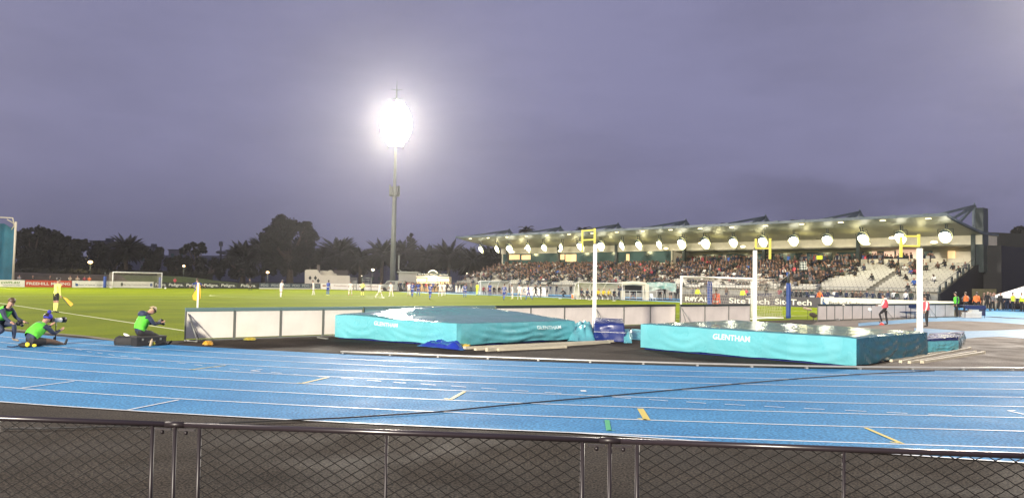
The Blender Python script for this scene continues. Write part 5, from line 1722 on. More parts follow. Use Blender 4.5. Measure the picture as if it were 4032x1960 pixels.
m_tb = M('blue logo', (0.03, 0.09, 0.25), 0.5)
m_to = M('brown red lettering', (0.35, 0.20, 0.14), 0.6)
m_ts = M('silver lettering', (0.45, 0.48, 0.48), 0.6)
AB = PL_ + 2.9
def bp_(x, a=AB):
    p = atA(x, 1136, a); return Vector((p.x, p.y, 0))
BH = 1.02
board(bp_(-90), bp_(97), BH, m_bw, 'white sponsor board at the left edge reading com.au', [('com.au', 0.69, 0.62, 0.40, 0.30, m_tg, 0.2), ('competitive edge', 0.72, 0.24, 0.36, 0.15, m_tk, 0)])
board(bp_(98), bp_(281), BH, m_br, 'red sponsor board reading FREEHILL MINING', [('FREEHILL MINING', 0.5, 0.52, 0.94, 0.42, m_tw, 0)])
b_ = board(bp_(283), bp_(444), BH, m_bw, 'white bank sponsor board left of the far goal', [('Bank of Sydney  Supporting us', 0.56, 0.38, 0.80, 0.20, m_tk, 0)])
L = (bp_(444) - bp_(283)).length
mb = MB(); mb.add([(0.08 * L, -0.012, 0.72), (0.08 * L + .45, -0.012, 0.3), (0.08 * L, -0.012, 0.28)], [(0, 2, 1)]); mb.disc((0.08 * L + .2, -0.013, 0.4), (0, -1, 0), 0.2); mb.build('logo', m_tb, b_)
b_ = board(bp_(445), bp_(604), BH, m_bw, 'white city sponsor board behind the far goal', [('Bay City Community Council', 0.56, 0.48, 0.62, 0.22, m_tk, 0)])
L = (bp_(604) - bp_(445)).length
mb = MB(); mb.disc((0.21 * L, -0.013, 0.55), (0, -1, 0), 0.18, ry=0.28); mb.build('logo', M('dark logo', (0.03, 0.05, 0.04), 0.5), b_)
mb = MB(); mb.disc((0.94 * L, -0.013, 0.5), (0, -1, 0), 0.22, ry=0.25); mb.disc((0.94 * L, -0.016, 0.5), (0, -1, 0), 0.15, ry=0.18); mb.build('badge', m_tb, b_)
xs = [606, 658, 727, 797, 865, 932, 1019]
for i in range(6):
    board(bp_(xs[i] + .6), bp_(xs[i + 1] - .6), BH * 0.96, m_bk, 'black sponsor board reading Peligra., %s' % ('at the right post of the far goal', 'second of six from the left', 'third of six, just left of the corner flag', 'fourth of six, right of the corner flag', 'fifth of six from the left', 'beside the dark clothed goalkeeper, last before the slate boards')[i],
          [('Peligra.', 0.5 if i < 5 else 0.52, 0.50, 0.86 if i < 5 else 0.7, 0.62, m_tw, 0.12)])
xs = [1020, 1061, 1106, 1145, 1184, 1222, 1261]
AB2 = PL_ - 0.5
for i in range(6):
    board(bp_(xs[i] + .4, AB + 0.3), bp_(xs[i + 1] - .4, AB + 0.3), BH, m_bb, 'slate blue sponsor board reading PDG, %s' % ('first of six from the left', 'second of six', 'third of six, behind a white player', 'fourth of six', 'fifth of six, left of a white player', 'last of six, next to the white boards')[i],
          [('PDG', 0.52, 0.62, 0.72, 0.42, m_ts, 0)], strip_=m_bw)
# white boards curving round the far corner
def wpt(x, y, yb): 
    p = G(x, yb); return Vector((p.x, p.y, 0))
k0 = bp_(1263, AB + .3); k1 = atY(1410, 1140, k0.y + 1.0); k2 = atY(1545, 1145, k0.y - 1.5); k3 = atY(1712, 1150, k0.y - 4.0)
def gz(p): return Vector((p.x, p.y, 0))
board(k0, gz(k1), 1.12, m_bw, 'white sponsor board with a small brown square below the pale pavilion', [('Camplasta', 0.52, 0.62, 0.34, 0.26, m_to, 0), ('& SITC', 0.85, 0.6, 0.2, 0.26, m_to, 0), ('■', 0.09, 0.6, 0.09, 0.3, m_to, 0)])
board(gz(k1) + Vector((.03, 0, 0)), gz(k2), 1.12, m_bw, 'white sponsor board behind the central referee', [('CAMPLASTA & SINK', 0.5, 0.6, 0.72, 0.24, m_to, 0), ('■', 0.07, 0.6, 0.08, 0.3, m_to, 0)])
board(gz(k2) + Vector((.03, 0, 0)), gz(k3), 1.12, m_bw, 'white sponsor board between the two blue shirted groups', [('Italian Kitchens Melbourne', 0.5, 0.6, 0.80, 0.2, m_to, 0)])
k4 = atY(1792, 1152, k0.y - 5.5)
board(gz(k3) + Vector((.05, 0, 0)), gz(k4), 1.15, m_bg, 'dark grey board with big white letters em, left of the team shelter', [('em', 0.76, 0.45, 0.30, 0.42, m_tw, 0)])
k5 = atY(1838, 1154, k0.y - 7)
board(gz(k4) + Vector((.05, 0, 0)), gz(k5), 1.15, m_bw, 'short white board right of the em board', [])
k6 = atY(2050, 1155, 128); k7 = atY(2100, 1155, 124); k8 = atY(2158, 1157, 120)
board(gz(k6), gz(k7), 1.25, m_bw, 'white board with a blue mark behind two white players', [('C', 0.3, 0.55, 0.2, 0.4, m_tb, 0)])
board(gz(k7) + Vector((.05, 0, 0)), gz(k8), 1.25, m_bw, 'white board behind the men in black by the far touchline', [('C  C', 0.4, 0.55, 0.5, 0.4, m_tb, 0)])
# far side boards at the right
def fb(x, b=65.6):
    p = atB(x, 1205, b); return Vector((p.x, p.y, 0))
BB = 64.6
b_ = board(fb(2686, BB), fb(2800, BB), 0.98, M('grey brown banner', (0.09, 0.08, 0.07), 0.6), 'grey banner reading ROYAL seen through the near goal net', [('R YAL', 0.52, 0.45, 0.82, 0.52, m_tw, 0)], name='banner')
L = (fb(2800, BB) - fb(2686, BB)).length
mb = MB()
for (x, z) in ((0.29, .5), (0.33, .42), (0.31, .33), (0.36, .30), (0.38, .48), (0.35, .58)): mb.disc((x * L, -0.02, z), (0, -1, 0), 0.09)
mb.build('dot_emblem', m_tw, b_)
board(fb(2808, BB), fb(3046, BB), 0.98, m_bg, 'slate sponsor board reading SiteTech behind the near goal', [('SiteTech', 0.605, 0.44, 0.66, 0.60, m_tw, 0)])
board(fb(3048, BB), fb(3230, BB), 0.98, m_bg, 'slate sponsor board reading SiteTech right of the goal', [('SiteTech', 0.42, 0.47, 0.80, 0.58, m_tw, 0)])
b_ = board(fb(3231, BB), fb(3480, BB), 1.02, m_bw, 'white bank board above the left half of the right barrier row', [('Bank of Sydney', 0.44, 0.45, 0.60, 0.36, m_tk, 0)])
L = (fb(3480, BB) - fb(3231, BB)).length
mb = MB(); mb.add([(0.03 * L, -0.014, 0.35), (0.10 * L, -0.014, 0.35), (0.03 * L, -0.014, 0.75)], [(0, 1, 2)]); mb.add([(0.03 * L, -0.015, 0.78), (0.045 * L, -0.015, 0.95), (0.07 * L, -0.015, 0.6)], [(0, 2, 1)]); mb.build('logo', m_tb, b_)
board(fb(3481, BB), fb(3755, BB), 0.96, m_bw, 'plain white board above the right half of the right barrier row', [])
# blue club banners hung at the front of the stand
m_nb = M('navy club banner', (0.015, 0.022, 0.07), 0.7)
for (x0, x1, y, lb) in ((2940, 3038, 1167, 'navy club banner with pale numerals behind the goal net'), (3182, 3302, 1164, 'navy club banner with two white shields by the orange steward')):
    p0 = atB(x0, y, 71); p1 = atB(x1, y, 71)
    z = p0.z
    t = empty('club_banner', gz(p0), math.atan2(p1.y - p0.y, p1.x - p0.x), lb, 'banner', 'navy club banners')
    L = (gz(p1) - gz(p0)).length
    mb = MB(); mb.box((L / 2, 0, 0.72), (L, 0.04, 0.95)); mb.build('cloth', m_nb, t)
    mb = MB(); mb.tube([(0.05, 0.05, 0), (0.05, 0.05, 1.2)], 0.03, 5); mb.tube([(L - .05, 0.05, 0), (L - .05, 0.05, 1.2)], 0.03, 5); mb.build('post', m_dark, t)
    if x0 < 3000: lettering('2 3 10', 0.5, L * 0.8, (L / 2, 0, 0.75), (1, 0, 0), (0, 0, 1), m_ts, t, lift=0.03)
    else:
        mb = MB()
        for cx__ in (0.14, 0.78):
            mb.add([(cx__ * L - .28, -0.03, 1.08), (cx__ * L + .28, -0.03, 1.08), (cx__ * L + .22, -0.03, 0.65), (cx__ * L, -0.03, 0.42), (cx__ * L - .22, -0.03, 0.65)], [(0, 4, 3, 2, 1)])
        mb.build('shield', m_ts, t)
# ================================================================== PEOPLE
SEG = dict(thigh=.44, shin=.42, foot=.17, torso=.50, neck=.10, head=.16, ua=.29, fa=.25, hand=.09)
REG = dict(skin=0, top=1, sleeve=2, bottom=3, leg=4, sock=5, shoe=6, hair=7)
def dirv(t, abd=0, side=1):
    v = Vector((math.sin(t), 0, -math.cos(t)))
    if abd:
        v = Vector((v.x * math.cos(abd), side * math.sin(abd), v.z * math.cos(abd)))
    return v
def body(pose, lod=2, fem=False):
    """one continuous skinned body, facing +x. pose: lean, head, legs[(fwd, knee, abd)]*2, arms[(fwd, abd, elbow)]*2, pz"""
    g = lambda k, d: pose.get(k, d)
    V = {}; E = []; R = {}; B = []
    lean = rad(g('lean', 3)); tw = g('twist', 0)
    up = Vector((math.sin(lean), 0, math.cos(lean)))
    pel = Vector((0, 0, 0))
    V['pel'] = pel; R['pel'] = .125
    V['wai'] = pel + up * .17; R['wai'] = .118
    l2 = lean + rad(g('curl', 4)); up2 = Vector((math.sin(l2), 0, math.cos(l2)))
    V['che'] = V['wai'] + up2 * .20; R['che'] = .135
    V['nb'] = V['che'] + up2 * .125; R['nb'] = .075
    hl = l2 + rad(g('head', 6)); hu = Vector((math.sin(hl), 0, math.cos(hl))); hf = Vector((math.cos(hl), 0, -math.sin(hl)))
    V['nk'] = V['nb'] + hu * .085; R['nk'] = .055
    V['jaw'] = V['nk'] + hu * .045 + hf * .012; R['jaw'] = .068
    V['hd'] = V['jaw'] + hu * .085; R['hd'] = .096
    V['cr'] = V['hd'] + hu * .065; R['cr'] = .072
    ed = [('pel', 'wai', 'top'), ('wai', 'che', 'top'), ('che', 'nb', 'top'), ('nb', 'nk', 'skin'), ('nk', 'jaw', 'skin'), ('jaw', 'hd', 'skin'), ('hd', 'cr', 'hairz' if g('hairz', True) else 'skin')]
    if lod >= 2:
        V['nose'] = V['jaw'] + hu * .035 + hf * .098; R['nose'] = .014
        ed.append(('jaw', 'nose', 'skin'))
        V['chin'] = V['jaw'] + hf * .06 - hu * .025; R['chin'] = .028; ed.append(('jaw', 'chin', 'skin'))
    hw, sw = (.095, .155) if fem else (.09, .175)
    for i, sd in ((0, 1), (1, -1)):
        s_ = 'lr'[i]
        f, k, ab_ = (list(g('legs', [(0, 0, 3), (0, 0, 3)])[i]) + [0])[:3]
        f, k, ab_ = rad(f), rad(k), rad(ab_)
        V['hip' + s_] = pel + Vector((0, sd * hw, -.05)); R['hip' + s_] = .098
        d = dirv(f, ab_, sd)
        V['th' + s_] = V['hip' + s_] + d * .2; R['th' + s_] = .085
        V['kn' + s_] = V['hip' + s_] + d * .42; R['kn' + s_] = .058
        d2 = dirv(f - k, ab_ * .5, sd)
        V['ca' + s_] = V['kn' + s_] + d2 * .14; R['ca' + s_] = .060
        V['an' + s_] = V['kn' + s_] + d2 * .40; R['an' + s_] = .038
        fa_ = f - k + rad(g('ankle', 0)); d3 = Vector((math.cos(fa_), sd * .1, math.sin(fa_)))
        V['he' + s_] = V['an' + s_] + d2 * .045 - d3 * .03; R['he' + s_] = .038
        V['to' + s_] = V['an' + s_] + d2 * .055 + d3 * .17; R['to' + s_] = .028
        ed += [('pel', 'hip' + s_, 'bottom'), ('hip' + s_, 'th' + s_, 'bottom'), ('th' + s_, 'kn' + s_, 'leg'), ('kn' + s_, 'ca' + s_, 'sock'), ('ca' + s_, 'an' + s_, 'sock'),
               ('an' + s_, 'he' + s_, 'shoe'), ('he' + s_, 'to' + s_, 'shoe')]
        f, ab_, el = g('arms', [(5, 10, 12), (-3, 10, 12)])[i]
        f, ab_, el = rad(f), rad(ab_), rad(el)
        V['sh' + s_] = V['che'] + up2 * .085 + Vector((0, sd * sw, 0)); R['sh' + s_] = .068
        d = dirv(f, ab_, sd)
        V['el' + s_] = V['sh' + s_] + d * .28; R['el' + s_] = .044
        inn = g('inward', 0)
        d2 = dirv(f + el, ab_ * (1 - 2 * inn), sd) if ab_ else dirv(f + el)
        if inn: d2 = (d2 + Vector((0, -sd * inn, 0))).normalized()
        V['wr' + s_] = V['el' + s_] + d2 * .25; R['wr' + s_] = .029
        V['pa' + s_] = V['wr' + s_] + d2 * .075; R['pa' + s_] = .036
        ed += [('che', 'sh' + s_, 'top'), ('sh' + s_, 'el' + s_, 'top'), ('el' + s_, 'wr' + s_, 'sleeve'), ('wr' + s_, 'pa' + s_, 'skin')]
        if lod >= 3:
            ax = Vector((0, 1, 0)).cross(d2).normalized(); lat = d2.cross(ax).normalized()
            curl = (d2 * .55 + ax * (-.8)).normalized() if g('grip', True) else d2
            for q, (o_, ln) in enumerate(((.030, .066), (.011, .074), (-.009, .070), (-.028, .056))):
                k1 = 'f%d%s' % (q, s_)
                V[k1 + 'a'] = V['pa' + s_] + lat * o_ * sd + d2 * .03; R[k1 + 'a'] = .010
                V[k1 + 'b'] = V[k1 + 'a'] + (d2 * .7 + curl * .3).normalized() * ln * .5; R[k1 + 'b'] = .0095
                V[k1 + 'c'] = V[k1 + 'b'] + curl * ln * .5; R[k1 + 'c'] = .008
                ed += [('pa' + s_, k1 + 'a', 'skin'), (k1 + 'a', k1 + 'b', 'skin'), (k1 + 'b', k1 + 'c', 'skin')]
            k1 = 't' + s_
            V[k1 + 'a'] = V['wr' + s_] + d2 * .045 + lat * .034 * sd; R[k1 + 'a'] = .013
            V[k1 + 'b'] = V[k1 + 'a'] + (d2 * .7 + lat * sd * .5 + curl * .2).normalized() * .045; R[k1 + 'b'] = .010
            ed += [('pa' + s_, k1 + 'a', 'skin'), (k1 + 'a', k1 + 'b', 'skin')]
        else:
            V['fi' + s_] = V['pa' + s_] + d2 * .075; R['fi' + s_] = .020
            ed.append(('pa' + s_, 'fi' + s_, 'skin'))
    # drop to the ground or to the given seat height
    lows = min(V['he' + q].z - R['he' + q] for q in 'lr'); lows = min(lows, min(V['to' + q].z - R['to' + q] for q in 'lr'))
    dz = g('pz', None)
    dz = -lows if dz is None else dz
    for k in V: V[k] = V[k] + Vector((0, 0, dz))
    bk_ = g('bulk', 1.0)
    for k in R:
        if k[:2] in ('pe', 'wa', 'ch', 'hi', 'th', 'kn', 'ca', 'sh', 'el') and k != 'chin': R[k] *= bk_
        elif k in ('anl', 'anr', 'wrl', 'wrr'): R[k] *= 1 + (bk_ - 1) * .8
    names = list(V); idx = {k: i for i, k in enumerate(names)}
    me = bpy.data.meshes.new('b')
    me.from_pydata([V[k] for k in names], [(idx[a], idx[b]) for a, b, c in ed], [])
    o = bpy.data.objects.new('b', me); COL.objects.link(o)
    md = o.modifiers.new('s', 'SKIN')
    md.use_smooth_shade = True
    md.branch_smoothing = 0.3
    if not me.skin_vertices: pass
    sv = me.skin_vertices[0].data
    for k in names:
        sv[idx[k]].radius = (R[k], R[k])
    sv[idx['pel']].use_root = True
    if lod >= 1:
        ss = o.modifiers.new('ss', 'SUBSURF'); ss.levels = 1 if lod < 3 else 2; ss.render_levels = ss.levels
    dg = bpy.context.evaluated_depsgraph_get(); dg.update()
    out = bpy.data.meshes.new_from_object(o.evaluated_get(dg))
    bpy.data.objects.remove(o)
    # regions
    segs = [(V[a], V[b], c, R[a], R[b]) for a, b, c in ed]
    regs = []
    mid_z = (V['hd'] + hu * .02)
    for p in out.polygons:
        c = p.center; best = None
        for a, b, rg, ra, rb in segs:
            d = b - a; t_ = max(0, min(1, (c - a).dot(d) / max(1e-9, d.length_squared)))
            dd_ = (c - (a + d * t_)).length / (ra * (1 - t_) + rb * t_)
            if best is None or dd_ < best[0]: best = (dd_, rg, t_)
        rg, t_ = best[1], best[2]
        if rg == 'leg': rg = 'bottom' if t_ < .45 else 'leg'
        if rg == 'sock' and t_ < 0.0: rg = 'leg'
        if rg in ('hairz', 'skin') and c.z > 0 and (c - V['hd']).length < 0.2:
            q = c - V['hd']; rg = 'hair' if (q.dot(hu) > .045 or (q.dot(hf) < -.02 and q.dot(hu) > -.05)) else 'skin'
        if rg == 'hairz': rg = 'skin'
        regs.append(REG[rg])
    while len(out.materials) < 8: out.materials.append(None)
    out.polygons.foreach_set('material_index', regs)
    out.polygons.foreach_set('use_smooth', [True] * len(regs))
    out['anchor'] = [*V['hd'], *V['che'], *V['wai'], *V['pel'], *hu, *hf, *V['pal'], *V['par'], *up2]
    return out
POSES = {
    'stand': dict(bulk=1.1, lean=2, legs=[(3, 4, 5), (-4, 3, 5)], arms=[(6, 9, 14), (-4, 9, 12)]),
    'stand2': dict(lean=3, legs=[(9, 6, 7), (-9, 6, 7)], arms=[(12, 14, 30), (-10, 12, 20)]),
    'hips': dict(lean=2, legs=[(2, 2, 9), (-2, 2, 9)], arms=[(-12, 38, 60), (-12, 38, 60)], inward=.5),
    'walk': dict(lean=4, legs=[(24, 8, 3), (-20, 22, 3)], arms=[(-20, 8, 15), (24, 8, 25)]),
    'run': dict(lean=10, legs=[(38, 50, 3), (-22, 35, 3)], arms=[(-40, 10, 80), (35, 10, 85)]),
    'legup': dict(bulk=1.1, lean=4, legs=[(46, 62, 3), (-4, 4, 3)], arms=[(18, 12, 62), (20, 12, 60)]),
    'kick': dict(lean=-6, legs=[(28, 6, 8), (-10, 12, 6)], arms=[(-10, 45, 20), (20, 50, 20)]),
    'crossed': dict(lean=0, legs=[(2, 0, 6), (-2, 0, 6)], arms=[(22, 10, 95), (22, 10, 95)], inward=.6),
    'sit': dict(lean=8, legs=[(84, 84, 7), (84, 84, 7)], arms=[(20, 8, 55), (20, 8, 55)]),
    'sit2': dict(lean=18, legs=[(82, 78, 10), (86, 92, 5)], arms=[(38, 5, 45), (30, 8, 60)]),
    'sitback': dict(lean=-4, legs=[(80, 70, 8), (80, 80, 6)], arms=[(15, 10, 60), (25, 10, 70)]),
    'crouch': dict(lean=30, curl=18, head=-18, legs=[(86, 92, 12), (62, 128, 10)], arms=[(30, 6, 36), (34, 6, 30)], bulk=1.22),
    'ground': dict(lean=26, curl=26, head=-18, legs=[(84, 2, 8), (88, 14, 12)], arms=[(52, 8, 78), (44, 8, 62)], inward=.3, pz=.185, ankle=0, bulk=1.26),
    'case': dict(lean=10, curl=16, head=26, legs=[(88, 42, 6), (80, 30, 8)], arms=[(30, 8, 70), (34, 8, 66)], inward=.4, pz=.40, bulk=1.2),
}
bcache = {}
def get_body(pose, lod, fem=False):
    k = (pose, lod, fem)
    if k not in bcache: bcache[k] = body(POSES[pose], lod, fem)
    return bcache[k]
SK = [M('skin light', (0.42, 0.24, 0.17), 0.55), M('skin tan', (0.30, 0.17, 0.11), 0.55), M('skin dark', (0.10, 0.055, 0.035), 0.5)]
HR = [M('dark hair', (0.018, 0.013, 0.010), 0.5), M('brown hair', (0.07, 0.04, 0.02), 0.5), M('blond hair', (0.45, 0.35, 0.20), 0.5)]
def cm(n, c, r=.75): return M(n, c, r, var=0.22, vscale=7, bump=0.02, bscale=9)
Cw = cm('white kit', (0.78, 0.76, 0.72)); Cb = cm('royal blue kit', (0.025, 0.06, 0.30)); Cbl = cm('blue socks', (0.04, 0.12, 0.42))
Cy = cm('hi vis yellow shirt', (0.82, 0.88, 0.22)); Ck = cm('black cloth', (0.015, 0.015, 0.017)); Cor = cm('orange kit', (0.75, 0.12, 0.05))
Cnv = cm('navy cloth', (0.02, 0.03, 0.065)); Cgr = cm('grey cloth', (0.16, 0.16, 0.17)); Cbr = cm('brown cloth', (0.12, 0.07, 0.045)); Cgn = cm('lime bib', (0.10, 0.55, 0.035))
Cpk = cm('red pink bib', (0.72, 0.09, 0.12)); Cmr = cm('maroon cloth', (0.25, 0.03, 0.05)); Cbe = cm('beige cloth', (0.40, 0.32, 0.22)); Cdk = cm('dark green cloth', (0.03, 0.045, 0.035))
Cye = cm('yellow training top', (0.72, 0.55, 0.03)); Chv = cm('hi vis vest', (0.70, 0.85, 0.04)); Cho = cm('orange vest', (0.85, 0.20, 0.05)); Cblk = cm('boots', (0.03, 0.03, 0.03), .4)
kits = {}
def outfit_mesh(pose, lod, o, fem=False):
    """o: (skin, top, sleeve, bottom, leg, sock, shoe, hair)"""
    k = (pose, lod, fem, tuple(m.name for m in o))
    if k not in kits:
        me = get_body(pose, lod, fem).copy()
        ix = [0] * len(me.polygons); me.polygons.foreach_get('material_index', ix)
        me.materials.clear()
        for m in o: me.materials.append(m)
        me.polygons.foreach_set('material_index', ix); me.update()
        kits[k] = me
    return kits[k]
def person(p, head, pose, o, label, lod=2, cat='person', group=None, scale=1.0, extra=None, name='person', fem=False, z=0.0):
    me = outfit_mesh(pose, lod, o, fem)
    ob = bpy.data.objects.new(name, me); COL.objects.link(ob)
    ob.location = (p.x, p.y, z); ob.rotation_euler = (0, 0, head); ob.scale = (scale,) * 3
    tag(ob, label, cat, group)
    an = list(get_body(pose, lod, fem)['anchor'])
    A = {n: Vector(an[i * 3:i * 3 + 3]) for i, n in enumerate(('hd', 'che', 'wai', 'pel', 'hu', 'hf', 'pl', 'pr', 'up'))}
    if lod >= 2:
        hu, hf = A['hu'], A['hf']; hy = Vector((0, 1, 0))
        mb = MB(); vs = []; nu, nv = 14, 7
        for j in range(nv + 1):
            ph = (PI * 0.56) * j / nv
            for i in range(nu):
                th = 2 * PI * i / nu
                v = hu * math.cos(ph) * .088 + hf * math.sin(ph) * math.cos(th) * .098 + hy * math.sin(ph) * math.sin(th) * .088
                back = max(0, -math.cos(th))
                v = v - hu * back * .03 * (j / nv)
                vs.append(A['hd'] + hu * .045 + v * 1.08 - hf * .012)
        mb.add(vs, [(j * nu + i, (j + 1) * nu + i, (j + 1) * nu + (i + 1) % nu, j * nu + (i + 1) % nu) for j in range(nv) for i in range(nu)], 0, True)
        mb.build('hair', o[7], ob)
    ob['_A'] = 0; del ob['_A']
    return ob, A
def vest(ob, A, mat, name='bib', number=None, low=.02, big=1.0):
    mb = MB(); vs = []; n = 16; rows = 7
    p0 = A['pel'] + A['up'] * .0 + Vector((0, 0, low)); p3 = A['che'] + A['up'] * .13
    for j in range(rows + 1):
        f = j / rows
        c = p0.lerp(A['wai'], min(1, f * 2.2)) if f < .45 else A['wai'].lerp(p3, (f - .45) / .55)
        rx = (.150 + .012 * math.sin(f * 3)) * big * (1 - .25 * max(0, f - .8) / .2)
        ry = (.172 + .035 * f) * big * (1 - .35 * max(0, f - .8) / .2)
        fx_ = Vector((0, 1, 0)).cross(A['up']).normalized()
        for i in range(n):
            th = 2 * PI * i / n
            w = 1 + .03 * math.sin(th * 3 + f * 5)
            vs.append(c + fx_ * math.cos(th) * rx * w + Vector((0, 1, 0)) * math.sin(th) * ry * w)
    mb.add(vs, [(j * n + i, j * n + (i + 1) % n, (j + 1) * n + (i + 1) % n, (j + 1) * n + i) for j in range(rows) for i in range(n)], 0, True)
    return mb.build(name, mat, ob)
def O(top, bottom, sk=0, hr=0, sleeve=None, leg=None, sock=None, shoe=None):
    s_ = SK[sk]
    return (s_, top, sleeve or s_, bottom, leg or s_, sock or s_, shoe or Cblk, HR[hr])
def long(top, bottom, sk=0, hr=0, shoe=None): return (SK[sk], top, top, bottom, bottom, bottom, shoe or Cblk, HR[hr])
WK = lambda sk=0, hr=0, shoe=None: O(Cw, Cw, sk, hr, sock=Cw, shoe=shoe or Cw)
BK = lambda sk=0, hr=0: O(Cb, Cb, sk, hr, sock=Cbl)
PG = 'players on the pitch'
def toward(a): return rad(a)
PL = [
    (774, 1177, 'kick', BK(0, 1), 100, 'blue shirted player lifting his arms beside the corner flag'),
    (985, 1143, 'stand2', O(Ck, Ck, 0, 0, sleeve=Ck, sock=Ck), 180, 'goalkeeper in black standing before the last Peligra board'),
    (1106, 1170, 'stand2', WK(0, 1), 60, 'white kitted player closest to the slate blue boards, left of all other white players'),
    (1234, 1161, 'stand2', WK(1, 0), 200, 'white kitted player standing legs apart at the last slate board'),
    (1291, 1163, 'stand', O(Cb, Cb, 2, 0, sock=Cbl, shoe=Cy), 70, 'dark haired blue player with lime boots in front of the pale pavilion'),
    (1379, 1162, 'hips', WK(0, 1, Cpk), 100, 'white kitted player with red boots right of the pale pavilion'),
    (1427, 1166, 'hips', O(Cy, Ck, 0, 0, sleeve=Cy, sock=Cy), 60, 'referee in yellow shirt, black shorts and yellow socks'),
    (1494, 1173, 'walk', WK(1, 0), 0, 'white kitted player pointing down, just right of the referee'),
    (1540, 1167, 'stand2', WK(0, 0), 140, 'white kitted player at the foot of the light mast'),
    (1610, 1164, 'stand', WK(0, 1, Cpk), 90, 'white kitted player with red boots, leftmost of the cluster under the kiosk'),
    (1623, 1171, 'walk', BK(0, 0), 80, 'blue player with his back turned beside the red booted white player'),
    (1647, 1164, 'hips', BK(1, 0), 250, 'blue player facing us under the left glowing awning'),
    (1693, 1180, 'walk', BK(0, 1), 75, 'blue player number 15 walking away under the kiosk'),
    (1733, 1166, 'hips', WK(0, 1), 80, 'white kitted player arm in arm, left one of the pair before the em board'),
    (1748, 1164, 'stand', WK(1, 1), 90, 'white kitted player arm in arm, right one of the pair before the em board'),
    (1830, 1172, 'walk', BK(0, 0), 95, 'blue player left of the left team shelter'),
    (1929, 1165, 'stand', BK(1, 0), 250, 'blue player standing in front of the left team shelter'),
    (1984, 1183, 'walk', BK(0, 1), 70, 'blue player at the right end of the left team shelter'),
    (2017, 1177, 'stand', WK(1, 0, Cy), 180, 'white kitted player with lime boots right of the left team shelter'),
    (2045, 1180, 'stand2', WK(0, 0), 100, 'white kitted player before the board with the blue mark'),
    (2081, 1182, 'walk', BK(0, 0), 170, 'blue player furthest right on the pitch'),
]
for i, (x, y, ps, o, hd, lb) in enumerate(PL):
    ob, A = person(G(x, y), rad(hd), ps, o, lb, 2, 'player' if 'referee' not in lb else 'referee', PG if 'referee' not in lb else None, scale=1.0 + .02 * math.sin(i * 2))
    if i in (12, 10, 15, 17, 7):
        bk = A['che'] - Vector((.150, 0, 0.03))
        lettering({12: '15', 10: '8', 15: '10', 17: '22', 7: '3'}[i], .24, .24 if i != 10 else .13, bk, (0, -1, 0), (0, 0, 1), Cw if o[1] is Cb else Cgr, ob, lift=.012, name='shirt_number')
    if o[1] is Cb:
        mb = MB(); mb.tube([A['pel'] + Vector((0, 0, .0)), A['pel'] + Vector((0, 0, .05))], .162, 14, cap=False); mb.build('shirt_hem', Cw, ob)
# goalkeeper in orange, on the near goal line
gk = atA(2818, 1200, 0.8).to_2d().to_3d()
ob, A = person(gk, rad(60), 'stand', O(Cor, Cor, 1, 0, sleeve=Cor, sock=Cor), 'goalkeeper in orange red kit standing with his back to us in the near goal', 2, 'player')
mb = MB(); mb.tube([A['pel'] + Vector((0, 0, -.02)), A['pel'] + Vector((0, 0, .05))], .165, 14, cap=False); mb.build('shirt_hem', Cw, ob)
lettering('1', .2, .07, A['che'] - Vector((.150, 0, 0.03)), (0, -1, 0), (0, 0, 1), Cw, ob, lift=.012, name='shirt_number')
# assistant referee with flag
pa = G(219, 1231)
ob, A = person(pa, rad(62), 'stand', O(Cy, Ck, 0, 0, sleeve=Cy, sock=Cy), 'assistant referee in yellow shirt and black shorts on the touchline, holding a flag', 3, 'referee', scale=1.0)
hd_ = ob.location + Matrix.Rotation(rad(62), 3, 'Z') @ A['pr']
fs = empty('hand_flag', hd_, 0, 'orange yellow flag on a short stick in the assistant referee hand', 'flag')
mb = MB(); mb.tube([(-.02, 0, .04), (.42, 0, -.42)], .010, 6); mb.build('stick', m_black, fs)
mb = MB(); nn = 8; vs = []
for i in range(nn + 1):
    f = i / nn; c = Vector((.10 + .40 * f, .02 * math.sin(f * 7), -.06 - .44 * f)); w = .03 + .17 * math.sin(PI * min(1, f * .9 + .1) * .62)
    vs += [c + Vector((.06, 0, .05)) * 0.4, c + Vector((w * .75, .03 * math.sin(f * 9), w * .65))]
mb.add(vs, [(2 * i, 2 * i + 1, 2 * i + 3, 2 * i + 2) for i in range(nn)], 0, True); mb.build('cloth', M('orange yellow flag', (0.75, 0.42, 0.03), 0.6), fs)

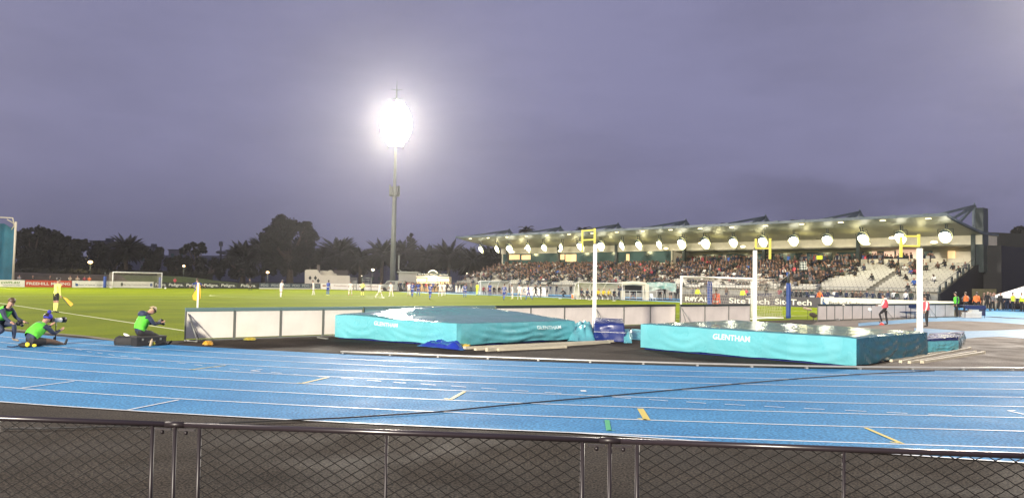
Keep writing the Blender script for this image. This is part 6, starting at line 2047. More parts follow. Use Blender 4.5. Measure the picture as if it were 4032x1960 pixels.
# photographers
def headed(p, q): d = q - p; return math.atan2(d.y, d.x)
p = G(120, 1364); q = G(330, 1348)
h1 = headed(p, q)
ob, A = person(p, h1, 'ground', (SK[0], Cnv, Cnv, Ck, Cbr, Cbr, Ck, HR[0]), 'photographer in lime bib sitting with legs outstretched on the blue track', 3, 'person', scale=1.06)
vest(ob, A, Cgn, big=1.07, low=.05)
mb = MB(); mb.ball(A['hd'] + A['hu'] * .05, .112, sq=(1, .95, .8)); mb.ball(A['hd'] + A['hu'] * .17 - A['hf'] * .04, .05); mb.build('beanie', cm('blue beanie', (0.03, 0.03, 0.35)), ob)
mb = MB(); mb.ball(A['che'] + A['up'] * .13 - Vector((.10, 0, 0)), .13, sq=(.8, 1.1, .7)); mb.build('hood', Cgr, ob)
R1 = Matrix.Rotation(h1, 3, 'Z')
def camera_obj(pos, hd, label, long_=True, tilt=0.0):
    t = empty('photo_camera', pos, hd, label, 'camera')
    t.rotation_euler = (0, tilt, hd)
    mb = MB(); mb.box((0, 0, 0), (.09, .15, .11)); mb.box((0.0, 0, .07), (.07, .06, .05)); mb.build('camera_body', m_black, t)
    mb = MB()
    if long_:
        mb.tube([(.04, 0, 0), (.12, 0, 0), (.13, 0, 0), (.33, 0, 0)], [.04, .045, .055, .06], 14); mb.build('lens', m_white, t)
        mb = MB(); mb.tube([(.33, 0, 0), (.45, 0, 0)], [.07, .082], 14); mb.build('lens_hood', m_black, t)
        mb = MB(); mb.tube([(.16, 0, -.05), (.16, 0, -.62)], .014, 6); mb.build('monopod', m_black, t)
    else:
        mb.tube([(.04, 0, 0), (.13, 0, 0)], .04, 12); mb.build('lens', m_black, t)
    return t
cpos = p + R1 @ (A['hd'] + A['hf'] * .20 + Vector((0, 0, -.02)))
camera_obj(Vector((cpos.x, cpos.y, (A['hd'].z - .02))), h1, 'camera with a long white lens held by the photographer sitting on the track')
p = G(548, 1360); q = G(690, 1353)
h2 = headed(p, q)
ob, A = person(p, h2, 'case', (SK[0], Cnv, Cnv, Ck, Ck, Ck, Ck, HR[2]), 'blond photographer in lime bib sitting on a black case and looking down', 3, 'person')
vest(ob, A, Cgn, big=1.07, low=.03)
mb = MB(); mb.ball(A['che'] + A['up'] * .14 - Vector((.11, 0, -.01)), .15, sq=(.8, 1.15, .7)); mb.build('hood', Cnv, ob)
mb = MB(); mb.tube([A['hd'] + A['hu'] * .012, A['hd'] + A['hu'] * .045], .108, 16, cap=False); mb.build('headband', Ck, ob)
mb = MB(); mb.box(A['che'] - Vector((.178, 0, .06)), (.008, .13, .13)); mb.build('badge', m_white, ob)
cpos = p + Matrix.Rotation(h2, 3, 'Z') @ ((A['pl'] + A['pr']) / 2)
camera_obj(Vector((cpos.x, cpos.y, (A['pl'].z + A['pr'].z) / 2)), h2, 'small black camera in the hands of the blond photographer', False, 0.5)
p = G(-14, 1349)
ob, A = person(p, rad(-12), 'crouch', (SK[0], Cnv, Cnv, Cnv, Cnv, Cnv, cm('tan trainers', (0.25, 0.20, 0.15)), HR[1]), 'crouching person in navy with a lime strap at the left edge', 3, 'person')
vest(ob, A, Cgn, big=1.06, low=.2)
cpos = p + Matrix.Rotation(rad(-12), 3, 'Z') @ ((A['pl'] + A['pr']) / 2)
camera_obj(Vector((cpos.x, cpos.y, A['pl'].z)), rad(-12), 'black camera held low by the crouching person', False, 0.6)

# cases and bags
def case(p, size, ang, label, lidz=0.04):
    t = empty('equipment_case', p, ang, label, 'case')
    w, d, h = size
    mb = MB(); mb.box((0, 0, h / 2), (w, d, h)); mb.build('body', Ck, t)
    mb = MB(); mb.box((0, 0, h + lidz / 2), (w * 1.02, d * 1.04, lidz)); mb.build('lid', M('case lid', (0.05, 0.045, 0.04), .5), t)
    mb = MB()
    for x in (-.3, .3): mb.box((x * w, -d / 2 - .01, h * .8), (.05, .02, .06))
    mb.tube([(-.1, -d / 2 - .01, h * .5), (-.08, -d / 2 - .05, h * .55), (.08, -d / 2 - .05, h * .55), (.1, -d / 2 - .01, h * .5)], .01, 5)
    mb.build('latch', m_fr, t)
    return t
case(G(585, 1360), (.86, .34, .24), h2, 'long black equipment case under the blond photographer')
t = empty('camera_bag', G(500, 1358), 0.1, 'open black camera bag left of the blond photographer', 'bag')
mb = MB(); vs = []; n = 14
for j, (z, k) in enumerate(((0, .95), (.1, 1.03), (.22, 1.0), (.27, .9), (.30, .75))):
    for i in range(n):
        th = 2 * PI * i / n; sx = abs(math.cos(th)) ** .5 * (1 if math.cos(th) > 0 else -1); sy = abs(math.sin(th)) ** .5 * (1 if math.sin(th) > 0 else -1)
        vs.append((sx * .33 * k, sy * .17 * k, z * .85 + .015 * math.sin(i * 2.3)))
mb.add(vs, [(j * n + i, j * n + (i + 1) % n, (j + 1) * n + (i + 1) % n, (j + 1) * n + i) for j in range(4) for i in range(n)] + [tuple(4 * n + i for i in range(n))], 0, True); mb.build('body', Ck, t)
mb = MB(); mb.ball((-.02, 0, .28), .07, sq=(1.4, .9, .5), rot=Matrix.Rotation(.5, 3, 'Y')); mb.build('white_lid', m_white, t)
mb = MB(); mb.tube([(.3, 0, .2), (.34, -.05, .12), (.3, -.12, .05)], .012, 5); mb.build('strap', Ck, t)
q = G(100, 1368)
t = empty('kit_bag', q, 0.1, 'black and yellow bag lying behind the sitting photographer', 'bag')
mb = MB(); mb.ball((0, 0, .07), .12, sq=(1.6, .8, .6)); mb.build('body', Ck, t)
mb = MB(); mb.ball((.08, -.07, .09), .07, sq=(.9, .5, .9)); mb.ball((.28, -.12, .07), .06, sq=(1, .5, .7)); mb.build('yellow_panel', Cye, t)
mb = MB(); mb.tube([(-.15, 0, .05), (-.32, -.05, .02), (-.45, -.02, .03)], .016, 6); mb.build('strap', Cnv, t)
t = empty('water_bottle', G(597, 1363), 0, 'beige bottle leaning on the front of the black case', 'bottle')
mb = MB(); mb.tube([(0, -.10, 0.01), (.02, -.05, .17), (.022, -.045, .19), (.025, -.04, .22)], [.035, .035, .016, .016], 10); mb.build('bottle', Cbe, t)
t = empty('yellow_ball', G(607, 1362), 0, 'small yellow lid beside the beige bottle', 'lid')
mb = MB(); mb.ball((0, -.05, .08), .05); mb.build('lid', Cye, t)

# red bib crew on the right
p = G(3486, 1278)
ob, A = person(p, rad(150), 'legup', (SK[0], Cw, Cw, Ck, Ck, Ck, Cblk, HR[1]), 'crew member in red bib and white hoodie stepping to the left', 3, 'person', scale=.92)
vest(ob, A, Cpk, big=1.1, low=.03)
mb = MB(); mb.ball(A['nk'] if 'nk' in A else A['che'] + A['up'] * .17 - Vector((.06, 0, 0)), .12, sq=(.9, 1.1, .7)); mb.build('hood', Cw, ob)
p = G(3648, 1285)
ob, A = person(p, rad(175), 'stand', (SK[0], Cw, Cw, Ck, Ck, Ck, Cblk, HR[1]), 'crew member in red bib standing half behind the rightmost white upright', 3, 'person', scale=.9)
vest(ob, A, Cpk, big=1.1, low=.0)
# football in the air, cone
t = empty('football', atY(3425, 1218, 47.5), 0.4, 'white football in the air left of the crew member in red', 'ball')
mb = MB(); mb.ball((0, 0, 0), .11, nu=16, nv=10); mb.build('ball', m_white, t)
mb = MB()
for k in range(6):
    v = Vector((math.cos(k * 1.05) * .8, math.sin(k * 1.05) * .8, (-1) ** k * .55)).normalized(); mb.disc(v * .109, v, .03, n=5)
mb.build('panel', Ck, t)
t = empty('marker_cone', G(3472, 1279), 0, 'small red marker cone on the ground near the crew member in red', 'cone')
mb = MB(); mb.tube([(0, 0, 0.005), (0, 0, .14)], [.15, .04], 16); mb.build('cone', M('red cone', (0.8, .06, .05), .5), t)
# microphone on a stand
t = empty('microphone', G(3202, 1262), 0, 'furry grey brown microphone on a short stand beside the right barrier row', 'microphone')
mb = MB(); rg = random.Random(4)
mb.ball((0, 0, .33), .20, nu=16, nv=10, sq=(1.0, .8, .55), rot=Matrix.Rotation(.35, 3, 'Y'))
for k in range(900):
    v = Vector((rg.gauss(0, 1), rg.gauss(0, 1), rg.gauss(0, 1))).normalized(); c = Matrix.Rotation(.35, 3, 'Y') @ Vector((v.x * .2, v.y * .16, v.z * .11)) + Vector((0, 0, .33)); u = v.orthogonal().normalized() * .012
    mb.add([c - u, c + u, c + v * rg.uniform(.03, .07)], [(0, 1, 2)])
mb.build('wind_cover', M('grey brown fur', (0.09, .075, .06), .9), t)
mb = MB(); mb.tube([(0, 0, 0), (0, 0, .25)], .02, 6); mb.tube([(-.14, 0, .0), (.14, 0, 0.0)], .02, 6); mb.build('stand', m_black, t)
t = empty('microphone', G(3209, 1262) + Vector((0, 1.2, 0)), 0, 'pale tube shaped microphone behind the furry one', 'microphone')
mb = MB(); mb.tube([(-.28, 0, .72), (-.24, 0, .71), (.20, 0, .60), (.24, 0, .585)], [.04, .075, .075, .04], 12); mb.build('wind_cover', Cbe, t)
mb = MB(); mb.tube([(0, 0, 0), (0, 0, .65)], .012, 6); mb.build('stand', m_black, t)
# white pole leaning on the right barrier row
a_, b_ = atA(3320, 1199, -5.15), G(3376, 1256)
mb = MB(); mb.bar(a_, b_ + Vector((0, 0, .05)), .09, .06)
tag(mb.build('leaning_pole', m_wp), 'white pole leaning diagonally against the right barrier row', 'pole')
tag(crumple('orange_bag', 'small orange bag at the foot of the right barrier row', [G(3328, 1256), G(3360, 1256), G(3360, 1251), G(3328, 1251)], .10, Cho, 3, n=8), None)
tag(crumple('black_bag', 'small black bag lying beside the pole on the ground at the right', [G(3286, 1263), G(3308, 1263), G(3308, 1257), G(3286, 1257)], .12, Ck, 5, n=8), None)
t = empty('backpack', G(3717, 1247), 0, 'black backpack standing before the last panel of the right barrier row', 'bag')
mb = MB(); mb.ball((0, 0, .18), .18, sq=(.9, .6, 1)); mb.build('body', Ck, t); mb = MB(); mb.ball((0, -.1, .14), .1, sq=(.9, .5, .9)); mb.build('pocket', Cgr, t)

# benches and tables in navy
m_nvp = M('navy painted steel', (0.015, 0.03, 0.09), 0.45)
def bench(x0, x1, y, label):
    p, q = G(x0, y), G(x1, y); d = q - p; L = d.length
    t = empty('bench', p, math.atan2(d.y, d.x), label, 'bench')
    mb = MB(); mb.box((L / 2, 0, .45), (L, .34, .05)); mb.build('seat', m_nvp, t)
    mb = MB(); mb.box((L * .66, .22, .82), (L * .66, .04, .22)); mb.build('backrest', m_nvp, t)
    mb = MB()
    for k in range(4):
        x = .06 + (L - .12) * k / 3
        mb.tube([(x, -.15, 0), (x, -.15, .45)], .025, 6); mb.tube([(x, .2, 0), (x, .2, .9 if k else .45)], .025, 6)
    mb.tube([(0.05, -.15, .15), (L - .05, -.15, .15)], .02, 6)
    mb.build('leg', m_nvp, t)
bench(3524, 3632, 1254, 'navy steel bench in front of the right barrier row')
p, q = G(3786, 1250), G(3868, 1251)
t = empty('trestle_table', p, math.atan2((q - p).y, (q - p).x), 'navy covered table with white boxes below at the right', 'table')
L = (q - p).length
mb = MB(); mb.box((L / 2, 0, .86), (L, .7, .05)); mb.build('table_top', m_nvp, t)
mb = MB(); mb.box((L / 2, -.36, .74), (L, .02, .24)); mb.box((L - .03, 0, .5), (.03, .7, .7)); mb.build('cloth', m_navy, t)
mb = MB()
for x in (.05, L - .05):
    for y_ in (-.3, .3): mb.tube([(x, y_, 0), (x, y_, .85)], .02, 6)
mb.build('leg', m_nvp, t)
for k, (xx, zz, w, h) in enumerate(((.35, .0, .42, .2), (1.0, 0, .8, .22), (.38, .22, .4, .16), (1.02, .24, .78, .22), (.95, .47, .5, .18))):
    o = MB(); o.box((0, 0, h / 2), (w, .4, h)); o.box((0, 0, h - .01), (w + .03, .43, .03))
    r_ = o.build('storage_box', m_white); r_.location = t.location + Matrix.Rotation(t.rotation_euler.z, 3, 'Z') @ Vector((xx, 0, zz)); r_.rotation_euler = t.rotation_euler
    tag(r_, 'white storage box under the navy table, %s' % ('lower left', 'lower right, wide', 'upper left', 'middle right, wide', 'topmost')[k], 'box', 'white boxes under the navy table')
# steward in lime bib by the table, orange vested stewards
for (x, y, hd, ps, o, v, lb) in ((3767, 1249, 180, 'stand', long(Cnv, Ck, 0, 0), Cgn, 'person in lime bib and dark trousers left of the navy table'),
                                 (3804, 1232, 90, 'hips', long(Cgr, Ck, 0, 1), Cho, 'steward in orange vest behind the left side of the navy table'),
                                 (3846, 1234, 60, 'stand2', long(Cho, Ck, 0, 0), Cho, 'steward in bright orange jacket behind the right side of the navy table'),
                                 (3991, 1226, 200, 'stand', long(Cbe, Ck, 0, 0), Chv, 'person in yellow vest under the white marquee, left one'),
                                 (4026, 1227, 200, 'stand', long(Chv, Ck, 0, 1), Chv, 'person in yellow jacket at the right edge under the marquee')):
    ob, A = person(G(x, y), rad(hd), ps, o, lb, 2, 'person')
    vest(ob, A, v, 'vest', big=1.1)
# yellow jackets behind the goal
for (x, y, lb) in ((2746, 1152, 'steward in yellow jacket seen through the left part of the near goal net'), (2923, 1154, 'steward in yellow jacket with a cap seen between the near goal posts'), (3226, 1168, 'steward in orange jacket before the navy banner with shields')):
    p = atB(x, y, 66.3)
    ob, A = person(p, rad(-80), 'stand2', long(Cho if x > 3200 else Chv, Ck, 0, 0), lb, 2, 'steward')
    if x < 3200: vest(ob, A, Chv, 'jacket', big=1.15)
# standing onlookers: right corner, along the front of the stand and left behind the boards
rng = random.Random(21)
jk = [('black', Ck), ('navy', Cnv), ('dark grey', Cgr), ('brown', Cbr), ('dark green', Cdk), ('maroon', Cmr), ('beige', Cbe), ('white', Cw), ('blue', Cbl), ('red', Cpk)]
wts = [34, 22, 14, 14, 12, 2, 3, 3, 1.5, 1.5]
def rj(): return rng.choices(jk, wts)[0]
for k in range(20):
    x = 3880 + k * 9.2 + rng.uniform(-4, 4)
    if 3975 < x < 4000: continue
    nm_, c1 = rng.choice(jk[:5]); y = 1224 - rng.uniform(0, 7)
    person(G(x, y), rad(rng.uniform(150, 280)), rng.choice(['stand', 'stand2', 'crossed']), long(c1, rng.choice([Ck, Cnv, Cgr, Cbe]), rng.choice([0, 0, 1]), rng.choice([0, 1])), 'onlooker in %s jacket standing in the group by the marquee at the right' % nm_, 1, 'person', 'onlookers standing by the marquee', scale=rng.uniform(.93, 1.05), name='person')
for k in range(52):
    a = 9 + k * 0.62 + rng.uniform(-.2, .2) if k < 30 else 30 + (k - 30) * 2.6 + rng.uniform(-1, 1)
    nm_, c1 = rj()
    person(P(a, 85.2 - rng.uniform(0, .8)), rad(rng.uniform(-150, -110) + 180 + 90 - 90), rng.choice(['stand', 'stand2', 'crossed', 'hips']), long(c1, rng.choice([Ck, Cnv, Cgr]), rng.choice([0, 0, 1]), rng.choice([0, 0, 1])), 'onlooker in %s standing at the rail below the grandstand seats' % nm_, 1, 'person', 'onlookers at the rail below the stand', scale=rng.uniform(.92, 1.03))
for k in range(24):
    x = 1566 + k * 12.4 + rng.uniform(-4, 4)
    nm_, c1 = rj()
    p = atY(x, 1140, 142 + rng.uniform(-1, 1)); p.z = 0
    person(p, rad(-90 + rng.uniform(-40, 40)), rng.choice(['stand', 'stand2', 'crossed']), long(c1, rng.choice([Ck, Cnv, Cgr]), rng.choice([0, 0, 1]), rng.choice([0, 0, 1])), 'onlooker in %s standing behind the boards near the food kiosk' % nm_, 1, 'person', 'onlookers near the food kiosk', scale=rng.uniform(.95, 1.05))
# a few people behind the far boards at the left
for (x, c, lb) in ((75, Cgr, 'person in grey behind the far boards beside the teal cage'), (128, Ck, 'person in black behind the red board'), (196, Ck, 'bent dark figure behind the red board, left of the assistant referee'), (275, Cbe, 'person in beige coat right of the assistant referee behind the boards'), (304, Cbe, 'bald person behind the bank board'), (332, Cmr, 'person in maroon behind the bank board'), (351, Cho, 'person in orange behind the bank board'), (688, Cpk, 'person in pink right of the far goal')):
    p = atA(x, 1125, AB + 4.0); p.z = 0
    person(p, rad(-60), 'crossed', long(c, Ck, 0, 1), lb, 1, 'person', scale=1.0)

# team shelters
m_perspex = M('milky clear plastic', (0.62, 0.62, 0.52), 0.25, alpha=0.75)
def shelter(p, ang, L, label):
    t = empty('team_shelter', p, ang, label, 'shelter', 'team shelters on the far touchline')
    mb = MB(); n = 10; vs = []
    prof = [(0.9 - 1.15 * math.sin(PI / 2 * i / n) * 1.0 + .25, 2.05 - 0.0 * i) for i in range(n + 1)]
    prof = [(-.55 + 1.15 * math.sin(PI / 2 * i / n), .05 + 2.0 * math.cos(PI / 2 * i / n) ** .7) for i in range(n + 1)]
    for x in (-L / 2, L / 2):
        for (y, z) in prof: vs.append((x, y, z))
    m_ = n + 1
    mb.add(vs, [(i, i + 1, m_ + i + 1, m_ + i) for i in range(n)], 0, True); mb.build('canopy', m_perspex, t)
    mb = MB()
    for x in (-L / 2, -L / 6, L / 6, L / 2):
        mb.tube([(x, y, z) for y, z in prof], .05, 6)
        if abs(x) > L / 4: mb.tube([(x, -.55, 2.05), (x, -.55, 0)], .04, 6)
    mb.tube([(-L / 2, -.55, 2.05), (L / 2, -.55, 2.05)], .05, 6)
    mb.build('frame', m_white, t)
    mb = MB(); mb.box((0, .25, .43), (L - .2, .4, .06)); mb.box((0, .25, .2), (L - .4, .06, .4)); mb.build('bench_seat', m_white, t)
    return t
def shel(x0, x1, y, label):
    p, q = G(x0, y), G(x1, y); c = (p + q) / 2
    d = q - p
    return shelter(c, math.atan2(d.y, d.x) * 0.6, d.length, label), c, math.atan2(d.y, d.x) * 0.6, d.length
s1 = shel(1898, 1990, 1160, 'white framed team shelter on the left with players in maroon sitting')
s2_ = shel(2284, 2424, 1179, 'white framed team shelter on the right with players in yellow sitting')
for (s_, cols, gname) in ((s1, [('maroon', Cmr), ('maroon', Cmr), ('black', Ck), ('black', Ck), ('black', Ck)], 'left'), (s2_, [('navy', Cnv), ('navy', Cnv), ('black', Ck), ('yellow', Cye), ('yellow', Cye), ('yellow', Cye), ('navy', Cnv)], 'right')):
    t, c, ang, L = s_
    for k, (nm_, m) in enumerate(cols):
        xx = -L / 2 + .4 + (L - .8) * (k + .5) / len(cols)
        p = c + Matrix.Rotation(ang, 3, 'Z') @ Vector((xx, .12, 0))
        person(p, ang - PI / 2, 'sit', O(m, Ck, 0, k % 2, sleeve=m, sock=Cnv), 'substitute in %s sitting in the %s team shelter' % (nm_, gname), 1, 'player', 'substitutes in the %s team shelter' % gname)
for (x, y, ps, o, lb, hd) in ((1878, 1163, 'stand2', long(Chv, Chv, 0, 0), 'person in yellow top and trousers at the left end of the left team shelter', 60), (2109, 1172, 'walk', long(Ck, Ck, 0, 0), 'man in black striding before the white far boards, leftmost of three', 200),
                          (2129, 1170, 'crossed', long(Ck, Ck, 0, 0), 'man in black standing, middle one of three before the white far boards', 200), (2154, 1168, 'hips', long(Cgr, Ck, 0, 1), 'person in grey at the right end of the white far boards', 220),
                          (2287, 1178, 'stand', long(Ck, Ck, 0, 1), 'man in black at the left end of the right team shelter', 220), (2437, 1180, 'hips', long(Cnv, Cnv, 0, 1), 'person in navy right of the right team shelter', 200),
                          (2492, 1180, 'walk', O(Cnv, Cnv, 0, 1, sleeve=Cnv), 'trainer in navy shorts walking by the white hut', 150), (2599, 1180, 'stand', long(Cgr, Ck, 0, 0), 'person in grey coat under the crumpled banner, leftmost', 240),
                          (2616, 1180, 'stand2', long(Ck, Ck, 0, 0), 'person in black under the crumpled banner, middle', 240), (2640, 1180, 'stand2', O(Cw, Ck, 0, 0, sleeve=Cw), 'person in white top and shorts under the crumpled banner', 240),
                          (2225, 1172, 'crouch', long(Ck, Ck, 0, 0), 'crouching person in black left of the orange cooler', 200), (2668, 1178, 'stand', long(Ck, Ck, 0, 1), 'person in black at the left goal post', 240)):
    person(G(x, y), rad(hd), ps, o, lb, 2, 'person')
t = empty('drink_cooler', G(2259, 1176), .3, 'orange drink cooler left of the right team shelter', 'cooler')
mb = MB(); mb.tube([(0, 0, 0), (0, 0, .55)], [.26, .30], 12); mb.build('body', Cho, t); mb = MB(); mb.tube([(0, 0, .55), (0, 0, .64)], [.31, .26], 12); mb.build('lid', m_white, t)
t = empty('cool_box', G(2274, 1177), .3, 'white and blue cool box beside the orange cooler', 'box')
mb = MB(); mb.box((0, 0, .22), (.6, .4, .44)); mb.build('body', Cbl, t); mb = MB(); mb.box((0, 0, .6), (.62, .42, .36)); mb.build('lid', m_white, t)
t = empty('white_chair', G(2571, 1183), .6, 'white plastic chair tipped over on the pale blue strip', 'chair')
mb = MB(); mb.box((0, 0, .35), (.45, .45, .05)); mb.build('seat', m_white, t); mb = MB(); mb.box((-.25, 0, .62), (.06, .45, .5), rot=Matrix.Rotation(-.3, 3, 'Y')); mb.build('backrest', m_white, t)
for sx, sy in ((-1, -1), (-1, 1), (1, -1), (1, 1)):
    mb = MB(); mb.tube([(sx * .2, sy * .2, 0), (sx * .18, sy * .18, .34)], .025, 6); mb.build('leg', m_white, t)
# white hut and fence cage
p, q = G(2460, 1181), G(2538, 1181); L = (q - p).length
t = empty('white_hut', (p + q) / 2, .1, 'white rounded hut with a dark opening right of the right team shelter', 'hut')
mb = MB()
mb.box((-L / 2 + .3, .9, .55), (.5, 1.6, 1.1)); mb.build('low_wall', m_cream, t)
mb = MB(); mb.box((L / 2 - .22, .6, 1.0), (.45, 1.4, 2.0)); mb.build('wall', m_cream, t)
mb = MB(); mb.tube([(-L / 2 + .1, .6, 1.75), (-L / 2 + .4, .6, 2.0), (0, .6, 2.1), (L / 2 - .35, .6, 2.0), (L / 2, .6, 1.7)], [.22, .24, .25, .24, .2], 8); mb.build('roof', m_cream, t)
mb = MB(); mb.box((0, .9, 1.35), (L * .6, .1, .9)); mb.build('opening', m_port, t)
mb = MB()
for k in range(9):
    x = -L * .9 + L * 1.9 * k / 8; mb.tube([(x, -.1, 0), (x, -.1, 1.15)], .018, 5)
mb.tube([(-L * .9, -.1, 1.15), (L, -.1, 1.15)], .022, 5); mb.tube([(-L * .9, -.1, .25), (L, -.1, .25)], .018, 5); mb.build('rail', m_white, t)
# crumpled banner hung over the rail
p0, p1 = atB(2535, 1120, 72), atB(2663, 1120, 72)
t = empty('crumpled_banner', gz(p0), math.atan2((p1 - p0).y, (p1 - p0).x), 'crumpled white and teal banner hanging above people right of the white hut', 'banner')
L = (gz(p1) - gz(p0)).length
mb = MB(); n = 26; vs = []
for j in range(7):
    for i in range(n + 1):
        f = i / n; h = j / 6
        vs.append((f * L, .35 * noise.noise(Vector((f * 7, h * 3, 2))), 2.15 - (1 - h) * .95 - .25 * math.sin(f * 8) * (1 - h) * .6 + .10 * math.sin(f * 3)))
mb.add(vs, [(j * (n + 1) + i, j * (n + 1) + i + 1, (j + 1) * (n + 1) + i + 1, (j + 1) * (n + 1) + i) for j in range(6) for i in range(n)], 0, True)
mb.build('cloth', M('white teal banner', (0.55, 0.60, 0.55), .6, var=1, vscale=1.1, col2=(0.08, 0.30, 0.28)), t)
mb = MB(); mb.tube([(.1, .1, 0), (.1, .1, 2.2)], .03, 5); mb.tube([(L - .1, .1, 0), (L - .1, .1, 2.2)], .03, 5); mb.build('pole', m_dark, t)
# marquee at the right edge
pc_ = G(4062, 1226); 
t = empty('marquee', pc_, .1, 'white peaked marquee at the right edge', 'marquee')
u = pc_.y / FPX; w = 88 * u; zb = atY(4000, 1163, pc_.y).z; zt_ = atY(4050, 1118, pc_.y).z
mb = MB(); mb.add([(-w, -w, zb), (w, -w, zb), (w, w, zb), (-w, w, zb), (0, 0, zt_)], [(0, 1, 4), (1, 2, 4), (2, 3, 4), (3, 0, 4)]); mb.build('canopy', m_white, t)
mb = MB(); mb.box((0, -w, zb - .13), (2 * w, .02, .26)); mb.box((-w, 0, zb - .13), (.02, 2 * w, .26)); mb.build('valance', m_white, t)
for sx, sy in ((-1, -1), (1, -1), (1, 1), (-1, 1)):
    mb = MB(); mb.tube([(sx * w * .98, sy * w * .98, 0), (sx * w * .98, sy * w * .98, zb)], .03, 6); mb.build('leg', m_fr, t)

# flat white discs on the far touchline
for k, (x, y) in enumerate(((2205, 1175.5), (2256, 1177), (2321, 1180), (2418, 1184))):
    mb = MB(); mb.tube([(0, 0, 0.008), (0, 0, .06)], [.25, .12], 12); o = mb.build('marker_disc', m_white); o.location = G(x, y); tag(o, 'white marker disc on the far grass edge, %s' % ('leftmost of four', 'second from the left', 'third from the left', 'rightmost of four')[k], 'marker', 'white marker discs on the far grass edge')

# hammer cage at the left edge
Y = 128
p = atY(60, 1107, Y); 
cg = empty('throwing_cage', (p.x, Y, 0), 0, 'throwing cage with teal netting and pale steel posts at the left edge', 'cage')
def cgp(x, y): q = atY(x, y, Y); return q.x - p.x, q.z
m_cagep = M('pale cage steel', (0.55, 0.50, 0.40), .5); m_tealn = M('teal netting', (0.02, 0.15, 0.22), .7, var=.3, vscale=.4)
mb = MB()
x_, z_ = cgp(62, 873); mb.tube([(x_ - .1, 0, 0), (x_ + .05, 0, z_)], .16, 8)
x_, z_ = cgp(37, 880); mb.tube([(cgp(30, 1100)[0], 1.5, 0), (x_, 1.5, z_)], .13, 8)
mb.build('post', m_cagep, cg)
mb = MB(); a0 = cgp(62, 880); a1 = cgp(50, 858); a2 = cgp(0, 856); a3 = cgp(-60, 855)
mb.tube([(a0[0], 0, a0[1] - 1), (a1[0], 0, a1[1]), (a2[0], 0, a2[1]), (a3[0], 0, a3[1])], .10, 6); mb.tube([(a0[0], 0, a0[1]), (a1[0] - .1, 0, a1[1] - 1.8)], .08, 6)
q1 = cgp(15, 862); q2_ = cgp(36, 880); mb.tube([(q1[0], .8, q1[1]), (q2_[0], 1.5, q2_[1])], .09, 6); mb.build('top_rail', m_cagep, cg)
mb = MB(); n = 10; vs = []
xa, za = cgp(36, 878); xb, zb_ = cgp(-70, 876)
for j in range(9):
    for i in range(n + 1):
        f = i / n; h = j / 8; x_ = xa + (xb - xa) * f - .25 * (1 - h) + 0
        vs.append((x_, 1.6 + .3 * math.sin(f * 14), 0.1 + (za - .1) * h - .6 * (math.sin(PI * min(1, f * 3)) if j == 8 else 0)))
mb.add(vs, [(j * (n + 1) + i, j * (n + 1) + i + 1, (j + 1) * (n + 1) + i + 1, (j + 1) * (n + 1) + i) for j in range(8) for i in range(n)], 0, True)
mb.build('netting', m_tealn, cg)
# small racks left of the mast
for (x0, x1, yt, yb, lb) in ((1392, 1404, 1106, 1123, 'small pale steel rack right of the pavilion'), (1427, 1462, 1094, 1123, 'taller pale steel rack left of the light mast')):
    q0, q1 = atY(x0, yb, 150), atY(x1, yt, 150)
    t = empty('steel_rack', (q0.x, 150, 0), 0, lb, 'rack'); w = q1.x - q0.x; h = q1.z
    mb = MB()
    for x in (0, w): mb.tube([(x, 0, 0), (x, 0, h)], .06, 5)
    for k in range(4): mb.tube([(0, 0, h * (1 - k * .2)), (w, 0, h * (1 - k * .2))], .05, 5)
    mb.build('frame', m_pole, t)
t = empty('parked_van', atY(1545, 1125, 150).to_2d().to_3d(), 0, 'grey van parked at the foot of the light mast', 'van')
mb = MB(); out = [(-2.0, .3), (-2.0, .9), (-1.4, 1.1), (-.8, 1.85), (2.2, 1.9), (2.4, .9), (2.4, .3)]; n = len(out)
mb.add([(x, -.9, z) for x, z in out] + [(x, .9, z) for x, z in out], [tuple(range(n)), tuple(range(2 * n - 1, n - 1, -1))] + [(i, (i + 1) % n, n + (i + 1) % n, n + i) for i in range(n)]); mb.build('body', m_pole, t)
for x in (-1.3, 1.6):
    mb = MB(); mb.tube([(x, -.95, .33), (x, -.75, .33)], .33, 14); mb.tube([(x, .75, .33), (x, .95, .33)], .33, 14); mb.build('wheel', Ck, t)
mb = MB(); mb.add([(-1.25, -.91, 1.15), (-.75, -.91, 1.7), (.6, -.91, 1.7), (.6, -.91, 1.15)], [(0, 1, 2, 3)]); mb.build('window', m_port, t)
# football behind the far goal post
t = empty('football', G(651, 1137.5), 0, 'white football on the grass at the right post of the far goal', 'ball'); mb = MB(); mb.ball((0, 0, .14), .14); mb.build('ball', m_white, t)

# ================================================================== SPECTATORS IN THE STAND
rng = random.Random(77)
sp = [s_ for s_ in seats if occ[s_]]
sp.sort(key=lambda s_: (s_[0] + s_[1] * .25))
def seat_world(a, r):
    return P(a, SB0 + 0.4 + r * TREAD + 0.42, Z0 + r * RISE)
poses = ['sit', 'sit2', 'sitback']
NIND = 200
def crowd_z(ps):
    return 0.0
sitz = {}
for i, s_ in enumerate(sp[:NIND]):
    nm_, c1 = rj(); ps = rng.choice(poses); st = 24 < s_[0] < 31 and 2 <= s_[1] <= 8 and rng.random() < .7
    if st: ps = 'stand2'
    q = seat_world(*s_)
    c2 = rng.choice([Ck, Cnv, Cgr, Cbe])
    ob, A = person(q, PANG - PI / 2 + PI + rng.uniform(-.25, .25), ps, long(c1, c2, rng.choice([0, 0, 1, 2]), rng.choice([0, 0, 1])), ('standing' if st else 'seated') + ' spectator in %s among the right part of the grandstand crowd' % nm_, 0, 'spectator', 'spectators in the grandstand', scale=rng.uniform(.92, 1.06), name='spectator', z=q.z + (-.02 if not st else 0))
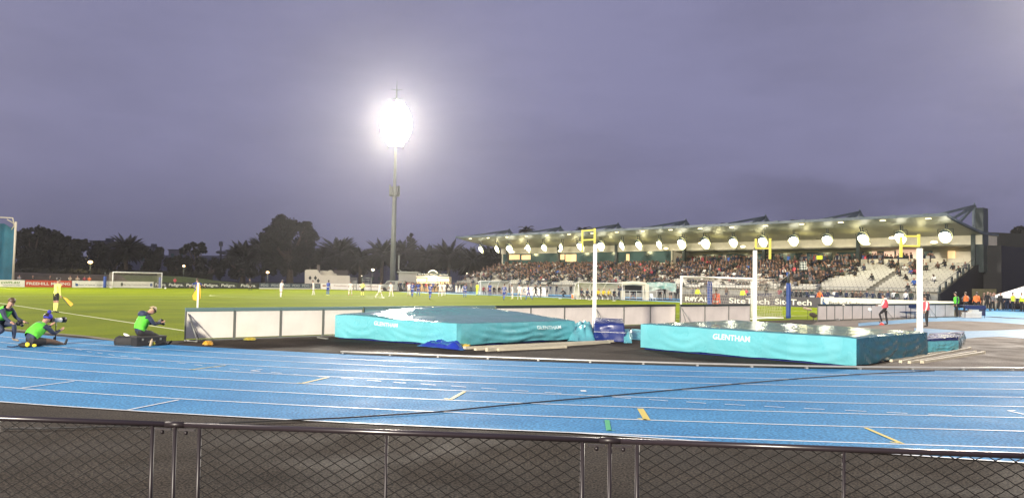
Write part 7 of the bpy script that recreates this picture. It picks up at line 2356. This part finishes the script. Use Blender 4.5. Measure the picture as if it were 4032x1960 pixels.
# everyone else as one crowd
verts = []; faces = []; mi = []
lod0 = {ps: get_body(ps, 0) for ps in poses + ['stand', 'stand2']}
cmats = [M('crowd skin', (0.26, 0.145, 0.10), .6), SK[2], HR[0], HR[1]] + [m for _, m in jk]
def add_fig(ps, q, hd, top, bot, sk, hr, sc_=1.0):
    me = lod0[ps]; o = len(verts); ca, sa = math.cos(hd) * sc_, math.sin(hd) * sc_
    for v in me.vertices:
        c = v.co; verts.append((q.x + c.x * ca - c.y * sa, q.y + c.x * sa + c.y * ca, q.z + c.z * sc_))
    tb = {0: sk, 1: top, 2: top, 3: bot, 4: bot, 5: bot, 6: bot, 7: hr}
    for p in me.polygons:
        faces.append([i + o for i in p.vertices]); mi.append(tb[p.material_index])
ci = {m.name: i for i, m in enumerate(cmats)}
for s_ in sp[NIND:]:
    nm_, c1 = rj(); q = seat_world(*s_); ps = rng.choice(poses)
    add_fig(ps, q, PANG + PI / 2 + rng.uniform(-.25, .25), ci[c1.name], rng.choice([4, 5, 6]), rng.choice([0, 0, 1]), rng.choice([2, 2, 3]), rng.uniform(.92, 1.05))
# people standing along the concourse behind the seats
for k in range(150):
    a = 14 + rng.random() * 40; q = P(a, FB + .4 + rng.uniform(0, 2.6), zt)
    nm_, c1 = rj(); add_fig(rng.choice(['stand', 'stand2']), q, PANG + PI / 2 + rng.uniform(-.6, .6), ci[c1.name], 4, 0, rng.choice([2, 3]), rng.uniform(.92, 1.05))
me = bpy.data.meshes.new('crowd'); me.from_pydata(verts, [], faces)
for m in cmats: me.materials.append(m)
me.polygons.foreach_set('material_index', mi); me.update()
o = bpy.data.objects.new('crowd', me); COL.objects.link(o)
tag(o, 'dense crowd of spectators filling the farther part of the grandstand', 'crowd', kind='stuff')
# flags in the crowd
p = P(26.2, SB0 + .4 + 3.5 * TREAD, Z0 + 4 * RISE)
t = empty('checked_flag', p, PANG, 'white and dark chequered flag waved in the grandstand crowd', 'flag')
m_chk = bpy.data.materials.new('chequer'); m_chk.use_nodes = True; tt = m_chk.node_tree; ck = tt.nodes.new('ShaderNodeTexChecker'); ck.inputs['Scale'].default_value = 4.4
ck.inputs['Color1'].default_value = (.7, .72, .6, 1); ck.inputs['Color2'].default_value = (.03, .05, .04, 1)
cc = tt.nodes.new('ShaderNodeTexCoord'); mp_ = tt.nodes.new('ShaderNodeMapping'); mp_.inputs['Scale'].default_value = (1, 0.001, 1); mp_.inputs['Rotation'].default_value = (0, .78, 0)
tt.links.new(cc.outputs['Object'], mp_.inputs[0]); tt.links.new(mp_.outputs[0], ck.inputs['Vector']); tt.links.new(ck.outputs['Color'], tt.nodes['Principled BSDF'].inputs['Base Color'])
mb = MB(); n = 10; vs = [(-.5 + i / n * 1.0, .55 + .08 * math.sin(i * .9 + j * .5), 1.75 + j / 6 * 1.1) for j in range(7) for i in range(n + 1)]
mb.add(vs, [(j * (n + 1) + i, j * (n + 1) + i + 1, (j + 1) * (n + 1) + i + 1, (j + 1) * (n + 1) + i) for j in range(6) for i in range(n)], 0, True); mb.build('cloth', m_chk, t)
mb = MB(); mb.tube([(.5, .55, .6), (.5, .55, 2.95)], .02, 6); mb.build('stick', m_dark, t)
p = P(27.5, SB0 + .4 + 11 * TREAD, Z0 + 11 * RISE)
t = empty('hi_vis_banner', p, PANG, 'small lime cloth held up high in the grandstand crowd', 'cloth'); mb = MB(); mb.box((0, .3, 1.7), (.85, .03, .5)); mb.build('cloth', Chv, t)
# ================================================================== MIST
if True:
    mb = MB(); mb.box((0, 160, 28), (620, 400, 60))
    hm = bpy.data.materials.new('mist'); hm.use_nodes = True; t = hm.node_tree
    for n in list(t.nodes):
        if n.type != 'OUTPUT_MATERIAL': t.nodes.remove(n)
    pv = t.nodes.new('ShaderNodeVolumePrincipled')
    pv.inputs['Color'].default_value = (0.9, 0.9, 0.95, 1)
    pv.inputs['Density'].default_value = 0.00017
    pv.inputs['Anisotropy'].default_value = 0.80
    o_ = [n for n in t.nodes if n.type == 'OUTPUT_MATERIAL'][0]
    t.links.new(pv.outputs[0], o_.inputs['Volume'])
    hz = mb.build('haze', hm)
    tag(hz, 'thin drizzly mist over the whole ground', 'haze', kind='stuff')
